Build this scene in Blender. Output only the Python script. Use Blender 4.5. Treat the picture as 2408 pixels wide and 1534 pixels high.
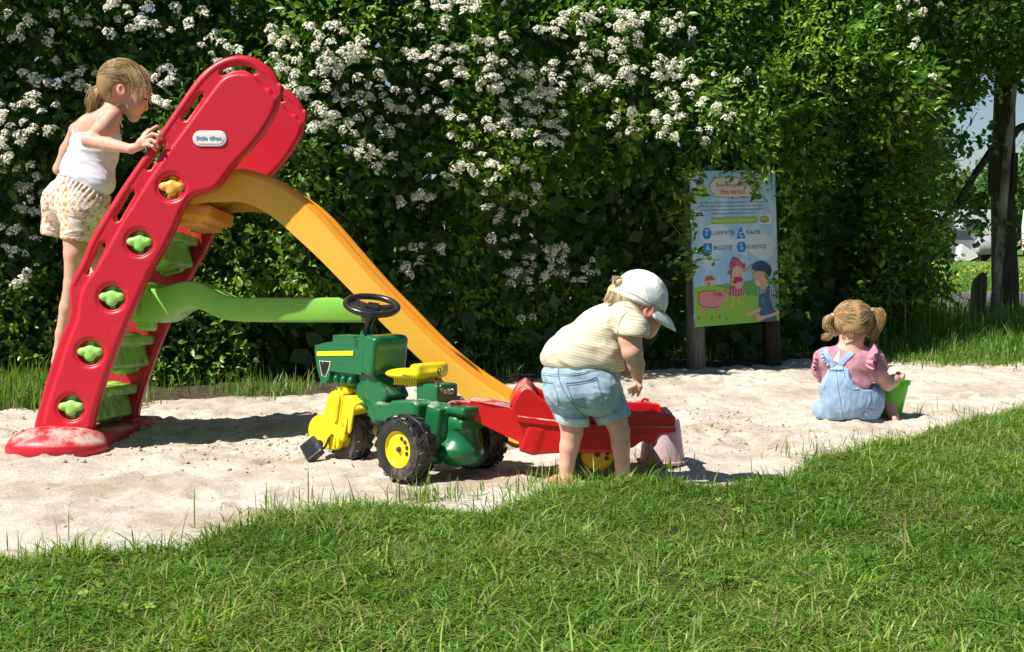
import bpy, bmesh, math, random
import numpy as np
from mathutils import Vector, Matrix, Quaternion, Euler

random.seed(7)
RNG = np.random.default_rng(7)
SC = bpy.context.scene
COL = SC.collection
for _o in list(bpy.data.objects):
    bpy.data.objects.remove(_o)

# ---------------------------------------------------------------- camera
FPX, CXP, CYP = 3308.0, 1204.0, 767.0          # focal length and centre in the units of a 2408 x 1534 frame
CAM_H = 0.9
PITCH = math.atan((767 - 568) / FPX)
cam_data = bpy.data.cameras.new("camera")
cam_data.sensor_width = 36.0
cam_data.lens = 36.0 * FPX / 2408.0
cam_data.clip_start = 0.05
cam_data.clip_end = 900.0
cam = bpy.data.objects.new("camera", cam_data)
COL.objects.link(cam)
cam.location = (0, 0, CAM_H)
cam.rotation_euler = (math.pi / 2 - PITCH, 0, 0)
SC.camera = cam

# ---------------------------------------------------------------- light
SUN_EL, SUN_AZ = math.radians(53), math.radians(30)      # light travels to the right and a little away
SUN_DIR = Vector((math.cos(SUN_EL) * math.cos(SUN_AZ), math.cos(SUN_EL) * math.sin(SUN_AZ), -math.sin(SUN_EL)))
world = bpy.data.worlds.new("World")
SC.world = world
world.use_nodes = True
wn = world.node_tree.nodes
wl = world.node_tree.links
wn.clear()
w_out = wn.new("ShaderNodeOutputWorld")
w_bg = wn.new("ShaderNodeBackground")
w_sky = wn.new("ShaderNodeTexSky")
w_sky.sky_type = 'NISHITA'
w_sky.sun_disc = False
w_sky.sun_elevation = SUN_EL
w_sky.sun_rotation = math.atan2(-SUN_DIR.x, -SUN_DIR.y)
w_sky.air_density = 1.0
w_sky.dust_density = 0.0
w_sky.ozone_density = 3.0
w_bg.inputs['Strength'].default_value = 0.052
wl.new(w_sky.outputs[0], w_bg.inputs[0])
wl.new(w_bg.outputs[0], w_out.inputs[0])
sun_data = bpy.data.lights.new("sun", 'SUN')
sun_data.energy = 5.0
sun_data.angle = math.radians(0.5)
sun_data.color = (1.0, 0.955, 0.88)
sun = bpy.data.objects.new("sun", sun_data)
sun.rotation_mode = 'QUATERNION'
sun.rotation_quaternion = SUN_DIR.to_track_quat('-Z', 'Y')
sun.location = (-6, -3, 10)
COL.objects.link(sun)
SC.view_settings.view_transform = 'Standard'
SC.view_settings.look = 'None'
SC.view_settings.exposure = 0.55
SC.view_settings.gamma = 1.0
SC.view_settings.use_curve_mapping = False
SC.cycles.max_bounces = 6
SC.cycles.diffuse_bounces = 2
SC.cycles.glossy_bounces = 2
SC.cycles.transmission_bounces = 3
SC.cycles.transparent_max_bounces = 6
SC.cycles.use_denoising = True

# ---------------------------------------------------------------- measuring helpers (frame point -> place in the yard)
CAM = Vector((0, 0, CAM_H))
_cosp, _sinp = math.cos(PITCH), math.sin(PITCH)

def ray(x, y):
    cx = (x - CXP) / FPX
    cy = -(y - CYP) / FPX
    return Vector((cx, _cosp + cy * _sinp, -_sinp + cy * _cosp))

def P(x, y, Y):
    d = ray(x, y)
    return CAM + d * (Y / d.y)

def G(x, y, z=0.0):
    d = ray(x, y)
    return CAM + d * ((z - CAM_H) / d.z)

def onplane(x, y, p0, n):
    d = ray(x, y)
    return CAM + d * ((Vector(p0) - CAM).dot(n) / d.dot(n))

def c1(x, y): return (x * .3641, 88.2 + y * .3641)
def c2(x, y): return (x * .3641, 558.5 + y * .3641)
def c3(x, y): return (646.7 + .345 * x, 646.7 + .345 * y)
def c4(x, y): return (1058.3 + .3833 * x, 587.9 + .3833 * y)
def c5(x, y): return (1558 + .3448 * x, 352.8 + .3448 * y)
def c6(x, y): return (1822.6 + .2683 * x, 646.7 + .2683 * y)
def c7(x, y): return (2057.7 + .5553 * x, .5553 * y)
def c8(x, y): return (88.2 + .2684 * x, 117.6 + .2684 * y)

# ---------------------------------------------------------------- noise
_PERM = RNG.permutation(256)
_PERM = np.concatenate([_PERM, _PERM, _PERM])
_GR = RNG.uniform(-1, 1, 256)

def vnoise(x, y, z=None):
    """smooth value noise, -1..1"""
    x = np.asarray(x, float); y = np.asarray(y, float)
    if z is None: z = np.zeros_like(x)
    z = np.asarray(z, float)
    xi = np.floor(x).astype(int); yi = np.floor(y).astype(int); zi = np.floor(z).astype(int)
    xf = x - xi; yf = y - yi; zf = z - zi
    u = xf * xf * (3 - 2 * xf); v = yf * yf * (3 - 2 * yf); w = zf * zf * (3 - 2 * zf)
    def h(a, b, c):
        return _GR[_PERM[_PERM[_PERM[a & 255] + (b & 255)] + (c & 255)]]
    def lerp(a, b, t): return a + (b - a) * t
    r0 = lerp(lerp(h(xi, yi, zi), h(xi + 1, yi, zi), u), lerp(h(xi, yi + 1, zi), h(xi + 1, yi + 1, zi), u), v)
    r1 = lerp(lerp(h(xi, yi, zi + 1), h(xi + 1, yi, zi + 1), u), lerp(h(xi, yi + 1, zi + 1), h(xi + 1, yi + 1, zi + 1), u), v)
    return lerp(r0, r1, w)

def fbm(x, y, z=None, oct=4):
    s = 0; a = 1; f = 1; t = 0
    for i in range(oct):
        s = s + a * vnoise(np.asarray(x) * f + 17 * i, np.asarray(y) * f + 5 * i, None if z is None else np.asarray(z) * f)
        t += a; a *= .5; f *= 2.03
    return s / t

# ---------------------------------------------------------------- objects
def link(o, parent=None):
    COL.objects.link(o)
    if parent is not None: o.parent = parent
    return o

def tag(o, label=None, cat=None, group=None, kind=None):
    if label: o['label'] = label
    if cat: o['category'] = cat
    if group: o['group'] = group
    if kind: o['kind'] = kind
    return o

def thing(name, label, cat, loc=(0, 0, 0), rot=(0, 0, 0), group=None):
    o = bpy.data.objects.new(name, None)
    o.empty_display_size = .1
    o.location = loc
    o.rotation_euler = rot
    link(o)
    return tag(o, label, cat, group)

def mesh_np(name, V, polys, mat=None, smooth=False, attrs=None):
    """V (n,3); polys: list of (m,k) int arrays; attrs: {name: float array per vertex}"""
    me = bpy.data.meshes.new(name)
    V = np.ascontiguousarray(V, dtype=np.float32)
    me.vertices.add(len(V))
    me.vertices.foreach_set("co", V.ravel())
    polys = [np.asarray(p, dtype=np.int32) for p in polys if len(p)]
    nl = sum(p.size for p in polys); nf = sum(len(p) for p in polys)
    me.loops.add(nl); me.polygons.add(nf)
    me.loops.foreach_set("vertex_index", np.concatenate([p.ravel() for p in polys]))
    starts = []; c = 0
    for p in polys:
        k = p.shape[1]
        starts.append(c + np.arange(len(p)) * k); c += p.size
    me.polygons.foreach_set("loop_start", np.concatenate(starts).astype(np.int32))
    me.update(calc_edges=True)
    if smooth:
        me.polygons.foreach_set("use_smooth", np.ones(nf, dtype=bool))
    for k, a in (attrs or {}).items():
        at = me.attributes.new(k, 'FLOAT', 'POINT')
        at.data.foreach_set("value", np.ascontiguousarray(a, dtype=np.float32))
    if mat is not None: me.materials.append(mat)
    return me

def obj(name, me, parent=None, mat=None):
    o = bpy.data.objects.new(name, me)
    if mat is not None and not me.materials: me.materials.append(mat)
    return link(o, parent)

def bm_obj(name, bm, mat, parent=None, smooth=True, bevel=0, seg=2, angle=35):
    if bevel:
        es = [e for e in bm.edges if e.is_manifold and e.calc_face_angle(0) > math.radians(angle)]
        bmesh.ops.bevel(bm, geom=es, offset=bevel, segments=seg, profile=.6, affect='EDGES', clamp_overlap=True)
    bmesh.ops.recalc_face_normals(bm, faces=bm.faces)
    me = bpy.data.meshes.new(name)
    bm.to_mesh(me); bm.free()
    if smooth:
        for p in me.polygons: p.use_smooth = True
        try: me.set_sharp_from_angle(angle=math.radians(38))
        except Exception: pass
    me.materials.append(mat)
    return obj(name, me, parent)

def frame_z(d):
    d = Vector(d).normalized()
    return d.to_track_quat('Z', 'Y').to_matrix()

def bm_tube(bm, pts, rad, seg=10, closed=False, cap=True):
    pts = [Vector(p) for p in pts]
    n = len(pts)
    if not hasattr(rad, '__len__'): rad = [rad] * n
    rings = []
    up = None
    for i, p in enumerate(pts):
        if closed: t = (pts[(i + 1) % n] - pts[i - 1])
        else: t = (pts[min(i + 1, n - 1)] - pts[max(i - 1, 0)])
        t.normalize()
        if up is None:
            up = Vector((0, 0, 1)) if abs(t.z) < .9 else Vector((1, 0, 0))
        a = t.cross(up)
        if a.length < 1e-5: a = t.orthogonal()
        a.normalize()
        b = a.cross(t).normalized()
        up = b
        rings.append([bm.verts.new(p + (a * math.cos(2 * math.pi * k / seg) + b * math.sin(2 * math.pi * k / seg)) * rad[i]) for k in range(seg)])
    m = n if closed else n - 1
    for i in range(m):
        r0, r1 = rings[i], rings[(i + 1) % n]
        for k in range(seg):
            bm.faces.new((r0[k], r0[(k + 1) % seg], r1[(k + 1) % seg], r1[k]))
    if cap and not closed:
        bm.faces.new(rings[0][::-1]); bm.faces.new(rings[-1])
    return bm

def tube(name, pts, rad, mat, parent=None, seg=10, closed=False):
    bm = bmesh.new(); bm_tube(bm, pts, rad, seg, closed)
    return bm_obj(name, bm, mat, parent)

def bm_lathe(bm, prof, mtx, seg=32, closed=False):
    """prof: (r, h) along local z"""
    rings = []
    for r, h in prof:
        rings.append([bm.verts.new(mtx @ Vector((r * math.cos(2 * math.pi * k / seg), r * math.sin(2 * math.pi * k / seg), h))) for k in range(seg)])
    m = len(rings) if closed else len(rings) - 1
    for i in range(m):
        a, b = rings[i], rings[(i + 1) % len(rings)]
        for k in range(seg):
            bm.faces.new((a[k], a[(k + 1) % seg], b[(k + 1) % seg], b[k]))
    if not closed:
        if prof[0][0] > 1e-4: bm.faces.new(rings[0][::-1])
        if prof[-1][0] > 1e-4: bm.faces.new(rings[-1])
    bmesh.ops.remove_doubles(bm, verts=bm.verts, dist=1e-6)
    return bm

def bm_prism(bm, poly2, to3, t0, t1):
    """poly2 outline [(a,b)], to3(a,b,t)->Vector; extruded t0..t1"""
    A = [bm.verts.new(to3(a, b, t0)) for a, b in poly2]
    B = [bm.verts.new(to3(a, b, t1)) for a, b in poly2]
    n = len(A)
    fa = bm.faces.new(A); fb = bm.faces.new(B[::-1])
    for i in range(n):
        bm.faces.new((A[i], B[i], B[(i + 1) % n], A[(i + 1) % n]))
    return bm

def bm_box(bm, cx, cy, cz, sx, sy, sz, mtx=None, taper=0):
    vs = []
    for dz in (-1, 1):
        k = 1 - taper * (dz > 0)
        for dx, dy in ((-1, -1), (1, -1), (1, 1), (-1, 1)):
            v = Vector((cx + dx * sx / 2 * k, cy + dy * sy / 2 * k, cz + dz * sz / 2))
            vs.append(bm.verts.new(mtx @ v if mtx else v))
    f = [(0, 3, 2, 1), (4, 5, 6, 7), (0, 1, 5, 4), (1, 2, 6, 5), (2, 3, 7, 6), (3, 0, 4, 7)]
    for q in f: bm.faces.new([vs[i] for i in q])
    return bm

def smooth_poly(pts, n=3, closed=True):
    """Chaikin corner cutting"""
    for _ in range(n):
        out = []
        m = len(pts)
        rng = range(m) if closed else range(m - 1)
        if not closed: out.append(pts[0])
        for i in rng:
            a, b = pts[i], pts[(i + 1) % m]
            out.append((a[0] * .75 + b[0] * .25, a[1] * .75 + b[1] * .25))
            out.append((a[0] * .25 + b[0] * .75, a[1] * .25 + b[1] * .75))
        if not closed: out.append(pts[-1])
        pts = out
    return pts

def curve_plate(loops, half, bevel, res=3):
    """closed 2D outlines (first outer, others holes) -> mesh with rounded rims, centred on z=0"""
    cu = bpy.data.curves.new("plate", 'CURVE')
    cu.dimensions = '2D'; cu.fill_mode = 'BOTH'
    cu.extrude = max(half - bevel, 0); cu.bevel_depth = bevel; cu.bevel_resolution = res
    cu.offset = -bevel
    for lp in loops:
        sp = cu.splines.new('POLY'); sp.points.add(len(lp) - 1)
        for i, (a, b) in enumerate(lp): sp.points[i].co = (a, b, 0, 1)
        sp.use_cyclic_u = True
    o = bpy.data.objects.new("plate", cu); COL.objects.link(o)
    dg = bpy.context.evaluated_depsgraph_get()
    me = bpy.data.meshes.new_from_object(o.evaluated_get(dg), depsgraph=dg)
    bpy.data.objects.remove(o); bpy.data.curves.remove(cu)
    return me

def text_mesh(body, size, extrude=0.0004, align='CENTER', bold=0.0, space=1.0):
    cu = bpy.data.curves.new("lettering", 'FONT')
    cu.body = body; cu.size = size; cu.extrude = extrude; cu.offset = bold
    cu.align_x = align; cu.align_y = 'CENTER'; cu.space_character = space; cu.resolution_u = 3
    o = bpy.data.objects.new("lettering", cu); COL.objects.link(o)
    dg = bpy.context.evaluated_depsgraph_get()
    me = bpy.data.meshes.new_from_object(o.evaluated_get(dg), depsgraph=dg)
    bpy.data.objects.remove(o); bpy.data.curves.remove(cu)
    return me

def bm_add_mesh(bm, me, mtx):
    me.transform(mtx)
    bm.from_mesh(me)
    bpy.data.meshes.remove(me)
    return bm

# ---------------------------------------------------------------- implicit surfaces (surface nets) for moulded and organic shapes
class SDF:
    def __init__(s, voxel, k=.01):
        s.v = voxel; s.k = k; s.ops = []
    def cap(s, a, b, ra, rb=None, k=None, op='add'):
        s.ops.append((op, 'cap', (Vector(a), Vector(b), ra, ra if rb is None else rb), s.k if k is None else k)); return s
    def ell(s, c, r, rot=None, k=None, op='add'):
        s.ops.append((op, 'ell', (Vector(c), r, rot or Matrix.Identity(3)), s.k if k is None else k)); return s
    def box(s, c, h, rot=None, rnd=.0, k=None, op='add'):
        s.ops.append((op, 'box', (Vector(c), h, rot or Matrix.Identity(3), rnd), s.k if k is None else k)); return s
    def chain(s, pts, rs, k=None, op='add'):
        for i in range(len(pts) - 1): s.cap(pts[i], pts[i + 1], rs[i], rs[i + 1], k, op)
        return s
    def cut(s, p, n, k=.002):
        s.ops.append(('plane', 'pl', (Vector(p), Vector(n).normalized()), k)); return s
    def offset(s, d):
        s.ops.append(('off', None, d, 0)); return s
    def bounds(s):
        lo = np.full(3, 1e9); hi = -lo
        for op, kind, a, k in s.ops:
            if op != 'add': continue
            l, h = s._bb(kind, a)
            lo = np.minimum(lo, l); hi = np.maximum(hi, h)
        return lo, hi
    @staticmethod
    def _bb(kind, a):
        if kind == 'cap':
            r = max(a[2], a[3])
            p = np.array([a[0], a[1]])
            return p.min(0) - r, p.max(0) + r
        if kind == 'ell':
            R = np.abs(np.array(a[2])); e = R @ np.array(a[1])
            return np.array(a[0]) - e, np.array(a[0]) + e
        R = np.abs(np.array(a[2])); e = R @ (np.array(a[1]) + a[3])
        return np.array(a[0]) - e, np.array(a[0]) + e
    @staticmethod
    def _ev(kind, a, X, Y, Z):
        if kind == 'cap':
            A, B, ra, rb = a
            ab = B - A; L2 = max(ab.length_squared, 1e-12)
            px, py, pz = X - A.x, Y - A.y, Z - A.z
            t = np.clip((px * ab.x + py * ab.y + pz * ab.z) / L2, 0, 1)
            return np.sqrt((px - t * ab.x) ** 2 + (py - t * ab.y) ** 2 + (pz - t * ab.z) ** 2) - (ra + (rb - ra) * t)
        if kind == 'pl':
            p, n = a
            return (X - p.x) * n.x + (Y - p.y) * n.y + (Z - p.z) * n.z
        c, r, R = a[0], a[1], a[2]
        px, py, pz = X - c.x, Y - c.y, Z - c.z
        lx = px * R[0][0] + py * R[1][0] + pz * R[2][0]
        ly = px * R[0][1] + py * R[1][1] + pz * R[2][1]
        lz = px * R[0][2] + py * R[1][2] + pz * R[2][2]
        if kind == 'ell':
            k0 = np.sqrt((lx / r[0]) ** 2 + (ly / r[1]) ** 2 + (lz / r[2]) ** 2)
            k1 = np.sqrt((lx / r[0] ** 2) ** 2 + (ly / r[1] ** 2) ** 2 + (lz / r[2] ** 2) ** 2) + 1e-9
            return k0 * (k0 - 1) / k1
        qx, qy, qz = np.abs(lx) - r[0] + 0, np.abs(ly) - r[1], np.abs(lz) - r[2]
        o = np.sqrt(np.maximum(qx, 0) ** 2 + np.maximum(qy, 0) ** 2 + np.maximum(qz, 0) ** 2)
        return o + np.minimum(np.maximum(qx, np.maximum(qy, qz)), 0) - a[3]
    def mesh(s, name, mat, smooth_it=2, disp=None):
        v = s.v
        lo, hi = s.bounds()
        pad = 3 * v + .012
        lo = lo - pad; hi = hi + pad
        n = np.ceil((hi - lo) / v).astype(int) + 1
        ax = [(lo[i] + v * np.arange(n[i])).astype(np.float32) for i in range(3)]
        F = np.full(tuple(n), 1.0, dtype=np.float32)
        for op, kind, a, k in s.ops:
            if op == 'off':
                F -= a; continue
            if kind == 'pl':
                sl = (slice(None),) * 3
            else:
                l, h = s._bb(kind, a)
                m = max(k, .001) + 3 * v
                i0 = np.maximum(np.floor((l - m - lo) / v).astype(int), 0)
                i1 = np.minimum(np.ceil((h + m - lo) / v).astype(int) + 1, n)
                if (i1 <= i0).any(): continue
                sl = tuple(slice(i0[i], i1[i]) for i in range(3))
            X = ax[0][sl[0]][:, None, None]; Y = ax[1][sl[1]][None, :, None]; Z = ax[2][sl[2]][None, None, :]
            d = s._ev(kind, a, X, Y, Z)
            f = F[sl]
            if op == 'add':
                if k > 0:
                    hh = np.clip(.5 + .5 * (f - d) / k, 0, 1)
                    F[sl] = f + (d - f) * hh - k * hh * (1 - hh)
                else: F[sl] = np.minimum(f, d)
            else:
                if op == 'sub': d = -d
                k = max(k, 1e-4)
                hh = np.clip(.5 - .5 * (f - d) / k, 0, 1)
                F[sl] = f + (d - f) * hh + k * hh * (1 - hh)
        V, Q = surface_nets(F, lo, v)
        if smooth_it: V = lap(V, Q, smooth_it)
        if disp is not None:
            V = disp(V, vnormals(V, Q))
        return mesh_np(name, V, [Q], mat, smooth=True)

def surface_nets(F, lo, v):
    ins = F < 0
    n = F.shape
    c = [ins[i:n[0] - 1 + i, j:n[1] - 1 + j, k:n[2] - 1 + k] for i in (0, 1) for j in (0, 1) for k in (0, 1)]
    cnt = sum(x.astype(np.int8) for x in c)
    act = (cnt > 0) & (cnt < 8)
    idx = np.full(act.shape, -1, dtype=np.int32)
    I, J, K = np.nonzero(act)
    idx[I, J, K] = np.arange(len(I))
    acc = np.zeros((len(I), 3), dtype=np.float32); num = np.zeros(len(I), dtype=np.float32)
    corners = [(i, j, k) for i in (0, 1) for j in (0, 1) for k in (0, 1)]
    val = {cc: F[I + cc[0], J + cc[1], K + cc[2]] for cc in corners}
    for a in corners:
        for d in range(3):
            if a[d]: continue
            b = list(a); b[d] = 1; b = tuple(b)
            fa, fb = val[a], val[b]
            m = (fa < 0) != (fb < 0)
            t = np.where(m, fa / np.where(m, fa - fb, 1), 0)
            p = np.zeros((len(I), 3), dtype=np.float32) + np.array(a, dtype=np.float32)
            p[:, d] += t
            acc += p * m[:, None]; num += m
    V = (acc / num[:, None] + np.stack([I, J, K], 1)) * v + lo
    Q = []
    for d in range(3):
        sl0 = [slice(None)] * 3; sl1 = [slice(None)] * 3
        sl0[d] = slice(0, n[d] - 1); sl1[d] = slice(1, n[d])
        a = ins[tuple(sl0)]; b = ins[tuple(sl1)]
        ch = a != b
        e = [x for x in range(3) if x != d]
        for x in e:
            s_ = [slice(None)] * 3; s_[x] = slice(0, 1); ch[tuple(s_)] = False
            s_[x] = slice(n[x] - 1, n[x]); ch[tuple(s_)] = False
        p = np.stack(np.nonzero(ch), 1)
        fl = a[p[:, 0], p[:, 1], p[:, 2]]
        q = []
        for (o1, o2) in ((-1, -1), (0, -1), (0, 0), (-1, 0)):
            r = p.copy(); r[:, e[0]] += o1; r[:, e[1]] += o2
            q.append(idx[r[:, 0], r[:, 1], r[:, 2]])
        q = np.stack(q, 1)
        flip = fl if d != 1 else ~fl
        q = np.where(flip[:, None], q, q[:, ::-1])
        Q.append(q)
    return V, np.concatenate(Q)

def lap(V, Q, it, f=.5):
    a = np.concatenate([Q[:, i] for i in range(4)]); b = np.concatenate([Q[:, (i + 1) % 4] for i in range(4)])
    deg = np.bincount(a, minlength=len(V)).astype(np.float32)[:, None]
    for _ in range(it):
        S = np.stack([np.bincount(a, weights=V[b, i], minlength=len(V)) for i in range(3)], 1)
        S2 = np.stack([np.bincount(b, weights=V[a, i], minlength=len(V)) for i in range(3)], 1)
        V = V * (1 - f) + f * (S + S2) / (2 * deg)
    return V

def vnormals(V, Q):
    n = np.cross(V[Q[:, 2]] - V[Q[:, 0]], V[Q[:, 3]] - V[Q[:, 1]])
    N = np.zeros_like(V)
    for i in range(4):
        for j in range(3):
            N[:, j] += np.bincount(Q[:, i], weights=n[:, j], minlength=len(V))
    return N / (np.linalg.norm(N, axis=1, keepdims=True) + 1e-9)

# ---------------------------------------------------------------- materials
def nt(m):
    return m.node_tree.nodes, m.node_tree.links

def principled(name, col, rough=.5, spec=.5, bump=None, var=0, vscale=8, sss=0, coat=0, metal=0, space='Object', col2=None, detail=4, trans=None):
    """bump=(scale, distance); var / col2: slow mottling between two true colours of the surface"""
    m = bpy.data.materials.new(name); m.use_nodes = True
    n, l = nt(m)
    b = n['Principled BSDF']
    b.inputs['Base Color'].default_value = (*col, 1)
    b.inputs['Roughness'].default_value = rough
    b.inputs['Specular IOR Level'].default_value = spec
    b.inputs['Metallic'].default_value = metal
    if sss:
        b.inputs['Subsurface Weight'].default_value = sss
        b.inputs['Subsurface Radius'].default_value = (1, .35, .2)
        b.inputs['Subsurface Scale'].default_value = .012
    if coat: b.inputs['Coat Weight'].default_value = coat
    tc = n.new('ShaderNodeTexCoord')
    if var or col2:
        t = n.new('ShaderNodeTexNoise'); t.inputs['Scale'].default_value = vscale; t.inputs['Detail'].default_value = detail
        t.inputs['Roughness'].default_value = .65
        l.new(tc.outputs[space], t.inputs['Vector'])
        r = n.new('ShaderNodeMapRange')
        r.inputs[1].default_value = .32; r.inputs[2].default_value = .68
        l.new(t.outputs['Fac'], r.inputs[0])
        mx = n.new('ShaderNodeMix'); mx.data_type = 'RGBA'
        l.new(r.outputs[0], mx.inputs['Factor'])
        c2_ = col2 or tuple(c * (1 - var) for c in col)
        mx.inputs['A'].default_value = (*col, 1); mx.inputs['B'].default_value = (*c2_, 1)
        l.new(mx.outputs['Result'], b.inputs['Base Color'])
    if bump:
        t = n.new('ShaderNodeTexNoise'); t.inputs['Scale'].default_value = bump[0]; t.inputs['Detail'].default_value = 3
        l.new(tc.outputs[space], t.inputs['Vector'])
        bp = n.new('ShaderNodeBump'); bp.inputs['Distance'].default_value = bump[1]; bp.inputs['Strength'].default_value = 1
        l.new(t.outputs['Fac'], bp.inputs['Height']); l.new(bp.outputs[0], b.inputs['Normal'])
    return m

def leafy(name, c_a, c_b, c_new, trans=.35, rough=.38, dry=None):
    """leaf shader: colour from per-leaf random attribute, light passing through"""
    m = bpy.data.materials.new(name); m.use_nodes = True
    n, l = nt(m)
    b = n['Principled BSDF']
    at = n.new('ShaderNodeAttribute'); at.attribute_name = 'rnd'
    cr = n.new('ShaderNodeValToRGB')
    el = cr.color_ramp.elements
    el[0].position = 0; el[0].color = (*c_a, 1)
    el[1].position = .6; el[1].color = (*c_b, 1)
    e = el.new(.9); e.color = (*c_new, 1)
    if dry:
        e = el.new(.93); e.color = (*dry, 1)
        e = el.new(1.0); e.color = (*[x * .75 for x in dry], 1)
    l.new(at.outputs['Fac'], cr.inputs[0])
    l.new(cr.outputs[0], b.inputs['Base Color'])
    b.inputs['Roughness'].default_value = rough
    b.inputs['Specular IOR Level'].default_value = .45
    tr = n.new('ShaderNodeBsdfTranslucent')
    hs = n.new('ShaderNodeHueSaturation'); hs.inputs['Hue'].default_value = .485; hs.inputs['Saturation'].default_value = 1.15; hs.inputs['Value'].default_value = 1.7
    l.new(cr.outputs[0], hs.inputs['Color']); l.new(hs.outputs[0], tr.inputs[0])
    mx = n.new('ShaderNodeMixShader'); mx.inputs[0].default_value = trans
    l.new(b.outputs[0], mx.inputs[1]); l.new(tr.outputs[0], mx.inputs[2])
    l.new(mx.outputs[0], n['Material Output'].inputs[0])
    return m
# ================================================================ ground: sand, lawn, far field
_edge_px = [(-900, 1330), (-400, 1320), (0, 1312), (200, 1305), (350, 1296), (430, 1292), (500, 1262), (620, 1222), (760, 1192), (860, 1182), (1000, 1190),
            (1150, 1200), (1230, 1180), (1290, 1150), (1400, 1136), (1560, 1130), (1700, 1134), (1830, 1120), (1900, 1092), (2050, 1052),
            (2150, 1026), (2250, 992), (2408, 962), (2700, 930), (3200, 900)]
_eg = [G(x, y, .03) for x, y in _edge_px]
_EX = np.array([-9] + [p.x for p in _eg] + [9]); _EY = np.array([3.6] + [p.y for p in _eg] + [9.5])
_o = np.argsort(_EX); _EX = _EX[_o]; _EY = _EY[_o]
_back_px = [(-500, 985), (0, 965), (340, 952), (500, 946), (740, 935), (900, 920), (1250, 900), (1500, 880), (1640, 866), (1880, 850), (2090, 846), (2408, 852), (2900, 852)]
_bg = [G(x, y, 0) for x, y in _back_px]
_BX = np.array([-9] + [p.x for p in _bg] + [12]); _BY = np.array([7.3] + [p.y for p in _bg] + [10.6])

def lawn_edge(X):
    return np.interp(X, _EX, _EY) + .13 * fbm(X * 2.2, X * 0 + 3.1, oct=3) + .05 * vnoise(X * 11, X * 0 + 1.7) - .02
def back_edge(X):
    return np.interp(X, _BX, _BY) + .10 * fbm(X * 1.7, X * 0 + 9.1, oct=3)

def sstep(a, b, x):
    t = np.clip((x - a) / (b - a), 0, 1); return t * t * (3 - 2 * t)

_dents = []
_rd = random.Random(5)
for i in range(330):
    x = _rd.uniform(-3.2, 4.6)
    y = _rd.uniform(3.9, 10.8)
    _dents.append((x, y, _rd.uniform(.05, .13), _rd.uniform(.03, .07), _rd.uniform(0, 3.14), _rd.uniform(.010, .032)))

def ground_h(X, Y, fine=True):
    X = np.asarray(X, float); Y = np.asarray(Y, float)
    e = lawn_edge(X); bk = back_edge(X)
    lawn = 1 - sstep(-.12, .05, Y - e)
    back = sstep(-.05, .25, Y - bk)
    z = .045 * lawn + .03 * back
    z = z + .012 * fbm(X * .7, Y * .7, oct=2)
    if fine:
        sand = (1 - lawn) * (1 - back)
        rough = .5 + .5 * sstep(-.1, .5, fbm(X * .6 + 40, Y * .9 + 3, oct=2)) + 1.0 * sstep(5.9, 6.3, Y) * (1 - sstep(7.2, 8.0, Y)) * (1 - sstep(-.8, .2, X))
        far = sstep(7.5, 10, Y)
        n = .02 * fbm(X * 3.1, Y * 3.1, oct=3) + .012 * fbm(X * 11, Y * 11, oct=3) + .0060 * rough * fbm(X * 42, Y * 42, oct=2)
        z = z + sand * n * (1 + .4 * far)
        for (dx, dy, a, b, th, dp) in _dents:
            m = (np.abs(X - dx) < .2) & (np.abs(Y - dy) < .2)
            if not m.any(): continue
            u = (X[m] - dx) * math.cos(th) + (Y[m] - dy) * math.sin(th)
            v = -(X[m] - dx) * math.sin(th) + (Y[m] - dy) * math.cos(th)
            q = (u / a) ** 2 + (v / b) ** 2
            z[m] += sand[m] * (-dp * np.exp(-q * 1.6) + dp * .55 * np.exp(-(np.sqrt(q) - 1.35) ** 2 * 6))
    return z

def gz(x, y):
    return float(ground_h(np.array([x]), np.array([y]))[0])

def axis(lo, f0, f1, hi, step, grow=1.35):
    a = list(np.arange(f0, f1 + step / 2, step))
    s = step; x = f0; L = []
    while x > lo:
        s *= grow; x -= s; L.append(max(x, lo))
    s = step; x = a[-1]; R = []
    while x < hi:
        s *= grow; x += s; R.append(min(x, hi))
    return np.array(L[::-1] + a + R)

_gx = axis(-420, -3.3, 4.7, 420, .02)
_gy = axis(-60, 3.4, 11.2, 700, .021)
_X, _Y = np.meshgrid(_gx, _gy, indexing='ij')
_Z = ground_h(_X.ravel(), _Y.ravel()).reshape(_X.shape)
_V = np.stack([_X.ravel(), _Y.ravel(), _Z.ravel()], 1)
_nx, _ny = len(_gx), len(_gy)
_ii, _jj = np.meshgrid(np.arange(_nx - 1), np.arange(_ny - 1), indexing='ij')
_q = (_ii * _ny + _jj).ravel()
_Q = np.stack([_q, _q + _ny, _q + _ny + 1, _q + 1], 1)
_cx = _V[_Q].mean(1)
_e = lawn_edge(_cx[:, 0]); _b = back_edge(_cx[:, 0])
_isl = _cx[:, 1] < _e
_iss = (_cx[:, 1] >= _e) & (_cx[:, 1] <= _b) & (np.abs(_cx[:, 0]) < 30)
_soil = ~(_isl | _iss) & (_cx[:, 1] < _b + 2.6) & (_cx[:, 0] < 3.3) & (_cx[:, 0] > -30)
_isg = ~(_isl | _iss | _soil)

def sub_mesh(name, mask, mat):
    Q = _Q[mask]
    u, inv = np.unique(Q, return_inverse=True)
    return mesh_np(name, _V[u], [inv.reshape(Q.shape)], mat, smooth=True)

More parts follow.
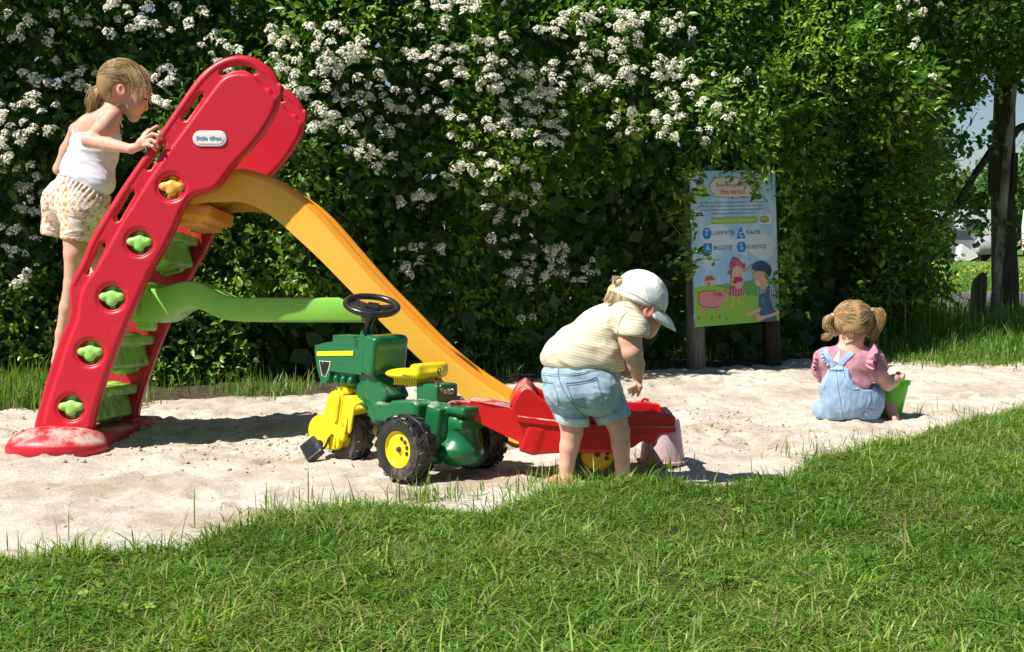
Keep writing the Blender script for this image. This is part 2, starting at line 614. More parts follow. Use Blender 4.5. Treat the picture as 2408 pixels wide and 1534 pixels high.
# sand material
def make_sand():
    m = bpy.data.materials.new('sand'); m.use_nodes = True
    n, l = nt(m); b = n['Principled BSDF']
    b.inputs['Roughness'].default_value = .95; b.inputs['Specular IOR Level'].default_value = .1
    tc = n.new('ShaderNodeTexCoord')
    def noise_(sc, det=4, ro=.6):
        t = n.new('ShaderNodeTexNoise'); t.inputs['Scale'].default_value = sc; t.inputs['Detail'].default_value = det
        t.inputs['Roughness'].default_value = ro
        l.new(tc.outputs['Object'], t.inputs['Vector']); return t.outputs['Fac']
    def ramp(src, p0, c0, p1, c1_):
        r = n.new('ShaderNodeValToRGB'); r.color_ramp.elements[0].position = p0; r.color_ramp.elements[0].color = (*c0, 1)
        r.color_ramp.elements[1].position = p1; r.color_ramp.elements[1].color = (*c1_, 1)
        l.new(src, r.inputs[0]); return r.outputs[0]
    def mul(a, bb, f=1):
        x = n.new('ShaderNodeMix'); x.data_type = 'RGBA'; x.blend_type = 'MULTIPLY'; x.inputs['Factor'].default_value = f
        l.new(a, x.inputs['A']); l.new(bb, x.inputs['B']); return x.outputs['Result']
    base = ramp(noise_(1.6, 6, .7), .34, (.47, .39, .285), .56, (.69, .635, .545))
    mid = ramp(noise_(60, 3, .7), .25, (.78, .76, .73), .55, (1, 1, 1))
    grain = ramp(noise_(900, 2, .9), .3, (.72, .70, .68), .6, (1.0, 1, 1))
    spk = ramp(noise_(210, 1, .5), .27, (.35, .26, .18), .33, (1, 1, 1))
    c = mul(mul(mul(base, mid), grain), spk, .8)
    l.new(c, b.inputs['Base Color'])
    bp = n.new('ShaderNodeBump'); bp.inputs['Distance'].default_value = .007; bp.inputs['Strength'].default_value = 1
    l.new(noise_(70, 6, .7), bp.inputs['Height']); l.new(bp.outputs[0], b.inputs['Normal'])
    return m
M_sand = make_sand()
M_soil = principled('lawn soil', (.06, .055, .025), rough=1, spec=.1, col2=(.03, .06, .012), vscale=14, bump=(60, .01))

def make_field():
    m = bpy.data.materials.new('far field'); m.use_nodes = True
    n, l = nt(m); b = n['Principled BSDF']; b.inputs['Roughness'].default_value = 1; b.inputs['Specular IOR Level'].default_value = .1
    tc = n.new('ShaderNodeTexCoord')
    t = n.new('ShaderNodeTexNoise'); t.inputs['Scale'].default_value = .5; t.inputs['Detail'].default_value = 8; t.inputs['Roughness'].default_value = .75
    l.new(tc.outputs['Object'], t.inputs['Vector'])
    r = n.new('ShaderNodeValToRGB'); r.color_ramp.elements[0].position = .35; r.color_ramp.elements[0].color = (.065, .13, .025, 1)
    r.color_ramp.elements[1].position = .62; r.color_ramp.elements[1].color = (.16, .25, .05, 1)
    l.new(t.outputs['Fac'], r.inputs[0]); l.new(r.outputs[0], b.inputs['Base Color'])
    return m
M_field = make_field()
M_leafsoil = principled('leaf litter soil', (.05, .038, .024), rough=1, spec=.1, col2=(.11, .085, .055), vscale=9, bump=(40, .02))
for _nm, _mk, _mt in (('sand_pit', _iss, M_sand), ('lawn', _isl, M_soil), ('soil', _soil, M_leafsoil), ('ground', _isg, M_field)):
    tag(obj(_nm, sub_mesh(_nm, _mk, _mt)), kind='structure')

# loose sand crumbs (clods) --------------------------------------------------------------
def crumbs(spots, name):
    Vs = []; Fs = []; base = 0
    ico = bmesh.new(); bmesh.ops.create_icosphere(ico, subdivisions=1, radius=1)
    iv = np.array([v.co[:] for v in ico.verts]); ico.verts.ensure_lookup_table()
    fi = np.array([[v.index for v in f.verts] for f in ico.faces]); ico.free()
    for (x, y, r) in spots:
        s = RNG.uniform(.5, 1.4, 3) * r; s[2] *= .6
        v = iv * (1 + .5 * RNG.uniform(-1, 1, (len(iv), 1))) * s
        v += np.array([x, y, gz(x, y) + s[2] * .35])
        Vs.append(v); Fs.append(fi + base); base += len(iv)
    return mesh_np(name, np.concatenate(Vs), [np.concatenate(Fs)], M_sand, smooth=True)
_sp = []
for i in range(3600):
    k = _rd.random()
    if k < .55:
        x = _rd.gauss(-1.25, .55); y = _rd.gauss(6.35, .38)
    elif k < .75:
        x = _rd.gauss(1.05, .28); y = _rd.gauss(6.6, .5)
    elif k < .85:
        x = _rd.gauss(-2.3, .4); y = _rd.gauss(6.9, .3)
    else:
        x = _rd.uniform(-2.4, 4); y = _rd.uniform(4.4, 9.8)
    if not (lawn_edge(np.array([x]))[0] + .1 < y < back_edge(np.array([x]))[0]): continue
    _sp.append((x, y, min(.014, _rd.expovariate(1 / .0026) + .0016)))
tag(obj('sand_crumbs', crumbs(_sp, 'sand_crumbs')), 'small clods and crumbs of loose sand', None, kind='stuff')

# ================================================================ grass
def blades(px, py, pz, L, lean, width, rnd, az=None):
    """vectorised curved blades: 5 verts, quad+quad... -> (V, quads, tris, rnd)"""
    n = len(px)
    az = RNG.uniform(0, 2 * np.pi, n) if az is None else az
    fa = az + RNG.uniform(-.6, .6, n) + np.pi / 2
    wx, wy = np.cos(fa) * width / 2, np.sin(fa) * width / 2
    dx, dy = np.cos(az), np.sin(az)
    def pt(t, w):
        h = L * (t - .35 * lean * t * t); o = L * lean * (.25 * t + .65 * t * t)
        X = px + dx * o; Y = py + dy * o; Z = pz + h
        return X, Y, Z, w
    V = np.zeros((n, 7, 3))
    for k, (t, w) in enumerate(((0, .8), (.4, 1), (.75, .7))):
        X, Y, Z, w = pt(t, w)
        V[:, 2 * k] = np.stack([X - wx * w, Y - wy * w, Z], 1)
        V[:, 2 * k + 1] = np.stack([X + wx * w, Y + wy * w, Z], 1)
    X, Y, Z, w = pt(1.0, 0)
    V[:, 6] = np.stack([X, Y, Z], 1)
    b = np.arange(n)[:, None] * 7
    q = np.concatenate([b + np.array([0, 1, 3, 2]), b + np.array([2, 3, 5, 4])])
    t = b + np.array([4, 5, 6])
    return V.reshape(-1, 3), q, t, np.repeat(rnd, 7)

def grass_obj(name, label, sets, mat):
    Vs, Qs, Ts, Rs = [], [], [], []; base = 0
    for V, q, t, r in sets:
        Vs.append(V); Qs.append(q + base); Ts.append(t + base); Rs.append(r); base += len(V)
    me = mesh_np(name, np.concatenate(Vs), [np.concatenate(Qs), np.concatenate(Ts)], mat, smooth=True, attrs={'rnd': np.concatenate(Rs)})
    return tag(obj(name, me), label, None, kind='stuff')

M_grass = leafy('lawn grass', (.030, .11, .007), (.13, .265, .018), (.36, .47, .09), trans=.32, rough=.5, dry=(.34, .30, .13))
M_tall = leafy('tall grass', (.06, .155, .018), (.13, .26, .035), (.25, .36, .08), trans=.38, rough=.42, dry=(.34, .29, .13))
def lawn_set(n, Lm, w, yb=2.75):
    X = RNG.uniform(-3.0, 3.4, n * 3); Y = RNG.uniform(yb, 7.9, n * 3)
    # keep those in view and on the lawn, denser near the camera
    ok = (np.abs(X) < Y * .40 + .35) & (Y < lawn_edge(X) + RNG.normal(0, .03, len(X)))
    dens = np.clip((4.2 / Y) ** 1.2, 0, 1) * (.66 + .75 * fbm(X * 2.3, Y * 2.3, oct=3))
    patch = np.exp(-(((X - 1.24) / .17) ** 2 + ((Y - 5.36) / .13) ** 2)) + .6 * np.exp(-(((X - .1) / .16) ** 2 + ((Y - 4.35) / .1) ** 2)) + .6 * np.exp(-(((X + .75) / .12) ** 2 + ((Y - 3.75) / .08) ** 2)) + .5 * np.exp(-(((X + 1.2) / .12) ** 2 + ((Y - 3.6) / .07) ** 2))
    dens = dens * (1 - .9 * np.clip(patch, 0, 1))
    ok &= RNG.random(len(X)) < dens * 1.4
    X, Y = X[ok][:n], Y[ok][:n]
    m = len(X)
    edge = lawn_edge(X) - Y
    tuft = fbm(X * 6, Y * 6, oct=2)
    vig = 1.5 * fbm(X * 1.6 + 8, Y * 1.6, oct=3)
    L = Lm * RNG.lognormal(0, .33, m) * (1 + .6 * tuft + .3 * vig) * (1 + .45 * np.exp(-np.clip(edge, 0, 9) / .07))
    lean = np.clip(RNG.normal(1.45, .6, m) - .35 * np.exp(-np.clip(edge, 0, 9) / .1), .05, 2.4)
    dryp = .04 + .24 * np.clip(fbm(X * 3.1 + 5, Y * 3.1, oct=2) + .1, 0, 1) 
    r = np.clip(RNG.beta(1.3, 1.5, m) * .9 + .22 * vig, 0, .89)
    r = np.where(RNG.random(m) < dryp, RNG.uniform(.92, 1, m), r)
    return blades(X, Y, ground_h(X, Y) - .004, L, lean, w * RNG.uniform(.6, 1.3, m), r)
_s1 = lawn_set(150000, .036, .0040)
_s2 = lawn_set(5000, .055, .0055)
# thatch: lying dry and green clippings
def thatch(n):
    X = RNG.uniform(-3.0, 3.4, n * 2); Y = RNG.uniform(2.8, 7.5, n * 2)
    ok = (np.abs(X) < Y * .4 + .3) & (Y < lawn_edge(X) - .02)
    X, Y = X[ok][:n], Y[ok][:n]; m = len(X)
    r = np.where(RNG.random(m) < .33, RNG.uniform(.92, 1, m), RNG.uniform(.2, .9, m))
    return blades(X, Y, ground_h(X, Y) + .003, RNG.uniform(.02, .045, m), RNG.uniform(1.9, 2.6, m), RNG.uniform(.002, .0035, m), r)
_s3 = thatch(36000)
grass_obj('lawn_grass', 'short mown lawn grass in the foreground', [_s1, _s2, _s3], M_grass)

def tuft_set(cx, cy, n, spread, L, w=.004, up=.45, sy=None):
    X = cx + RNG.normal(0, spread, n); Y = cy + RNG.normal(0, spread if sy is None else sy, n)
    return blades(X, Y, ground_h(X, Y) - .003, L * RNG.lognormal(0, .35, n), np.clip(RNG.normal(up, .3, n), .02, 1.5), w * RNG.uniform(.6, 1.4, n),
                  np.where(RNG.random(n) < .08, RNG.uniform(.92, 1, n), RNG.uniform(.1, .88, n)))
# sparse tufts creeping into the sand
_t = []
for (x, y, n, s, L) in ((1010, 1160, 60, .05, .06), (960, 1150, 40, .05, .05), (1100, 1165, 40, .07, .05), (1245, 1160, 40, .05, .06), (1200, 1145, 20, .06, .05), (1540, 1100, 60, .08, .06),
                        (1400, 1118, 140, .13, .06), (1300, 1135, 60, .07, .06), (1480, 1112, 120, .1, .06), (760, 1185, 50, .08, .06), (1890, 1065, 40, .08, .05), (150, 1300, 60, .1, .06),
                        (620, 1215, 60, .1, .06), (2280, 972, 40, .12, .06), (2040, 1035, 40, .1, .05)):
    p = G(x, y + 8, 0)
    _t.append(tuft_set(p.x, p.y, n, s, L, .004, .4))
# long blades standing in front of the rear wheel
p = G(985, 1165, 0); _t.append(tuft_set(p.x, p.y, 12, .03, .11, .006, .5))
grass_obj('grass_tufts', 'sparse grass tufts growing along the edge of the sand', _t, M_grass)

# tall grass under the shrubs and on the bank at the right
_t = []
for i in range(80):
    x = min(_rd.uniform(-60, 330), _rd.uniform(-60, 330)); p = G(x, _rd.uniform(938, 970), 0); _t.append(tuft_set(p.x, p.y + .1, 40, .06, .115, .006, .35))
for i in range(26):
    x = _rd.choice((_rd.uniform(330, 760), _rd.gauss(630, 40))); p = G(x, _rd.uniform(930, 948), 0); _t.append(tuft_set(p.x, p.y + .12, 14, .07, .085, .006, .35))
for i in range(34):
    x = _rd.uniform(760, 2000); p = G(x, np.interp(x, [760, 1250, 1640, 1900], [925, 893, 858, 846]), 0); _t.append(tuft_set(p.x, p.y + .15, 12, .1, .1, .006, .4))
grass_obj('hedge_grass', 'tall wild grass at the foot of the shrubs', _t, M_tall)
_t = []
for i in range(230):
    x = _rd.uniform(2070, 2520); y = 848 - abs(_rd.gauss(0, 34)); p = G(x, y, .02)
    if x < 2130 and y > 842: continue
    hh = .05 + .17 * max(0, min(1, (844 - y) / 40)) * _rd.uniform(.3, 1.2)
    _t.append(tuft_set(p.x, p.y, 130, .15, hh, .007, .45, .2))
for i in range(50):
    x = _rd.uniform(2080, 2230); y = _rd.uniform(790, 825); p = G(x, y, .02)
    _t.append(tuft_set(p.x, p.y, 30, .1, .33, .009, .3))
grass_obj('bank_grass', 'sunny rough grass bank behind the sand at the right', _t, M_tall)

def litter(n):
    X = RNG.uniform(-2.6, 4.2, n * 2); Y = RNG.uniform(3.9, 9.8, n * 2)
    ok = (Y > lawn_edge(X) + .03) & (Y < back_edge(X)); X, Y = X[ok][:n], Y[ok][:n]; m = len(X)
    return blades(X, Y, ground_h(X, Y) + .004, RNG.uniform(.008, .03, m), RNG.uniform(2.3, 2.7, m), RNG.uniform(.002, .005, m), RNG.uniform(0, 1, m))
M_litter = leafy('dry litter', (.12, .08, .04), (.22, .15, .08), (.30, .24, .12), trans=.1, rough=.9)
grass_obj('dry_litter', 'dry stalks and leaf crumbs lying on the sand', [litter(900)], M_litter)

# clover patches in the lawn: three round leaflets on short stalks
def clover_patch(n):
    C = [(-1.15, 3.35, .10, 70), (-.95, 3.2, .08, 50), (.55, 3.5, .09, 50), (1.5, 3.9, .12, 60), (-.3, 4.1, .08, 40), (.9, 4.4, .1, 40), (1.9, 4.7, .1, 40), (-1.6, 3.9, .1, 40)]
    V = []; F = []; R = []; b = 0
    for (cx, cy, s, k) in C:
        for i in range(k):
            x = cx + RNG.normal(0, s); y = cy + RNG.normal(0, s); z = gz(x, y) + RNG.uniform(.018, .034); a0 = RNG.uniform(0, 6.28); r = RNG.uniform(.005, .008); rr = RNG.uniform(.2, .85)
            tilt = RNG.normal(0, .25, 2)
            for q in range(3):
                a = a0 + q * 2.094; c = np.array([math.cos(a), math.sin(a)])
                ring = [np.array([c[0] * r * 1.1 + r * math.cos(t) * .9, c[1] * r * 1.1 + r * math.sin(t) * .9]) for t in np.linspace(0, 6.28, 7)[:-1]]
                V += [(x + p[0], y + p[1], z + p[0] * tilt[0] + p[1] * tilt[1]) for p in ring]; F.append([b, b + 1, b + 2, b + 3]); F.append([b, b + 3, b + 4, b + 5]); R += [rr] * 6; b += 6
    return mesh_np('clover', np.array(V), [np.array(F)], M_grass, attrs={'rnd': np.array(R)})
tag(obj('clover', clover_patch(0)), 'small clover patches in the lawn', None, kind='stuff')
# ================================================================ shrubs (the flowering hedge)
_hp = [(-900, 7.6), (-100, 7.95), (300, 8.1), (700, 8.3), (1000, 8.7), (1300, 9.15), (1600, 9.8), (1900, 10.6), (2120, 11.3), (2200, 12.2)]
HX = [P(x, 568, Y).x for x, Y in _hp]; HY = [Y for _, Y in _hp]

_bright, _darkp = [], []
def field(X, Z, pts, s):
    v = np.zeros_like(X)
    for (a, b) in pts: v = np.maximum(v, np.exp(-(((X - a) ** 2 + (Z - b) ** 2) / (s * s))))
    return v

def sign_hole(X, Z):
    return sstep(1.02, 1.2, X) * (1 - sstep(1.95, 2.15, X)) * (1 - sstep(1.30, 1.46, Z))

def hedge_front(X, Z):
    """depth of the leaf front at (X, Z)"""
    X = np.asarray(X, float); Z = np.asarray(Z, float)
    y = np.interp(X, HX, HY)
    bul = -.34 * fbm(X * .9 + 3, Z * 1.25 + 7, oct=2) - .17 * fbm(X * 2.6, Z * 2.9 + 2, oct=2) - .09 * vnoise(X * 6.5 + 3, Z * 6.5)
    foot = .5 * (1 - sstep(.2, .85, Z)) * (.25 + .75 * sstep(-2.3, -1.2, X))
    mid = .30 * (1 - sstep(.7, 1.7, Z))
    crown = .45 * sstep(2.3, 3.6, Z)
    return y + bul + foot + mid + crown - .12 + .46 * field(X, Z, _darkp, .36) - .16 * field(X, Z, _bright, .26) + .40 * (1 - sstep(1.0, 1.55, Z)) * sstep(2.0, 2.4, X) - .30 * np.exp(-((Z - 2.25) / .35) ** 2) * sstep(1.8, 2.2, X) + .62 * sign_hole(X, Z) - .42 * np.exp(-(((X - 1.45) / .55) ** 2 + ((Z - 1.75) / .30) ** 2))

# leaf template: base, two width pairs, tip, folded along the rib
def leaf_tpl(L=1, W=.5, fold=.12, curl=.12):
    p = [(0, 0, 0), (-.42 * W, .33 * L, fold * .7), (.42 * W, .33 * L, fold * .7), (-.38 * W, .66 * L, fold * .5 - curl * .4), (.38 * W, .66 * L, fold * .5 - curl * .4), (0, L, -curl), (0, .33 * L, 0), (0, .66 * L, -curl * .45)]
    q = [(0, 6, 2, 2), ]
    quads = [(1, 6, 7, 3), (6, 2, 4, 7)]
    tris = [(0, 6, 1), (0, 2, 6), (3, 7, 5), (7, 4, 5)]
    return np.array(p, float), np.array(quads), np.array(tris)
LT_V, LT_Q, LT_T = leaf_tpl()
LS_V = np.array([(0, 0, 0), (-.36, .5, .06), (.36, .5, .06), (0, 1, -.08)], float)   # small far leaf
LS_Q = np.array([(0, 2, 3, 1)])

def basis_from(d, up, roll):
    """arrays: d direction (leaf length axis), returns (n,3,3) columns x(width), y(length), z(normal)"""
    d = d / (np.linalg.norm(d, axis=1, keepdims=True) + 1e-9)
    x = np.cross(d, up); x /= (np.linalg.norm(x, axis=1, keepdims=True) + 1e-9)
    z = np.cross(x, d)
    c, s = np.cos(roll)[:, None], np.sin(roll)[:, None]
    x2 = x * c + z * s; z2 = -x * s + z * c
    return np.stack([x2, d, z2], 2)

def leaves_mesh(name, pos, B, size, rnd, mat, small=False):
    T, Q, Tr = (LS_V, LS_Q, None) if small else (LT_V, LT_Q, LT_T)
    n = len(pos); k = len(T)
    V = np.einsum('nij,kj->nki', B, T) * size[:, None, None] + pos[:, None, :]
    b = np.arange(n)[:, None, None] * k
    polys = [(b + Q[None]).reshape(-1, 4)]
    if Tr is not None: polys.append((b + Tr[None]).reshape(-1, 3))
    return mesh_np(name, V.reshape(-1, 3), polys, mat, attrs={'rnd': np.repeat(rnd, k)})

def sprigs(O, D, Lt, pairs, size, rndbase, whorl=False, droop=.25, jit=.25):
    """many twigs at once. O origin, D unit direction, Lt twig length. returns leaf arrays"""
    n = len(O)
    pos, dirs, sz, rn = [], [], [], []
    up = np.array([0, 0, 1.0])
    a = np.cross(D, up + RNG.normal(0, .2, (n, 3))); a /= np.linalg.norm(a, axis=1, keepdims=True) + 1e-9
    b = np.cross(a, D)
    ph0 = RNG.uniform(0, np.pi, n)
    for k in range(pairs):
        t = (k + .6) / pairs
        for s in (0, 1):
            ph = ph0 + k * (2.4 if whorl else 1.57) + s * np.pi + RNG.normal(0, .25, n)
            side = a * np.cos(ph)[:, None] + b * np.sin(ph)[:, None]
            open_ = (1.0 - .55 * t)
            d = side * open_ + D * (.45 + .5 * t) + RNG.normal(0, jit, (n, 3)) * .5
            d[:, 2] -= droop * RNG.uniform(.3, 1.4, n)
            pos.append(O + D * (Lt * t)[:, None] + RNG.normal(0, .004, (n, 3)))
            dirs.append(d); sz.append(size * RNG.uniform(.65, 1.15, n) * (1 - .25 * t)); rn.append(np.clip(rndbase + RNG.normal(0, .12, n) + .12 * t, 0, .9))
    return np.concatenate(pos), np.concatenate(dirs), np.concatenate(sz), np.concatenate(rn)

M_leaf = leafy('dogwood leaf', (.035, .095, .014), (.085, .19, .025), (.21, .36, .045), trans=.34, rough=.35)
M_leafb = leafy('bright leaf', (.04, .115, .010), (.11, .245, .020), (.27, .43, .045), trans=.4, rough=.33)
M_twig = principled('twig bark', (.12, .08, .05), rough=.8, var=.4, vscale=40)
M_bloom = principled('cream blossom', (.90, .88, .68), rough=.7, spec=.2)
M_bloom.node_tree.nodes['Principled BSDF'].inputs['Subsurface Weight'].default_value = .0

SH = [  # x range (world), kind, label
    (-5.2, -2.55, 'dogwood', 'dark dogwood shrub with a few blossoms at the left edge behind the climbing child', 'flowering shrub'),
    (-2.55, -1.35, 'dogwood', 'dogwood shrub with white blossom right behind the top of the red ladder', 'flowering shrub'),
    (-1.35, -.25, 'dogwood', 'densely blossoming dogwood shrub above the orange chute', 'flowering shrub'),
    (-.25, .75, 'mixed', 'shrub with a bright green leafy shoot in its middle and white blossom above it', 'flowering shrub'),
    (.75, 1.75, 'dogwood', 'shrub with the brightest white blossom band, left of the sign', 'flowering shrub'),
    (1.75, 2.65, 'green', 'bright green leafy shrub overhanging the top of the sign', 'leafy shrub'),
    (2.65, 3.28, 'green', 'dark leafy shrub at the right end of the hedge behind the seated child', 'leafy shrub')]
shrub_roots = []
for i, (x0, x1, kind, lab, cat) in enumerate(SH):
    xc = (x0 + x1) / 2
    r = thing('shrub', lab, cat, (xc, float(np.interp(xc, HX, HY)) + .6, 0), group='shrubs forming the hedge behind the sand')
    shrub_roots.append(r)

def shrub_of(X):
    for i, s in enumerate(SH):
        if X < s[1]: return i
    return len(SH) - 1

def hn(X, Z):
    e = .05
    f = hedge_front(X, Z)
    gx = (hedge_front(X + e, Z) - f) / e; gzz = (hedge_front(X, Z + e) - f) / e
    N = np.stack([gx, -np.ones_like(gx), gzz], 1)
    return f, N / np.linalg.norm(N, axis=1, keepdims=True)

# lit shoot and shaded pocket centres in the frame -> (X,Z), used to vary density, freshness and painted leaf tone
def front_at(x, y):
    Y = 9.0
    for _ in range(8):
        p = P(x, y, Y); Y = float(hedge_front(np.array([p.x]), np.array([p.z]))[0])
    return P(x, y, Y)
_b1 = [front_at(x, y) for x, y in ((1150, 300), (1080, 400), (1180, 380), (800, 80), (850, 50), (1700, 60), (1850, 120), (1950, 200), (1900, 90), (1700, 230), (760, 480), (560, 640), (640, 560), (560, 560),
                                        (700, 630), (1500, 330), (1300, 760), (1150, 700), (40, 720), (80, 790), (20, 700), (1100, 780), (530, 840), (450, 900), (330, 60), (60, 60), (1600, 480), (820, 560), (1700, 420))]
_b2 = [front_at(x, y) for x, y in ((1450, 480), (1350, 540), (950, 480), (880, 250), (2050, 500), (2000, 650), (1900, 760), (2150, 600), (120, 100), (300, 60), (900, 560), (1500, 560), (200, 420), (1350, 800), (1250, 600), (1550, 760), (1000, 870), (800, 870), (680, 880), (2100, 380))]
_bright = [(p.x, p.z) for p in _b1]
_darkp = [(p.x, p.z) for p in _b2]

for i, (x0, x1, kind, lab, cat) in enumerate(SH):
    root = shrub_roots[i]; Ox = np.array(root.location)
    area = (x1 - x0) * 3.4
    n = int(area * (265 if i else 180))
    X = RNG.uniform(x0, x1, n) + RNG.normal(0, .1, n); Z = RNG.uniform(.06, 3.5, n)
    Z = np.where(RNG.random(n) < .20, RNG.uniform(.03, .75, n), Z)
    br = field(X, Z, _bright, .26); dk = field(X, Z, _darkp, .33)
    keep = RNG.random(n) < np.clip(.75 - .55 * dk + .55 * br + .75 * fbm(X * 4, Z * 4, oct=3), .06, 1)
    X, Z, br, dk = X[keep], Z[keep], br[keep], dk[keep]; n = len(X)
    F, N = hn(X, Z)
    D = N * .95 + np.array([0, 0, .55 if kind == 'dogwood' else .38]) + RNG.normal(0, .38, (n, 3)) * np.array([1.2, 1, .8]); D /= np.linalg.norm(D, axis=1, keepdims=True)
    depth = RNG.exponential(.10, n) + .15 * dk - .12 * br * RNG.random(n)
    Lt = RNG.uniform(.10, .24, n) * (1 + .5 * br)
    O = np.stack([X, F + depth, Z], 1) - D * (Lt * .6)[:, None]
    low = Z < .9
    if kind == 'green': sz0, pr, wh = .062, 5, True
    elif kind == 'mixed': sz0, pr, wh = .058, 5, False
    else: sz0, pr, wh = .062, 4, False
    size = sz0 * RNG.uniform(.7, 1.2, n) * np.where(RNG.random(n) < .16, 1.5, 1) * np.where(br > .5, .85, 1)
    rb = np.clip(RNG.uniform(.1, .62, n) + .5 * br - .2 * dk, 0, .88)  # light and shade put into leaf tone: lighter shoots, darker pockets
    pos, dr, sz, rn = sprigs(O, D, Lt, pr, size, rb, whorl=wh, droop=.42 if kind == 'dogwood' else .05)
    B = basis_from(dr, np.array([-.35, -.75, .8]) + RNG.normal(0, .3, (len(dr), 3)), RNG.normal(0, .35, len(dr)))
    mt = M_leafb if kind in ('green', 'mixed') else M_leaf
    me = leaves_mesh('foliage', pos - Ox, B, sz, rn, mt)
    tag(obj('foliage', me, root), kind='stuff')
    # deep inner leaves closing the crown
    n2 = int(area * 1150)
    X = RNG.uniform(x0 - .05, x1 + .05, n2); Z = RNG.uniform(.0, 3.5, n2)
    F = hedge_front(X, Z) + .16 + RNG.exponential(.24, n2)
    d = RNG.normal(0, 1, (n2, 3)); d[:, 2] -= .6; d[:, 1] -= .5
    B = basis_from(d, RNG.normal(0, 1, (n2, 3)), RNG.uniform(0, 6, n2))
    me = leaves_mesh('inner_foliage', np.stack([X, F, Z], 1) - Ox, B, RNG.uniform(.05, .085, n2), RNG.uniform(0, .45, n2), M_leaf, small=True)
    tag(obj('inner_foliage', me, root), kind='stuff')
    # stems
    bm = bmesh.new()
    for k in range(5):
        bx = RNG.uniform(x0, x1); pts = []
        f0 = float(np.interp(bx, HX, HY)) + 1.0 + RNG.uniform(-.05, .2)
        tx = bx + RNG.normal(0, .3)
        for t in np.linspace(0, 1, 6):
            pts.append((bx + (tx - bx) * t + RNG.normal(0, .02) - Ox[0], f0 - .1 * t + RNG.normal(0, .02) - Ox[1], 3.1 * t - .02))
        bm_tube(bm, pts, [.018 * (1 - .6 * t) for t in np.linspace(0, 1, 6)], 5)
    tag(bm_obj('branches', bm, M_twig, root), kind='stuff')
    # leaf wall far inside, added to keep light from leaking through the hedge
    n3 = int(area * 900)
    X = RNG.uniform(x0 - .1, x1 + .1, n3); Z = RNG.uniform(-.02, 3.6, n3)
    F = np.interp(X, HX, HY) + .95 + RNG.normal(0, .1, n3)
    d = RNG.normal(0, 1, (n3, 3)); d[:, 1] *= .25
    B = basis_from(d, np.array([0, -1.0, .2]) + RNG.normal(0, .3, (n3, 3)), RNG.normal(0, .4, n3) + 1.57)
    B = np.stack([B[:, :, 2], B[:, :, 1], B[:, :, 0]], 2)
    me = leaves_mesh('light_block_leaves', np.stack([X, F, Z], 1) - Ox, B, RNG.uniform(.11, .17, n3), RNG.uniform(0, .3, n3), M_leaf, small=True)
    tag(obj('light_block_leaves', me, root), kind='stuff')

# blossoms: flat-topped flower heads of many tiny four-petalled florets
def bloom_mesh(seed):
    r = np.random.default_rng(seed)
    m = 40
    a = r.uniform(0, 2 * np.pi, m); q = np.sqrt(r.uniform(0, 1, m)); q *= 1 + .15 * np.sin(3 * a + seed)
    c = np.stack([q * np.cos(a), q * np.sin(a), .75 * (1 - q * q) + r.normal(0, .07, m)], 1)
    nrm = np.stack([c[:, 0] * .8, c[:, 1] * .8, np.ones(m) * .8], 1) + r.normal(0, .35, (m, 3))
    B = basis_from(r.normal(0, 1, (m, 3)) - nrm * 0, nrm, r.uniform(0, 6, m))
    # petals lie across the normal
    z = nrm / np.linalg.norm(nrm, axis=1, keepdims=True)
    x = np.cross(z, r.normal(0, 1, (m, 3))); x /= np.linalg.norm(x, axis=1, keepdims=True); y = np.cross(z, x)
    s = .30
    V = []; Q = []
    for k in range(m):
        b = len(V)
        for (u, v) in ((x[k], y[k]), (y[k], -x[k])):
            V += [c[k] - u * s, c[k] + v * s * .3 + z[k] * .03, c[k] + u * s, c[k] - v * s * .3 + z[k] * .03]
        Q += [(b, b + 1, b + 2, b + 3), (b + 4, b + 5, b + 6, b + 7)]
    st = []
    V = np.array(V); 
    # pale stalks underneath
    for k in range(0, m, 5):
        b = len(V)
        V = np.concatenate([V, [c[k] + (0, 0, -.02), c[k] + (.05, 0, -.02), (.02, 0, -.75)]]); st.append((b, b + 1, b + 2))
    me = mesh_np('flower_head', V * .042, [np.array(Q), np.array(st)], M_bloom)
    return me
BLOOMS = [bloom_mesh(s) for s in range(10)]
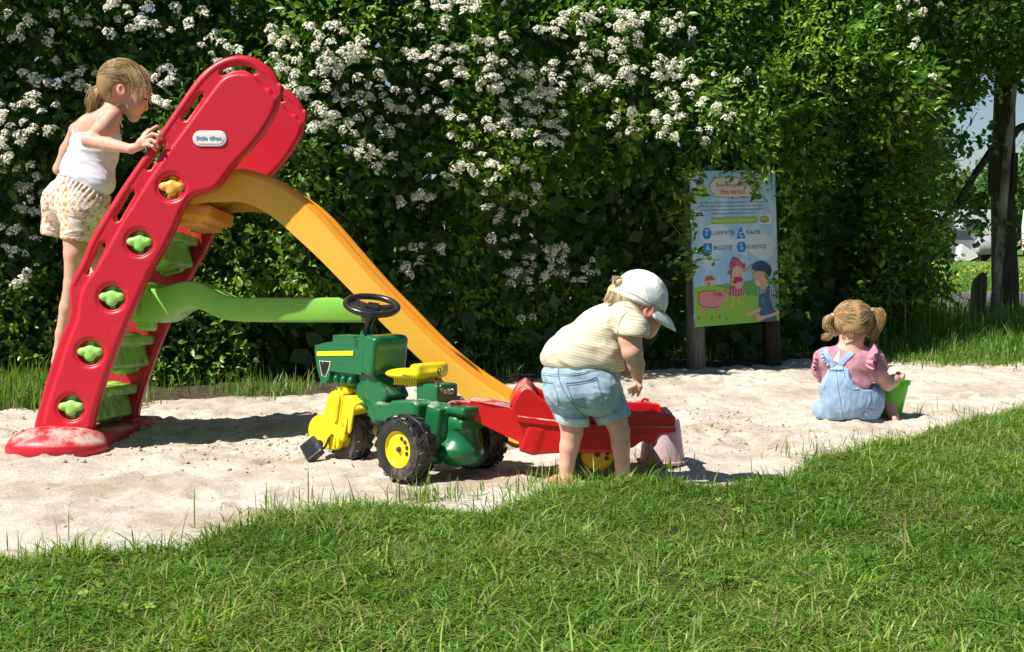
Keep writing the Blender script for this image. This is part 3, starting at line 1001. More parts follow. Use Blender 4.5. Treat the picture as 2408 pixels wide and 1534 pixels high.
_fl = [(150, 185, 90, 35, 11), (120, 250, 60, 30, 5), (45, 290, 50, 40, 8), (100, 320, 50, 30, 6), (35, 360, 40, 40, 5), (60, 420, 60, 40, 6), (60, 530, 70, 40, 7), (90, 480, 60, 30, 5), (50, 620, 60, 60, 5), (25, 65, 60, 40, 6),
       (150, 60, 90, 50, 7), (300, 60, 120, 45, 12), (430, 60, 100, 40, 8), (250, 230, 60, 80, 4), (400, 150, 60, 50, 5), (400, 225, 40, 40, 7), (530, 120, 60, 20, 5),
       (700, 95, 60, 30, 8), (800, 95, 70, 40, 12), (740, 150, 90, 40, 12), (840, 170, 80, 50, 14), (900, 220, 70, 40, 10), (760, 240, 70, 40, 10), (820, 290, 90, 40, 14), (930, 290, 60, 40, 6), (900, 360, 60, 40, 8), (860, 370, 50, 30, 5),
       (970, 130, 50, 30, 4), (1040, 160, 50, 30, 6), (1080, 15, 70, 22, 9), (1000, 60, 60, 40, 4), (1160, 130, 60, 45, 9), (1120, 200, 80, 40, 10), (1060, 140, 40, 30, 5), (1190, 190, 60, 40, 10), (1000, 240, 40, 30, 4), (1060, 280, 40, 20, 4),
       (1310, 70, 70, 25, 9), (1370, 45, 60, 15, 6), (1440, 60, 70, 28, 11), (1520, 70, 70, 25, 9), (1600, 65, 40, 25, 4), (1450, 130, 60, 35, 10), (1480, 170, 30, 30, 5), (1380, 130, 40, 30, 5), (1270, 175, 60, 30, 8), (1350, 185, 60, 30, 8),
       (1250, 240, 80, 30, 12), (1420, 195, 70, 30, 9), (1520, 160, 60, 30, 9), (1590, 175, 40, 30, 6), (1590, 215, 50, 40, 7), (1300, 270, 60, 30, 6), (1200, 300, 70, 25, 10), (1290, 325, 50, 25, 7), (1100, 320, 60, 30, 4), (1180, 385, 60, 40, 5), (1470, 300, 40, 30, 4),
       (1560, 280, 50, 30, 7), (1620, 240, 40, 40, 4), (1660, 330, 40, 25, 3), (1450, 270, 40, 30, 4), (1040, 400, 80, 40, 7), (1020, 480, 50, 40, 4), (970, 470, 40, 30, 4), (1000, 590, 50, 20, 6), (1170, 430, 50, 40, 4), (1190, 500, 60, 30, 6), (1250, 460, 50, 30, 4),
       (1280, 600, 60, 40, 9), (1230, 650, 60, 40, 7), (1320, 640, 40, 30, 5), (1400, 660, 50, 50, 5), (1180, 560, 60, 40, 3), (1240, 720, 50, 30, 2), (1730, 190, 40, 40, 2), (2130, 25, 40, 25, 5), (2140, 105, 15, 12, 2), (2170, 190, 15, 10, 1),
       (1640, 180, 30, 30, 3), (600, 750, 120, 30, 3), (930, 620, 60, 30, 3), (1680, 270, 40, 30, 3), (1000, 25, 30, 20, 2), (1560, 330, 40, 20, 3), (560, 160, 100, 40, 4), (690, 200, 30, 30, 3)]
_rf = random.Random(11)
for (cx, cy, rx, ry, n) in _fl:
    for k in range(int(n * 1.45)):
        a = _rf.uniform(0, 6.28); q = math.sqrt(_rf.random())
        p = front_at(cx + rx * q * math.cos(a), cy + ry * q * math.sin(a))
        if p.x < -4 or p.x > 3.9: continue
        i = shrub_of(p.x); root = shrub_roots[i]
        o = bpy.data.objects.new('flower_head', BLOOMS[_rf.randrange(10)])
        s = _rf.uniform(.7, 1.15) * .76
        o.scale = (s, s, s * _rf.uniform(.7, 1.2))
        o.location = Vector((p.x, p.y - _rf.uniform(.03, .22), p.z)) - root.location
        o.rotation_euler = (_rf.gauss(.45, .3), _rf.gauss(0, .3), _rf.uniform(0, 6.28))
        o.rotation_euler = (Matrix.Rotation(_rf.gauss(.7, .3), 3, 'X') @ Matrix.Rotation(_rf.gauss(0, .3), 3, 'Y') @ Matrix.Rotation(_rf.uniform(0, 6.28), 3, 'Z')).to_euler()
        link(o, root)
# ================================================================ slide
def plastic(name, col, fade, rough=.38, vs=3, bumpd=.0006):
    return principled(name, col, rough=rough, spec=.45, col2=fade, vscale=vs, bump=(260, bumpd))

M_red = plastic('red moulded plastic', (.60, .012, .030), (.54, .012, .028))
def speckle(m, col, sc=140, lo=.66, hi=.76, amt=.5):
    n, l = nt(m); b = n['Principled BSDF']; tc = n.new('ShaderNodeTexCoord')
    t = n.new('ShaderNodeTexNoise'); t.inputs['Scale'].default_value = sc; t.inputs['Detail'].default_value = 2
    t2 = n.new('ShaderNodeTexNoise'); t2.inputs['Scale'].default_value = 5; t2.inputs['Detail'].default_value = 5
    l.new(tc.outputs['Object'], t.inputs['Vector']); l.new(tc.outputs['Object'], t2.inputs['Vector'])
    a = n.new('ShaderNodeMath'); a.operation = 'MULTIPLY_ADD'; a.inputs[1].default_value = .45; l.new(t2.outputs['Fac'], a.inputs[0]); l.new(t.outputs['Fac'], a.inputs[2])
    r = n.new('ShaderNodeMapRange'); r.inputs[1].default_value = lo + .2; r.inputs[2].default_value = hi + .2; r.inputs[4].default_value = amt; l.new(a.outputs[0], r.inputs[0])
    x = n.new('ShaderNodeMix'); x.data_type = 'RGBA'; l.new(r.outputs[0], x.inputs['Factor']); l.new(b.inputs['Base Color'].links[0].from_socket, x.inputs['A']); x.inputs['B'].default_value = (*col, 1)
    l.new(x.outputs['Result'], b.inputs['Base Color'])
speckle(M_red, (.56, .16, .15), amt=.30)
M_lime = plastic('lime green plastic', (.29, .64, .085), (.24, .57, .07))
M_lime2 = plastic('pale lime knob plastic', (.36, .70, .16), (.31, .63, .12))
M_amber = plastic('orange yellow plastic', (.93, .55, .075), (.92, .47, .045), vs=2.2)
speckle(M_amber, (.52, .36, .16), sc=60, lo=.64, hi=.80, amt=.35)
speckle(M_lime, (.20, .34, .08), sc=50, lo=.64, hi=.8, amt=.4)
M_amber2 = plastic('yellow knob plastic', (.85, .50, .08), (.80, .44, .06))

def dusty(src, name, dust=(.55, .46, .38), lo=.45, hi=.62, sc=9, thr=.35):
    """settled sand on faces that look up"""
    m = src.copy(); m.name = name
    n, l = nt(m); b = n['Principled BSDF']
    g = n.new('ShaderNodeNewGeometry'); sx = n.new('ShaderNodeSeparateXYZ'); l.new(g.outputs['Normal'], sx.inputs[0])
    mr = n.new('ShaderNodeMapRange'); mr.inputs[1].default_value = thr; mr.inputs[2].default_value = min(1, thr + .4); l.new(sx.outputs['Z'], mr.inputs[0])
    tc = n.new('ShaderNodeTexCoord')
    t = n.new('ShaderNodeTexNoise'); t.inputs['Scale'].default_value = sc; t.inputs['Detail'].default_value = 7; t.inputs['Roughness'].default_value = .7
    l.new(tc.outputs['Object'], t.inputs['Vector'])
    mr2 = n.new('ShaderNodeMapRange'); mr2.inputs[1].default_value = lo; mr2.inputs[2].default_value = hi; l.new(t.outputs['Fac'], mr2.inputs[0])
    mm = n.new('ShaderNodeMath'); mm.operation = 'MULTIPLY'; l.new(mr.outputs[0], mm.inputs[0]); l.new(mr2.outputs[0], mm.inputs[1])
    mx = n.new('ShaderNodeMix'); mx.data_type = 'RGBA'; l.new(mm.outputs[0], mx.inputs['Factor'])
    old = b.inputs['Base Color'].links[0].from_socket if b.inputs['Base Color'].links else None
    if old: l.new(old, mx.inputs['A'])
    else: mx.inputs['A'].default_value = b.inputs['Base Color'].default_value
    mx.inputs['B'].default_value = (*dust, 1)
    l.new(mx.outputs['Result'], b.inputs['Base Color'])
    r = n.new('ShaderNodeMapRange'); r.inputs[3].default_value = b.inputs['Roughness'].default_value; r.inputs[4].default_value = .95
    l.new(mm.outputs[0], r.inputs[0]); l.new(r.outputs[0], b.inputs['Roughness'])
    return m
M_reddust = dusty(M_red, 'sandy red plastic')
M_limedust = dusty(M_lime, 'grimy green plastic', dust=(.13, .17, .05), lo=.45, hi=.7, sc=14, thr=-1.5)

TILT = math.radians(3.7)
SY0 = 6.0
S_O = Vector((P(145, 1040, SY0).x, SY0, 0))
SLIDE = thing('playground_slide', 'large red plastic slide with orange yellow chute and green steps on the sand', 'slide', S_O, (-TILT, 0, 0))
S_M = Matrix.Translation(S_O) @ Matrix.Rotation(-TILT, 4, 'X')
S_MI = S_M.inverted()
S_W = S_M.to_3x3() @ Vector((0, 1, 0))

def sl(px, w=0.0):
    """frame point -> slide coordinates on the plane y=w"""
    p = S_MI @ onplane(px[0], px[1], S_M @ Vector((0, w, 0)), S_W)
    return (p.x, p.z)
def sl3(px, w=0.0):
    a = sl(px, w); return Vector((a[0], w, a[1]))

WID = .80
# outer outline of a side panel, in the frame
_out = [c1(1500, 110), c1(1410, 140), c1(1310, 205), c1(1240, 285), c1(1130, 450), c1(1000, 640), c1(880, 810), c1(760, 985), c1(640, 1180), c1(560, 1310), c2(525, 150),
        c2(480, 230), c2(445, 290), c2(434, 350), c2(442, 420), c2(440, 490), c2(418, 560), c2(372, 655), c2(330, 790), c2(290, 910), c2(250, 1060), c2(222, 1160), c2(196, 1262),
        c2(588, 1270), c2(600, 1180), c2(632, 1060), c2(665, 960), c2(720, 800), c2(785, 635), c2(860, 460), c2(915, 340), c2(985, 195), c1(1075, 1340), c1(1140, 1200), c1(1185, 1090), c1(1215, 1045), c1(1255, 1015), c1(1340, 1000),
        c1(1385, 985), c1(1425, 945), c1(1490, 850), c1(1560, 775), c1(1640, 690), c1(1715, 590), c1(1770, 490), c1(1800, 400), c1(1806, 330), c1(1790, 262), c1(1750, 200), c1(1700, 155), c1(1640, 122), c1(1570, 106)]
_out2 = [sl(p) for p in _out]
_out2s = smooth_poly(_out2, 2)
def circ(c, r, n=40, k=1.0):
    return [(c[0] + r * math.cos(2 * math.pi * i / n), c[1] + r * k * math.sin(2 * math.pi * i / n)) for i in range(n)]
_holes = [c1(1105, 968), c1(897, 1325), c2(718, 390), c2(578, 745), c2(455, 1100)]
_hc = [sl(p) for p in _holes]
def slot(pts, w, n=10):
    """thin rounded slot following a centre polyline"""
    pts = [Vector(p) for p in pts]
    L, R = [], []
    for i, p in enumerate(pts):
        t = (pts[min(i + 1, len(pts) - 1)] - pts[max(i - 1, 0)]).normalized(); nn = Vector((-t.y, t.x)) * w
        L.append(tuple(p + nn)); R.append(tuple(p - nn))
    e = (pts[-1] - pts[-2]).normalized(); s = (pts[0] - pts[1]).normalized()
    return L + [tuple(pts[-1] + e * w)] + R[::-1] + [tuple(pts[0] + s * w)]
_slots = [[c1(1428, 222), c1(1490, 190), c1(1570, 184), c1(1635, 218)], [c1(1290, 368), c1(1240, 440), c1(1182, 520)], [c1(1052, 678), c1(1000, 760), c1(950, 838)],
          [c1(845, 998), c1(795, 1085), c1(745, 1172)], [c1(655, 1335), c1(620, 1415), c1(585, 1490), c2(560, 225)]]
_slots2 = [slot([sl(p) for p in s], .0115) for s in _slots]
# handrail centre line
_rail = [c1(1725, 285), c1(1690, 215), c1(1630, 162), c1(1560, 140), c1(1490, 145), c1(1420, 175), c1(1350, 230), c1(1280, 305), c1(1165, 470), c1(1035, 660), c1(915, 835), c1(795, 1010), c1(675, 1205), c1(600, 1335),
         c2(552, 170), c2(505, 255), c2(478, 310)]
_rail = [(x - 10 * .3641 * (i > 4), y - 6 * .3641) for i, (x, y) in enumerate(_rail)]
_rail = [c1(1640, 640), c1(1715, 545), c1(1762, 450), c1(1776, 370), c1(1765, 300), c1(1735, 235)] + _rail[1:]
_rail2 = [sl(p) for p in _rail]
# raised main face (inside of the slot line)
_face = [c1(1560, 222), c1(1500, 226), c1(1440, 250), c1(1400, 290), c1(1340, 370), c1(1180, 590), c1(1090, 710), c1(960, 900), c1(880, 1030), c1(770, 1200), c1(690, 1350), c1(600, 1510), c2(560, 260), c2(520, 330), c2(500, 400), c2(496, 500),
         c2(470, 570), c2(425, 670), c2(385, 800), c2(345, 920), c2(300, 1060), c2(250, 1262)] + _out[23:]
_face = _face[:-4] + [c1(1775, 380), c1(1750, 320), c1(1715, 320), c1(1675, 285), c1(1650, 250), c1(1610, 228)]
_face2 = smooth_poly([sl(p) for p in _face], 2)

def to_slide(me, w):
    # plate lies in local xy with thickness z: (x, y, z) -> (x, w + z, y); front is -w
    me.transform(Matrix(((1, 0, 0, 0), (0, 0, -1, 0), (0, 1, 0, 0), (0, 0, 0, 1))))
    me.transform(Matrix.Translation((0, w, 0)))
    return me

def smooth_mesh(me, mat, name, ang=50):
    for p in me.polygons: p.use_smooth = True
    try: me.set_sharp_from_angle(angle=math.radians(ang))
    except Exception: pass
    me.materials.clear(); me.materials.append(mat); me.name = name
    return me

def side_panel(w, name='side_panel', flip=1):
    bm = bmesh.new()
    hol = [circ(c, .050) for c in _hc]
    web = curve_plate([_out2s] + _slots2 + hol, .017, .012, 3)
    bm_add_mesh(bm, web, Matrix.Identity(4))
    rims = [circ(c, .056) for c in _hc]
    face = curve_plate([_face2] + rims, .036, .020, 5)
    bm_add_mesh(bm, face, Matrix.Identity(4))
    # lower outer rim bulge
    me = bpy.data.meshes.new('side_panel'); bm.to_mesh(me); bm.free()
    to_slide(me, w + .036)
    bm = bmesh.new(); bm.from_mesh(me); bpy.data.meshes.remove(me)
    bm_tube(bm, [Vector((a, w + .036, b)) for a, b in smooth_poly(_rail2, 2, closed=False)], .0205, 14)
    # rolled rims round the holes
    for c in _hc:
        bm_tube(bm, [Vector((a, w + .012, b)) for a, b in circ(c, .060, 40)], .0075, 8, closed=True)
    me = bpy.data.meshes.new('side_panel'); bm.to_mesh(me); bm.free()
    o = obj(name, smooth_mesh(me, M_red, 'side_panel'), SLIDE)
    return o
side_panel(0.0)
side_panel(WID - .072)

# badge with lettering
_bc = sl(c1(1356, 654))
def stadium(cx, cy, a, b, n=14):
    pts = []
    for s in (1, -1):
        for i in range(n + 1):
            t = -math.pi / 2 + math.pi * i / n
            pts.append((cx + s * ((a - b) + b * math.cos(t)), cy + s * b * math.sin(t)))
    return pts
M_badge = principled('white badge rim', (.80, .72, .70), rough=.4)
M_badge2 = principled('cream badge face', (.82, .80, .68), rough=.45)
M_blue = principled('blue badge print', (.10, .26, .55), rough=.5)
me = to_slide(curve_plate([stadium(0, 0, .0735, .034)], .006, .004), 0)
bd = obj('badge', smooth_mesh(me, M_badge, 'badge'), SLIDE); bd.location = (_bc[0], .000, _bc[1])
me = to_slide(curve_plate([stadium(0, 0, .062, .0235)], .002, .001), 0)
o = obj('badge_face', smooth_mesh(me, M_badge2, 'badge_face'), bd); o.location = (0, -.006, 0)
me = to_slide(text_mesh("little tikes.", .0275, .0006, bold=.0005), 0)
o = obj('lettering', smooth_mesh(me, M_blue, 'lettering'), bd); o.location = (0, -.0088, 0)

# steps: lipped trays running between the panels, with clover knobs pushed through the holes
def clover(c, w0, w1, name, mat, s=1.0):
    S = SDF(.0022, .012)
    for (dx, dz, rx, rz) in ((-.033, .006, .022, .0185), (.033, .006, .022, .0185), (0, .012, .026, .022), (0, -.014, .024, .021)):
        S.ell((dx * s, 0, dz * s), (rx * s, .016, rz * s))
    me = S.mesh('knob', mat, 2)
    return me

def stepbox(i, c, n):
    mat = M_limedust if i else M_amber
    S = SDF(.006, .01)
    hw = (WID - .10) / 2
    wm = WID / 2
    if i == 0:
        return None
    cx, cz = c
    R = Matrix.Rotation(math.radians(-14), 3, 'Y')
    S.box((cx - .012, wm, cz - .012), (.052, hw - .006, .064), R, .014)
    S.box((cx + .012, wm, cz + .052), (.068, hw, .012), None, .012)
    for q in (.23, .77):
        S.ell((cx + .01, WID * q, cz + .075), (.045, .07, .018))
    for q in (.18, .82):
        S.box((cx - .02, WID * q, cz - .075), (.035, .035, .02), R, .014)
    me = S.mesh('step', mat, 2)
    return me
for i, c in enumerate(_hc):
    me = stepbox(i, c, len(_hc))
    if me: st = obj('step', me, SLIDE)
    else: st = SLIDE
    kme = clover(c, 0, 0, 'knob', M_amber2 if i == 0 else M_lime2)
    k = obj('knob', kme, st); k.location = (c[0], .010, c[1] - .002)
    k2 = k.copy(); link(k2, st); k2.location = (c[0], WID - .012, c[1] - .002)
    # dark cross rib behind the knob
    bm = bmesh.new(); bm_box(bm, c[0], .055, c[1], .026, .05, .108); bm_box(bm, c[0], .055, c[1], .075, .05, .026)
    bm_obj('knob_socket', bm, M_amber if i == 0 else M_lime, st, bevel=.005)

# base foot: two lobes joined by a waisted bar
S = SDF(.008, .05)
u0 = .065; 
S.ell((-.005, -.055, .02), (.215, .145, .075), k=.03)
S.ell((-.005, -.05, .0), (.21, .14, .075), k=.02)
S.box((.01, WID + .03, .032), (.165, .08, .022), None, .045, k=.03)
S.box((.01, WID / 2, .024), (.125, WID / 2, .022), None, .035, k=.06)
S.ell((-.02, -.05, .055), (.17, .10, .052), k=.03)
S.cut((0, 0, -.03), (0, 0, -1))
obj('base', S.mesh('base', M_reddust, 3), SLIDE)
bm = bmesh.new()
for (cx, cy, a, b) in ((-.005, -.05, .208, .138),):
    bm_tube(bm, [Vector((cx + a * math.cos(t), cy + b * math.sin(t), .012)) for t in np.linspace(0, 2 * math.pi, 40, endpoint=False)], .009, 8, closed=True)
bm_obj('base_rim', bm, M_red, SLIDE)

# chute ------------------------------------------------------------------
W1, W2 = .13, .67          # near and far wall
_T = [(440, 452), (500, 415), (561, 393), (600, 402), (648, 418), (700, 448), (752, 492), (800, 548), (850, 606), (905, 668), (960, 722), (1015, 780), (1070, 832), (1120, 872), (1165, 902), (1215, 934), (1265, 958), (1320, 968)]
_B = [(430, 489), (470, 478), (520, 474), (560, 474), (600, 484), (650, 516), (700, 562), (752, 610), (802, 662), (850, 710), (905, 768), (955, 815), (1005, 862), (1055, 908), (1105, 946), (1160, 992), (1195, 1046), (1300, 1050)]
def resample(pts, n):
    pts = [Vector(p) for p in pts]
    d = [0]
    for a, b in zip(pts, pts[1:]): d.append(d[-1] + (b - a).length)
    out = []
    for i in range(n):
        t = d[-1] * i / (n - 1)
        j = max(0, min(len(pts) - 2, int(np.searchsorted(d, t)) - 1))
        f = (t - d[j]) / max(d[j + 1] - d[j], 1e-9)
        out.append(pts[j].lerp(pts[j + 1], f))
    return out
_t2 = [Vector(sl(p, W1)) for p in _T]; _b2 = [Vector(sl(p, W1)) for p in _B]
_t2 = [Vector(p) for p in smooth_poly([tuple(p) for p in _t2], 2, closed=False)]; _b2 = [Vector(p) for p in smooth_poly([tuple(p) for p in _b2], 2, closed=False)]
bm = bmesh.new(); rings = []
for t, b in zip(_t2, _b2):
    up = (t - b); h = up.length; up.normalize()
    bed = min(.07, h * .55)
    def q(w, dn, side=0): 
        p = t - up * dn
        return Vector((p.x, w, p.y))
    prof = []
    prof += [q(W1 + .0, h), q(W1 - .002, h * .6), q(W1, .03), q(W1 + .004, .010), q(W1 + .014, .001), q(W1 + .028, .0), q(W1 + .040, .008), q(W1 + .048, .025), q(W1 + .060, bed * .85), q(W1 + .085, bed),
             q((W1 + W2) / 2, bed + .004), q(W2 - .085, bed), q(W2 - .060, bed * .85), q(W2 - .048, .025), q(W2 - .040, .008), q(W2 - .028, 0), q(W2 - .014, .001), q(W2 - .004, .010), q(W2, .03), q(W2 + .002, h * .6), q(W2, h),
             q(W2 - .012, h), q(W2 - .02, bed + .012), q(W1 + .02, bed + .012), q(W1 + .012, h)]
    rings.append([bm.verts.new(p) for p in prof])
for a, b in zip(rings, rings[1:]):
    m = len(a)
    for k in range(m): bm.faces.new((a[k], a[(k + 1) % m], b[(k + 1) % m], b[k]))
bm.faces.new(rings[0][::-1]); bm.faces.new(rings[-1])
bmesh.ops.recalc_face_normals(bm, faces=bm.faces)
bm.faces.ensure_lookup_table(); bm.verts.index_update()
_np = 25
for f in bm.faces:
    if len(f.verts) != 4: continue
    ks = sorted(v.index % _np for v in f.verts)
    k = 24 if (ks[0] == 0 and ks[-1] == 24) else ks[0]
    if 2 <= k <= 8 or 12 <= k <= 15 or k in (24, 23): f.material_index = 1
_co = bm_obj('chute', bm, M_amber, SLIDE)
_co.data.materials.append(plastic('deep orange plastic edge', (.90, .33, .02), (.88, .38, .03), vs=5))
# seat deck under the top of the chute with its hanging bracket
S = SDF(.007, .02)
a = sl3((478, 505), .40); 
S.box(a, (.075, .26, .020), Matrix.Rotation(math.radians(8), 3, 'Y'), .012)
a = sl3((470, 520), .40); S.box(a, (.045, .22, .026), None, .014)
a = sl3((468, 528), .66); S.box(a, (.028, .04, .03), None, .012)
obj('seat_deck', S.mesh('seat_deck', plastic('orange deck plastic', (.86, .36, .03), (.80, .30, .03)), 2), SLIDE)

# wavy green brace from the ladder to the chute
_BT = [(296, 700), (320, 684), (345, 679), (375, 679), (405, 668), (430, 661), (465, 662), (500, 680), (530, 697), (570, 700), (640, 700), (720, 700), (806, 700), (850, 700)]
_BB = [(296, 752), (320, 756), (350, 759), (380, 757), (405, 742), (425, 724), (452, 720), (480, 732), (510, 748), (545, 756), (610, 757), (720, 757), (806, 757), (850, 757)]
def strip(T, B, w0, w1, name, mat, wcam):
    t2 = smooth_poly([sl(p, wcam) for p in T], 2, closed=False); b2 = smooth_poly([sl(p, wcam) for p in B], 2, closed=False)
    bm = bmesh.new(); rings = []
    for t, b in zip(t2, b2):
        t = Vector(t); b = Vector(b); e = .012
        u = (t - b).normalized() * e
        pr = [(b + u, w0), (t - u, w0), (t - u * .3, w0 + .004), (t, w0 + e), (t, w1 - e), (t - u, w1), (b + u, w1), (b, w1 - e), (b, w0 + e), (b + u * .3, w0 + .004)]
        rings.append([bm.verts.new((p.x, w, p.y)) for p, w in pr])
    for a, b in zip(rings, rings[1:]):
        m = len(a)
        for k in range(m): bm.faces.new((a[k], a[(k + 1) % m], b[(k + 1) % m], b[k]))
    bm.faces.new(rings[0][::-1]); bm.faces.new(rings[-1])
    return bm_obj(name, bm, mat, SLIDE)
strip(_BT, _BB, .24, .56, 'brace', M_lime, .24)
S = SDF(.005, .01)
S.box(sl3((345, 762), .30), (.026, .03, .018), None, .014)
obj('brace_lug', S.mesh('brace_lug', M_lime, 1), SLIDE)
# ================================================================ pedal tractor
T_O = Vector((-.27, 5.43, 0)); T_O.z = gz(-.27, 5.43) + .002
_h = math.atan2(.685, -.73)                      # heading, seen from above
TRAC = thing('pedal_tractor', 'green and yellow toy pedal tractor with black steering wheel, parked on the sand', 'toy tractor', T_O, (0, 0, _h))
T_M = Matrix.Translation(T_O) @ Matrix.Rotation(_h, 4, 'Z')
T_MI = T_M.inverted()
T_N = T_M.to_3x3() @ Vector((0, 1, 0))
def tl(px, y=0.0):
    """frame point -> tractor (x forward, z up) on the plane at side offset y (+y is the near side)"""
    p = T_MI @ onplane(px[0], px[1], T_M @ Vector((0, y, 0)), T_N)
    return (p.x, p.z)
M_jg = principled('green plastic', (.008, .145, .050), rough=.28, spec=.5, col2=(.010, .125, .045), vscale=4, bump=(300, .0003))
M_jgd = dusty(M_jg, 'sandy green plastic', lo=.5, hi=.75, sc=12, thr=.3)
M_yel = principled('yellow plastic', (.88, .70, .01), rough=.28, spec=.5, col2=(.84, .66, .01), vscale=4, bump=(300, .0003))
M_yeld = dusty(M_yel, 'sandy yellow plastic', lo=.48, hi=.7, sc=16, thr=.2)
speckle(M_jg, (.10, .18, .10), sc=90, amt=.3)
speckle(M_yel, (.60, .48, .20), sc=80, amt=.3)
M_blk = principled('black plastic', (.012, .012, .013), rough=.3, spec=.5, col2=(.03, .03, .03), vscale=14, bump=(200, .0006))
M_tyre = dusty(principled('black moulded tyre', (.012, .012, .013), rough=.34, spec=.5, col2=(.022, .021, .02), vscale=10, bump=(150, .0008)), 'dusty tyre', dust=(.30, .25, .2), lo=.5, hi=.8, sc=10, thr=-.2)
M_rust = principled('rusty steel', (.16, .07, .035), rough=.75, spec=.3, col2=(.07, .04, .03), vscale=90, bump=(200, .001))
M_steel = principled('steel', (.42, .40, .37), rough=.4, metal=.8, col2=(.25, .18, .13), vscale=120)
M_stick = principled('black sticker', (.012, .012, .014), rough=.35)
M_white = principled('white print', (.78, .78, .76), rough=.5)

def wheel(parent, name, loc, R, Wd, rimR, rot, rimcol, side=1, label=None, text=None):
    """axle along local y; tyre with moulded lugs, rim with dished face"""
    w = bpy.data.objects.new(name, None); link(w, parent); w.location = loc; w.rotation_euler = rot; w.empty_display_size = .05
    bm = bmesh.new()
    A = Matrix.Rotation(-math.pi / 2, 4, 'X')        # lathe axis z -> y
    h = Wd / 2
    prof = [(rimR * .98, -h * .62), (rimR * 1.02, -h * .88), (rimR + (R - rimR) * .35, -h * 1.0), (R * .90, -h * .97), (R * .965, -h * .78), (R * .985, -h * .35), (R * .99, 0), (R * .985, h * .35), (R * .965, h * .78), (R * .90, h * .97),
            (rimR + (R - rimR) * .35, h), (rimR * 1.02, h * .88), (rimR * .98, h * .62)]
    bm_lathe(bm, prof, A, 56, closed=True)
    n = 18
    for k in range(n):
        for s in (-1, 1):
            a = 2 * math.pi * (k + (.5 if s > 0 else 0)) / n
            M = Matrix.Rotation(a, 4, 'Y')
            Mx = M @ Matrix.Translation((0, s * h * .5, R * .985)) @ Matrix.Rotation(s * math.radians(24), 4, 'Z')
            bm_box(bm, 0, 0, 0, R * .15, h * .92, R * .035, Mx, .15)
            Mx = M @ Matrix.Translation((0, s * h * .93, R * .89)) @ Matrix.Rotation(s * math.radians(-34), 4, 'X')
            bm_box(bm, 0, 0, 0, R * .14, h * .10, R * .15, Mx, .2)
    bm_tube(bm, [Vector((R * math.cos(t), 0, R * math.sin(t))) for t in np.linspace(0, 2 * math.pi, 48, endpoint=False)], .004, 6, closed=True)
    ty = bm_obj('tyre', bm, M_tyre, w)
    if text:
        bm = bmesh.new()
        for word, a0, st in text:
            for i, ch in enumerate(word):
                if ch == ' ': continue
                a = math.radians(a0 - i * st)
                me = text_mesh(ch, .021, .0008, bold=.0006)
                rr = rimR + (R - rimR) * .42
                # letter up = outward; lies on the outer wall facing +y side
                Mx = Matrix.Rotation(math.pi / 2 - a, 4, 'Y') 
                Mx = Matrix(((math.sin(a), math.cos(a), 0, rr * math.cos(a)), (0, 0, side, side * (h * 1.0)), (-math.cos(a) * 1, math.sin(a), 0, rr * math.sin(a)), (0, 0, 0, 1)))
                # x axis points clockwise as seen from outside
                bm_add_mesh(bm, me, Mx)
        bmesh.ops.recalc_face_normals(bm, faces=bm.faces)
        me = bpy.data.meshes.new('tyre_lettering'); bm.to_mesh(me); bm.free(); me.materials.append(M_tyre2)
        # mirror x for the +y side so that it reads from outside
        if side > 0: me.transform(Matrix.Scale(-1, 4, (1, 0, 0)))
        obj('tyre_lettering', me, ty)
    bm = bmesh.new()
    d = h * .50
    prof = [(0, -d * .9), (rimR * .8, -d * .9), (rimR * 1.0, -h * .86), (rimR * 1.0, h * .86 if side > 0 else h * .86), (rimR * .96, h * .70), (rimR * .9, h * .62), (rimR * .85, h * .66), (rimR * .3, h * .60), (rimR * .26, h * .66), (0, h * .66)]
    if side < 0: prof = [(r, -z) for r, z in prof][::-1]
    bm_lathe(bm, prof, A, 40)
    rim = bm_obj('rim', bm, rimcol, w)
    fs = side * (h * .66)
    bm = bmesh.new()
    bm_lathe(bm, [(0, 0), (.011, 0), (.011, .006), (.007, .012), (0, .013)], Matrix.Translation((0, fs, 0)) @ (A if side > 0 else A @ Matrix.Rotation(math.pi, 4, 'X')), 12)
    bm_obj('axle_cap', bm, M_rust, rim)
    for a in (125, 155, 185, 215) if side > 0 else (60, 250):
        t = math.radians(a)
        bm = bmesh.new()
        rr = .0085 if side > 0 else .014
        bm_lathe(bm, [(0, -.001), (rr, -.001), (rr, .0012), (0, .0012)], Matrix.Translation((rimR * .62 * math.cos(t), fs * 1.0, rimR * .62 * math.sin(t))) @ A, 14)
        bm_obj('rim_hole', bm, M_blk, rim)
    return w
M_tyre2 = principled('raised tyre lettering', (.035, .034, .033), rough=.55)
WR = .127
wheel(TRAC, 'rear_wheel', (0, .195, WR), WR, .095, .070, (0, .3, 0), M_yel, 1, text=[("ROLLY TOYS", 200, -13), ("270X90", 75, 13)])
wheel(TRAC, 'rear_wheel', (0, -.195, WR), WR, .095, .070, (0, .9, 0), M_yel, -1)
wheel(TRAC, 'front_wheel', (.55, 0, .113), .118, .085, .06, (0, .5, math.radians(-8)), M_yel, 1)

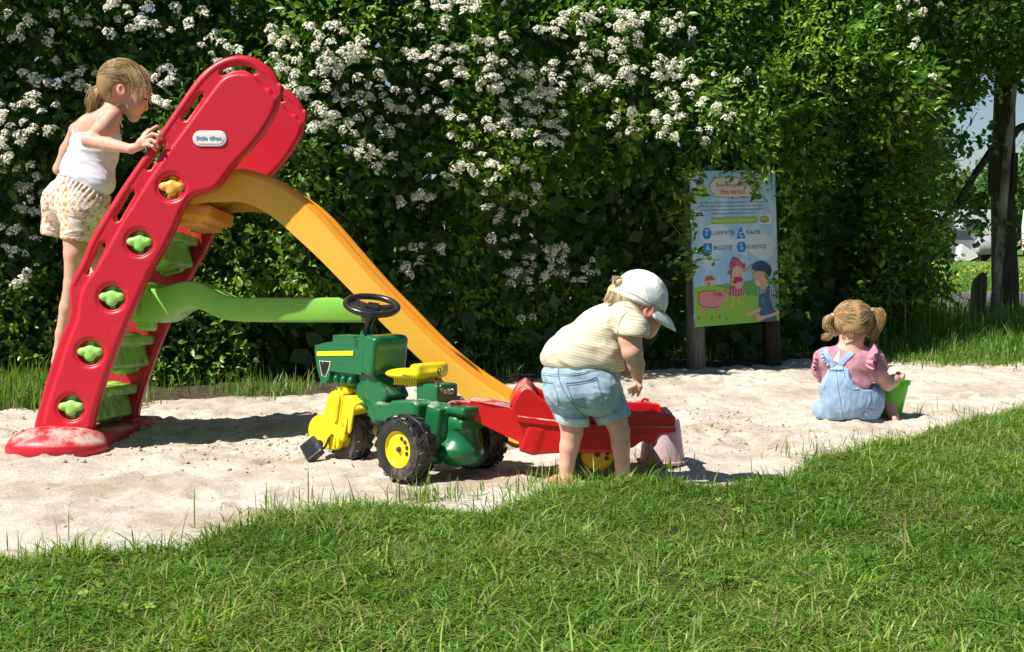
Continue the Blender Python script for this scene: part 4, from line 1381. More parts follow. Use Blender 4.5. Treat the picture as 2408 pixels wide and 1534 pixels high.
# bonnet
def tpoly(name, pts, y0, y1, mat, parent=TRAC, bev=.01, yp=None, taper=None, sm=True, seg=3):
    yp = y1 if yp is None else yp
    p2 = [tl(p, yp) for p in pts]
    bm = bmesh.new()
    bm_prism(bm, p2, lambda a, b, t: Vector((a, t, b)), y0, y1)
    if taper: taper(bm)
    return bm_obj(name, bm, mat, parent, smooth=sm, bevel=bev, seg=seg)
HY_ = .085
_hood = [c3(270, 520), c3(272, 480), c3(340, 462), c3(480, 440), c3(560, 425), c3(600, 418), c3(640, 440), c3(625, 520), c3(600, 640), c3(585, 682), c3(372, 655), c3(372, 690), c3(345, 742), c3(318, 735), c3(300, 690), c3(283, 610)]
hood = tpoly('bonnet', _hood, -HY_, HY_, M_jg, bev=.014)
# rear shroud of the bonnet, flaring backwards
bm = bmesh.new()
a0 = tl(c3(605, 420), HY_); a1 = tl(c3(640, 440), HY_); b0 = tl(c3(585, 682), HY_)
S = SDF(.005, .012)
cx_ = tl(c3(600, 560), HY_)[0]; zc = tl(c3(600, 550), HY_)[1]
S.box((cx_ - .035, 0, zc - .0), (.022, .075, .062), Matrix.Rotation(math.radians(-8), 3, 'Y'), .018)
S.box((cx_ - .02, 0, zc + .052), (.05, .062, .01), Matrix.Rotation(math.radians(4), 3, 'Y'), .014)
obj('dashboard', S.mesh('dashboard', M_jg, 2), TRAC)
bm = bmesh.new()
zt = tl(c3(560, 425), HY_)[1]
bm_box(bm, tl(c3(520, 430), 0)[0], 0, zt - .016, .13, .09, .026)
bm_obj('bonnet_ridge', bm, M_jg, hood, bevel=.006)
# yellow stripe, model figures and the black side sticker
tpoly('stripe', [c3(287, 522), c3(534, 517), c3(534, 550), c3(287, 552)], HY_ - .003, HY_ + .0022, M_yel, hood, bev=.0012, yp=HY_)
tpoly('sticker_border', [c3(301, 584), c3(380, 590), c3(366, 650), c3(346, 695), c3(320, 688)], HY_ - .003, HY_ + .0012, M_white, hood, bev=0, yp=HY_)
tpoly('sticker', [c3(305, 588), c3(375, 594), c3(362, 648), c3(344, 690), c3(323, 684)], HY_ - .003, HY_ + .0022, M_stick, hood, bev=0, yp=HY_)
for q in (c3(330, 601), c3(330, 679)):
    a = tl(q, HY_)
    bm = bmesh.new(); bm_lathe(bm, [(0, 0), (.0045, 0), (.004, .003), (0, .003)], Matrix.Translation((a[0], HY_ + .002, a[1])) @ Matrix.Rotation(-math.pi / 2, 4, 'X'), 10)
    bm_obj('screw', bm, M_steel, hood)
for q in (c3(545, 470), c3(553, 470), c3(561, 470)):
    a = tl(q, HY_); bm = bmesh.new(); bm_box(bm, a[0], HY_, a[1], .0022, .003, .035); bm_obj('vent_rib', bm, M_jg, hood, bevel=0)
a = tl(c3(515, 525), HY_)
me = text_mesh("47", .007, .0002)
me.transform(Matrix(((-1, 0, 0, a[0]), (0, 0, 1, HY_ + .0028), (0, 1, 0, a[1]), (0, 0, 0, 1)))); me.materials.append(M_stick); obj('lettering', me, hood)
a = tl(c3(440, 603), HY_)
bm = bmesh.new(); bm_box(bm, a[0], HY_, a[1], .055, .003, .002); bm_obj('scratch_line', bm, principled('brown line', (.12, .10, .04), rough=.6), hood)
# engine block with three round bumps
S = SDF(.0045, .008)
e0 = tl(c3(470, 705), .065)
S.box((e0[0], 0, e0[1]), (.062, .06, .022), None, .008)
obj('engine_block', S.mesh('engine_block', M_jg, 1), TRAC)
for q in (c3(411, 710), c3(461, 716), c3(512, 724)):
    a = tl(q, .08); S = SDF(.003, .004); S.ell((a[0], .072, a[1]), (.013, .016, .018)); obj('engine_bump', S.mesh('engine_bump', M_jg, 1), TRAC)

# chassis body: slanted neck, footwell and rear box
S = SDF(.005, .012)
def seg_box(p, q, hw, hz, rnd=.012, k=.012):
    a = Vector((tl(p)[0], 0, tl(p)[1])); b = Vector((tl(q)[0], 0, tl(q)[1]))
    d = b - a; R = Matrix.Rotation(-math.atan2(d.z, d.x), 3, 'Y')
    S.box((a + b) / 2, (d.length / 2, hw, hz), R, rnd, k=k)
seg_box(c3(690, 650), c3(790, 860), .055, .040, .010)          # neck
seg_box(c3(640, 740), c3(770, 960), .050, .034, .008)
seg_box(c3(790, 925), c3(960, 930), .075, .026, .010)
S.box((.00, 0, .225), (.075, .062, .052), None, .012)          # seat base
S.box((.03, 0, .300), (.05, .048, .05), None, .010)
S.box((-.035, .0, .17), (.030, .095, .105), Matrix.Rotation(math.radians(-10), 3, 'Y'), .008, k=.006)   # upright back plate
S.cap((-.105, 0, .090), (-.105, 0, .225), .070, .060, k=.006)   # drum
S.ell((-.10, 0, .105), (.082, .098, .060), k=.02)
S.cut((0, 0, .055), (0, 0, -1), k=.015)
S.box((-.115, 0, .268), (.060, .058, .006), None, .010, k=.004)  # hitch plates with a slot between them
S.box((-.105, 0, .215), (.055, .055, .010), None, .010, k=.008)
S.box((-.06, 0, .245), (.02, .05, .03), None, .006, k=.004)
S.box((.085, .098, .262), (.062, .022, .020), Matrix.Rotation(math.radians(4), 3, 'Y'), .014, k=.01)    # mudguard shelves
S.box((.085, -.098, .262), (.062, .022, .020), Matrix.Rotation(math.radians(4), 3, 'Y'), .014, k=.01)
S.box((.03, .100, .235), (.020, .020, .045), None, .012, k=.01); S.box((.03, -.100, .235), (.020, .020, .045), None, .012, k=.01)
S.box((.02, 0, .125), (.04, .13, .022), None, .012)
obj('chassis', S.mesh('chassis', M_jgd, 1), TRAC)
def groove(pts, y, r=.0022, mat=None):
    return tube('groove', [Vector((tl(p, y)[0], y, tl(p, y)[1])) for p in pts], r, mat or M_jg, TRAC, 6)
for q in range(7):                                        # ribs of the footwell front edge
    p = Vector(c3(600 + q * 17, 850 + q * 24)); a = tl(p, .05)
    bm = bmesh.new(); bm_box(bm, a[0], 0, a[1], .012, .10, .008); bm_obj('rib', bm, M_jg, TRAC, bevel=.002)
# seat
S = SDF(.005, .02)
s0 = tl(c3(950, 690)); 
sx, sz_ = s0[0], s0[1] + .008
S.ell((sx + .03, 0, sz_), (.105, .088, .022))
S.ell((sx - .055, 0, sz_ + .012), (.075, .095, .026))
S.box((sx - .085, 0, sz_ + .022), (.012, .07, .014), None, .014)
S.ell((sx - .0, .045, sz_ + .03), (.075, .034, .016), op='sub', k=.015)
S.ell((sx - .0, -.045, sz_ + .03), (.075, .034, .016), op='sub', k=.015)
seat = obj('seat', S.mesh('seat', M_yel, 2), TRAC)
bm = bmesh.new()
bm_box(bm, sx + .0, 0, sz_ - .026, .13, .10, .03)
for k in range(9): bm_box(bm, sx - .055 + k * .014, .053, sz_ - .026, .003, .006, .03)
bm_obj('seat_skirt', bm, M_yel, seat, bevel=.003)
# steering column and wheel
cb = tl(c3(620, 400)); cw = tl(c3(660, 245))
bm = bmesh.new()
bm_tube(bm, [(cb[0], 0, cb[1] - .05), (cb[0] * .6 + cw[0] * .4, 0, cb[1] * .6 + cw[1] * .4), (cw[0], 0, cw[1] - .02)], [.017, .015, .02], 12)
bm_obj('steering_column', bm, M_blk, TRAC)
tube('column_collar', [(cb[0], 0, cb[1] - .012), (cb[0] + .0, 0, cb[1] + .012)], [.028, .02], M_jg, TRAC, 14)
# wheel plane tilted; solved from the visible ellipse
sw = bpy.data.objects.new('steering_wheel', None); link(sw, TRAC); sw.empty_display_size = .05
sw.location = (cw[0], 0, cw[1] + .022)
swm = T_M.to_3x3().inverted() @ (Matrix.Rotation(math.radians(7.5), 3, 'Y') @ Matrix.Rotation(math.radians(17), 3, 'X'))
sw.rotation_euler = swm.to_euler()
bm = bmesh.new(); bm_tube(bm, [Vector((.104 * math.cos(t), .104 * math.sin(t), 0)) for t in np.linspace(0, 2 * math.pi, 48, endpoint=False)], .0135, 12, closed=True)
bm_obj('wheel_ring', bm, M_blk, sw)
bm = bmesh.new()
for a in (150, 25, 265):
    t = math.radians(a); d = Vector((math.cos(t), math.sin(t), 0))
    R = Matrix.Rotation(t, 4, 'Z')
    bm_box(bm, .06, 0, -.012, .085, .03, .016, R)
bm_box(bm, 0, 0, -.028, .07, .07, .03)
bm_obj('wheel_spokes', bm, M_blk, sw, bevel=.005)
bm = bmesh.new(); bm_box(bm, .005, 0, -.008, .045, .06, .022); bm_obj('wheel_hub', bm, M_blk, sw, bevel=.008)
# yellow fork, mudguard and pedal crank
fork = bpy.data.objects.new('front_fork', None); link(fork, TRAC); fork.location = (.55, 0, .113); fork.rotation_euler = (0, 0, math.radians(-8)); fork.empty_display_size = .05
S = SDF(.004, .008)
S.box((0, -.058, .035), (.020, .006, .085), None, .008); S.cap((0, -.058, .0), (0, -.07, .0), .050, k=.006)
S.box((0, 0, .150), (.035, .052, .010), None, .010)
S.cap((0, 0, .15), (0, 0, .21), .030, .024)
obj('fork', S.mesh('fork', M_yeld, 1), fork)
def yplate(name, pts, y, half, bev, mat=None, sm=2, par=None):
    p2 = smooth_poly([tl(c3(*p), y) for p in pts], sm)
    me = smooth_mesh(xz_(curve_plate([p2], half, bev, 3), y), mat or M_yel, name)
    return obj(name, me, par or TRAC)
def xz_(me, y):
    me.transform(Matrix(((1, 0, 0, 0), (0, 0, -1, 0), (0, 1, 0, 0), (0, 0, 0, 1)))); me.transform(Matrix.Translation((0, y, 0))); return me
yplate('chain_cover', [(366, 850), (375, 815), (395, 795), (425, 783), (462, 792), (480, 820), (470, 900), (458, 985), (470, 1030), (492, 1090), (482, 1128), (462, 1135), (452, 1160), (437, 1197), (342, 1188), (340, 1140), (300, 1152), (262, 1132), (240, 1090), (238, 1030), (262, 975), (305, 950), (340, 955), (352, 900)], .072, .013, .008)
yplate('fork_rib', [(400, 830), (415, 812), (440, 815), (445, 850), (432, 930), (425, 1010), (395, 1000), (400, 920)], .088, .006, .004, sm=1)
yplate('fork_recess_shade', [(416, 830), (430, 835), (418, 930), (410, 990), (398, 988), (406, 900)], .0935, .0012, .0006, mat=principled('painted recess shade', (.70, .52, .01), rough=.5), sm=1)  # shade of a recess painted on as a darker yellow plate
for k, x in enumerate((372, 400, 428)): yplate('cover_finger', [(x, 1108), (x + 14, 1108), (x + 12, 1172), (x - 6, 1170)], .087, .004, .002, sm=1)
yplate('mudguard', [(462, 880), (480, 835), (530, 815), (590, 822), (640, 870), (662, 912), (615, 912), (570, 935), (540, 985), (518, 1060), (500, 1120), (480, 1142), (455, 1130), (462, 1010)], .030, .050, .010, M_yeld)
for off in (0, 34): yplate('mudguard_rib', [(478 + off, 900), (505 + off, 850), (560 + off * .6, 836 + off * .5), (590 + off * .5, 850 + off * .5), (545 + off * .7, 862 + off * .5), (520 + off * .8, 895), (500 + off * .9, 980), (482 + off, 1080), (470 + off * .8, 1080), (476 + off * .8, 980)], .079 - off * .00, .005, .003, M_yel)
yplate('steering_neck', [(466, 748), (540, 750), (548, 812), (500, 818), (470, 800)], .02, .035, .006)
tube('crank', [(0, .07, 0), (0, .092, 0), (.006, .100, -.012), (.026, .104, -.046), (.032, .108, -.055), (.034, .125, -.055)], .0055, M_rust, fork, 8)
S = SDF(.003, .006)
S.box((0, 0, 0), (.036, .026, .011), None, .006); S.cap((0, -.03, 0), (0, -.022, 0), .016)
pd = obj('pedal', S.mesh('pedal', M_blk, 1), fork); pd.location = (.040, .16, -.058); pd.scale = (1.3, 1.2, .85); pd.rotation_euler = (math.radians(-45), math.radians(-28), math.radians(-10))
bm = bmesh.new()
for k in range(9): bm_box(bm, -.028 + k * .007, .004, .018, .003, .04, .003)
bm_obj('pedal_grip', bm, M_blk, pd)
for s in (-.012, .014):
    bm = bmesh.new(); bm_box(bm, s, .033, -.002, .008, .002, .01); bm_obj('pedal_slot', bm, M_stick, pd)
tube('crank', [(0, -.07, 0), (0, -.092, 0), (-.006, -.100, .012), (-.026, -.104, .046), (-.032, -.108, .055), (-.034, -.125, .055)], .0055, M_rust, fork, 8)
p2 = pd.copy(); link(p2, fork); p2.location = (-.034, -.16, .058)
# chain from the seat to the hitch pin
ch_px = [c3(1118, 652), c3(1112, 672), c3(1122, 692), c3(1130, 712), c3(1118, 732), c3(1122, 750), c3(1132, 768), c3(1138, 785), c3(1146, 796), c3(1160, 800), c3(1172, 806), c3(1186, 800), c3(1200, 803), c3(1210, 796), c3(1196, 790), c3(1178, 788), c3(1160, 790)]
_w3 = []
for i, q in enumerate(ch_px):
    yy = .092 if i < 6 else (.092 - (i - 6) * .012 if i < 10 else .03)
    a = tl(q, yy); _w3.append(Vector((a[0], yy, a[1])))
for i, p in enumerate(_w3):
    d = (_w3[min(i + 1, len(_w3) - 1)] - _w3[max(0, i - 1)]).normalized()
    bm = bmesh.new()
    R = d.to_track_quat('X', 'Z').to_matrix().to_4x4(); R = Matrix.Translation(p) @ R @ Matrix.Rotation((i % 2) * math.pi / 2 + .4, 4, 'X')
    bm_tube(bm, [R @ Vector((.0095 * math.cos(t) , .006 * math.sin(t), 0)) for t in np.linspace(0, 2 * math.pi, 12, endpoint=False)], .0019, 5, closed=True)
    bm_obj('chain_link', bm, M_rust if i < 6 else M_steel, TRAC)

# ================================================================ trailer
R_Y = 5.38
R_O = Vector((P(1405, 1100, R_Y).x, R_Y, gz(P(1405, 1100, R_Y).x, R_Y)))
TRL = thing('toy_trailer', 'red plastic toy tipping trailer hitched behind the green pedal tractor', 'toy trailer', R_O)
M_red2 = dusty(principled('bright red plastic', (.58, .008, .012), rough=.3, spec=.5, col2=(.50, .008, .012), vscale=5, bump=(300, .0004)), 'sandy bright red plastic', lo=.42, hi=.58, sc=14, thr=.5)
M_rim2 = principled('amber yellow rim', (.80, .45, .01), rough=.35)
def rl(px, y=-.16):
    p = P(px[0], px[1], R_Y + y)
    return (p.x - R_O.x, p.z - R_O.z)
# near side outline of the tub
_rim_top = [c4(372, 965), c4(420, 880), c4(470, 838), c4(505, 850), c4(545, 900), c4(620, 930), c4(1130, 985), c4(1250, 988), c4(1370, 1005)]
_tub = [c4(372, 975), c4(395, 920), c4(430, 862), c4(470, 838), c4(508, 858), c4(545, 905), c4(640, 940), c4(760, 955), c4(1110, 985), c4(1245, 990), c4(1360, 1003), c4(1385, 1030), c4(1380, 1075), c4(1350, 1118), c4(1275, 1128), c4(1265, 1185),
        c4(1215, 1188), c4(1180, 1165), c4(1105, 1225), c4(780, 1240), c4(560, 1250), c4(500, 1262), c4(470, 1225), c4(430, 1150), c4(410, 1030)]
p2 = [rl(p) for p in _tub]
me = curve_plate([smooth_poly(p2, 1)], .018, .008, 3)
def xz(me, y):
    me.transform(Matrix(((1, 0, 0, 0), (0, 0, -1, 0), (0, 1, 0, 0), (0, 0, 0, 1)))); me.transform(Matrix.Translation((0, y, 0))); return me
sd = obj('side_wall', smooth_mesh(xz(me, -.16), M_red2, 'side_wall'), TRL)
s2 = sd.copy(); s2.data = sd.data; link(s2, TRL); s2.location = (0, .32, 0)
# rim ledge running along both walls, flange below
for yy, s in ((-.175, 1), (.175, -1)):
    lp = [c4(415, 1010), c4(460, 1018), c4(650, 1040), c4(1110, 1075), c4(1380, 1078)]
    bm = bmesh.new()
    top = [rl(p) for p in lp]
    rings = []
    for (a, b) in top:
        rings.append([bm.verts.new(Vector((a, yy - s * 0, b))), bm.verts.new(Vector((a, yy - s * .012, b - .004))), bm.verts.new(Vector((a, yy - s * .012, b - .022))), bm.verts.new(Vector((a, yy + s * .006, b - .030)))])
    for A_, B_ in zip(rings, rings[1:]):
        for k in range(4): bm.faces.new((A_[k], A_[(k + 1) % 4], B_[(k + 1) % 4], B_[k]))
    bm.faces.new(rings[0]); bm.faces.new(rings[-1][::-1])
    bm_obj('rim_ledge', bm, M_red2, TRL, bevel=.003)
# bulging lower bin
S = SDF(.006, .012)
q0 = rl(c4(700, 1160)); q1 = rl(c4(560, 1175))
S.box((rl(c4(760, 1150))[0], 0, rl(c4(760, 1165))[1]), (.155, .165, .035), None, .014)
S.box((rl(c4(500, 1150))[0], 0, rl(c4(500, 1160))[1]), (.022, .17, .045), Matrix.Rotation(math.radians(18), 3, 'Y'), .012)
obj('bin', S.mesh('bin', M_red2, 1), TRL)
# floor, front and rear walls
bm = bmesh.new()
f0 = rl(c4(450, 1150)); f1 = rl(c4(1180, 1150))
bm_box(bm, (f0[0] + f1[0]) / 2, 0, f0[1] + .02, f1[0] - f0[0], .31, .012)
bm_obj('floor', bm, M_red2, TRL, bevel=.003)
# front wall: curved shield
bm = bmesh.new(); rings = []
for k, (pp, th) in enumerate(((c4(372, 968), 0), (c4(395, 915), 0), (c4(430, 862), 0), (c4(468, 840), 0), (c4(500, 860), 0), (c4(520, 905), 0), (c4(560, 1000), 0), (c4(600, 1120), 0))):
    a = rl(pp)
    rings.append([bm.verts.new((a[0], y, a[1])) for y in (-.165, -.08, 0, .08, .165)])
for A_, B_ in zip(rings, rings[1:]):
    for k in range(4): bm.faces.new((A_[k], A_[k + 1], B_[k + 1], B_[k]))
o = bm_obj('front_shield', bm, M_red2, TRL); md = o.modifiers.new('s', 'SOLIDIFY'); md.thickness = .008; md.offset = 0
# tail lip
bm = bmesh.new(); a = rl(c4(1340, 1060)); bm_box(bm, a[0] + .004, 0, a[1], .02, .31, .07); bm_obj('tailboard', bm, M_red2, TRL, bevel=.006)
tube('tail_handle', [(rl(c4(1215, 985))[0], .12, rl(c4(1215, 985))[1]), (rl(c4(1235, 972))[0], .12, rl(c4(1235, 965))[1]), (rl(c4(1265, 975))[0], .12, rl(c4(1265, 975))[1])], .006, M_red2, TRL, 8)
# drawbar box with sandy deck and the hitch tongue
_db = [c4(105, 955), c4(125, 935), c4(250, 945), c4(372, 968), c4(412, 1005), c4(440, 1075), c4(455, 1190), c4(300, 1120), c4(107, 1035)]
p2 = [rl(p, -.09) for p in _db]
bm = bmesh.new(); bm_prism(bm, p2, lambda a, b, t: Vector((a, t, b)), -.09, .09)
for v in bm.verts:
    k = min(1, max(0, (v.co.x - p2[0][0]) / .13)); v.co.y *= .55 + .6 * k
bm_obj('drawbar', bm, M_red2, TRL, bevel=.006)
tg = [rl(p, -.03) for p in (c4(125, 935), c4(60, 932), c4(10, 935), c4(-15, 942), c4(-15, 962), c4(10, 968), c4(110, 972))]
bm = bmesh.new(); bm_prism(bm, tg, lambda a, b, t: Vector((a, t, b)), -.032, .032); bm_obj('hitch_tongue', bm, M_red2, TRL, bevel=.005)
for q in (c4(225, 944), c4(258, 950), c4(300, 957)):
    a = rl(q, 0); bm = bmesh.new(); bm_lathe(bm, [(0, 0), (.010, 0), (.009, .004), (0, .005)], Matrix.Translation((a[0], -.02, a[1])), 12); bm_obj('stud', bm, M_red2, TRL)
wheel(TRL, 'trailer_wheel', (rl(c4(905, 1265))[0], -.115, .098), .104, .07, .062, (0, .2, math.pi), M_rim2, 1)
wheel(TRL, 'trailer_wheel', (rl(c4(905, 1265))[0], .115, .098), .104, .07, .062, (0, .7, math.pi), M_rim2, -1)
tube('axle', [(rl(c4(905, 1265))[0], -.11, .098), (rl(c4(905, 1265))[0], .11, .098)], .009, M_steel, TRL)
bm = bmesh.new(); bm_box(bm, rl(c4(905, 1265))[0], 0, .15, .05, .12, .09); bm_obj('axle_block', bm, M_red2, TRL, bevel=.005)

# pale pink scoop-like tub lying under the tail of the trailer
M_pink = principled('pale pink plastic', (.66, .46, .48), rough=.4, col2=(.58, .40, .42), vscale=6)
pk_o = G(1555, 1092, 0); pk_o = Vector((pk_o.x, 5.62, gz(pk_o.x, 5.62)))
PK = thing('sand_bucket', 'faded pink bucket upside down in the sand behind the tail of the red trailer', 'bucket', pk_o, (0, 0, .2))
bm = bmesh.new()
bm_lathe(bm, [(.098, 0), (.100, .004), (.098, .010), (.090, .012), (.070, .165), (.064, .178), (.0, .180)], Matrix.Identity(4), 40)
bm_obj('bucket_wall', bm, M_pink, PK)
bm_o = bmesh.new(); bm_tube(bm_o, [Vector((.099 * math.cos(t), .099 * math.sin(t), .010)) for t in np.linspace(0, 2 * math.pi, 40, endpoint=False)], .005, 8, closed=True); bm_obj('bucket_rim', bm_o, M_pink, PK)
# ================================================================ people
from mathutils.bvhtree import BVHTree

def skinmat(name, col, col2):
    m = principled(name, col, rough=.5, spec=.35, col2=col2, vscale=22, sss=.12, bump=(180, .0006))
    return m
M_skin = skinmat('fair child skin', (.70, .42, .30), (.66, .35, .25))  # skin tone of the climbing child
M_skin2 = skinmat('fair toddler skin', (.72, .43, .31), (.68, .36, .26))
M_ear = skinmat('flushed ear skin', (.74, .30, .22), (.70, .25, .19))
M_lip = principled('lips', (.55, .17, .15), rough=.45)
M_eye = principled('dark eye', (.03, .02, .015), rough=.15)
M_brow = principled('eyebrow hair', (.25, .15, .07), rough=.8)

def hairmat(name, a, b, c):
    m = bpy.data.materials.new(name); m.use_nodes = True
    n, l = nt(m); bs = n['Principled BSDF']; bs.inputs['Roughness'].default_value = .42; bs.inputs['Specular IOR Level'].default_value = .45
    at = n.new('ShaderNodeAttribute'); at.attribute_name = 'rnd'
    cr = n.new('ShaderNodeValToRGB'); e = cr.color_ramp.elements
    e[0].color = (*a, 1); e[1].color = (*c, 1); q = e.new(.5); q.color = (*b, 1)
    l.new(at.outputs['Fac'], cr.inputs[0]); l.new(cr.outputs[0], bs.inputs['Base Color'])
    return m
M_hair1 = hairmat('light brown hair', (.20, .115, .045), (.36, .225, .095), (.56, .39, .19))
M_hair2 = hairmat('pale blond hair', (.50, .36, .19), (.66, .50, .29), (.80, .66, .43))
M_hair3 = hairmat('golden hair', (.26, .15, .065), (.44, .28, .125), (.66, .47, .23))

def hair_base(mat, name, v):
    m = mat.copy(); m.name = name
    n, l = nt(m); at = [x for x in n if x.type == 'ATTRIBUTE'][0]; n.remove(at)
    cr = [x for x in n if x.type == 'VALTORGB'][0]; cr.inputs[0].default_value = v
    return m

def strands(name, paths, rad, mat, parent, off, rnd=None):
    """paths: (n, k, 3) array -> thin 3-sided tapering strands"""
    paths = np.asarray(paths, float); n, k, _ = paths.shape
    T = np.gradient(paths, axis=1); T /= np.linalg.norm(T, axis=2, keepdims=True) + 1e-9
    ref = RNG.normal(0, 1, (n, 1, 3)); A = np.cross(T, ref); A /= np.linalg.norm(A, axis=2, keepdims=True) + 1e-9; B = np.cross(T, A)
    tp = np.clip(np.minimum(np.linspace(.5, 4, k), np.linspace(4, .15, k)), 0, 1)[None, :, None] * rad
    V = np.zeros((n, k, 3, 3))
    for i in range(3):
        a = 2 * math.pi * i / 3
        V[:, :, i] = paths + (A * math.cos(a) + B * math.sin(a)) * tp
    b = (np.arange(n)[:, None, None] * k + np.arange(k - 1)[None, :, None]) * 3
    Q = []
    for i in range(3):
        j = (i + 1) % 3
        Q.append(np.concatenate([b + i, b + j, b + 3 + j, b + 3 + i], axis=2).reshape(-1, 4))
    r = RNG.random(n) if rnd is None else rnd
    me = mesh_np(name, V.reshape(-1, 3) - np.array(off), [np.concatenate(Q)], mat, smooth=True, attrs={'rnd': np.repeat(r, k * 3)})
    return tag(obj(name, me, parent), kind='stuff')

def catmull(P_, n):
    P_ = [np.array(p, float) for p in P_]
    P_ = [2 * P_[0] - P_[1]] + P_ + [2 * P_[-1] - P_[-2]]
    out = []
    m = len(P_) - 3
    for t in np.linspace(0, m - 1e-6, n):
        i = int(t); u = t - i
        a, b, c, d = P_[i:i + 4]
        out.append(.5 * ((2 * b) + (-a + c) * u + (2 * a - 5 * b + 4 * c - d) * u * u + (-a + 3 * b - 3 * c + d) * u ** 3))
    return np.array(out)

def put(name, me, root, mat=None):
    o = obj(name, me, root, mat); o.location = -root.location; return o

def bvh_of(me):
    return BVHTree.FromPolygons([v.co.copy() for v in me.vertices], [tuple(p.vertices) for p in me.polygons])

def proj(bvh, px, lift=.0015):
    d = ray(*px).normalized()
    loc, nrm, idx, dist = bvh.ray_cast(CAM, d)
    if loc is None: return None
    return loc + nrm * lift, nrm

def line_on(bvh, pts, n=None, lift=.0015):
    n = n or max(6, len(pts) * 5)
    c = catmull([(x, y, 0) for x, y in pts], n)
    out = []
    for x, y, _ in c:
        h = proj(bvh, (x, y), lift)
        if h: out.append(h)
    return out

def stitch(name, bvh, pts, r, mat, root, n=None, lift=.001):
    h = line_on(bvh, pts, n, lift)
    if len(h) < 3: return None
    bm = bmesh.new(); bm_tube(bm, [p for p, _ in h], r, 5)
    o = bm_obj(name, bm, mat, root); o.location = -root.location; return o

def ribbon(name, bvh, pts, w, mat, root, n=None, lift=.003, thick=.003, wav=0):
    h = line_on(bvh, pts, n, lift)
    if len(h) < 3: return None
    bm = bmesh.new(); rows = []
    for i, (p, nn) in enumerate(h):
        a = h[max(i - 1, 0)][0]; b = h[min(i + 1, len(h) - 1)][0]
        t = (b - a).normalized(); s = t.cross(nn).normalized()
        ww = w if not hasattr(w, '__len__') else np.interp(i / (len(h) - 1), np.linspace(0, 1, len(w)), w)
        q = p + nn * (wav * math.sin(i * 1.7))
        rows.append([bm.verts.new(q - s * ww / 2 - nn * thick), bm.verts.new(q - s * ww / 2), bm.verts.new(q + nn * thick * .3), bm.verts.new(q + s * ww / 2), bm.verts.new(q + s * ww / 2 - nn * thick)])
    for r0, r1 in zip(rows, rows[1:]):
        for k in range(4): bm.faces.new((r0[k], r0[k + 1], r1[k + 1], r1[k]))
    o = bm_obj(name, bm, mat, root); o.location = -root.location; return o

def patch(name, bvh, poly, mat, root, lift=.002, nx=9):
    """outline in the frame laid as a thin sewn-on panel"""
    (a, b, c, d) = poly
    bm = bmesh.new(); rows = []
    for i in range(nx):
        u = i / (nx - 1); row = []
        for j in range(nx):
            v = j / (nx - 1)
            x = (a[0] * (1 - u) + b[0] * u) * (1 - v) + (d[0] * (1 - u) + c[0] * u) * v
            y = (a[1] * (1 - u) + b[1] * u) * (1 - v) + (d[1] * (1 - u) + c[1] * u) * v
            h = proj(bvh, (x, y), lift)
            row.append(bm.verts.new(h[0]) if h else None)
        rows.append(row)
    for i in range(nx - 1):
        for j in range(nx - 1):
            q = [rows[i][j], rows[i + 1][j], rows[i + 1][j + 1], rows[i][j + 1]]
            if all(q): bm.faces.new(q)
    o = bm_obj(name, bm, mat, root); o.location = -root.location
    return o

def wrinkle(amp, sc, dirv=None, stretch=4, seed=0, extra=None):
    """cloth folds: noise stretched along dirv"""
    d = np.array(Vector(dirv).normalized()) if dirv is not None else None
    def f(V, N):
        X = V.copy()
        if d is not None:
            along = X @ d
            X = X - np.outer(along, d) * (1 - 1 / stretch)
        n = fbm(X[:, 0] * sc + seed, X[:, 1] * sc + 3, X[:, 2] * sc, oct=3)
        n = 1 - 2 * np.abs(n) ** .8
        V2 = V + N * (amp * n)[:, None]
        if extra: V2 = extra(V2, N)
        return V2
    return f

# ---- materials for cloth
def cloth(name, col, col2=None, sc=600, bd=.0006, rough=.9):
    return principled(name, col, rough=rough, spec=.15, col2=col2, vscale=30, bump=(sc, bd))
M_camisole = cloth('white cotton', (.80, .80, .86), (.74, .74, .82))
M_cap = cloth('off white cap cotton', (.88, .87, .82), (.82, .81, .76), sc=900)
M_brimu = cloth('cream brim lining', (.72, .60, .42))
M_denim = cloth('washed denim', (.42, .54, .62), (.30, .43, .53), sc=900, bd=.0012)
M_denimc = cloth('pale denim inside', (.55, .66, .72), sc=900, bd=.001)
M_denim2 = cloth('light blue denim', (.38, .53, .74), (.30, .44, .66), sc=900, bd=.001)
M_thread = principled('denim seam', (.14, .22, .31), rough=.9)
M_pinkc = cloth('dusty pink muslin', (.60, .30, .37), (.54, .25, .32), sc=260, bd=.003)
M_purple = principled('purple sandal rubber', (.18, .10, .42), rough=.6)

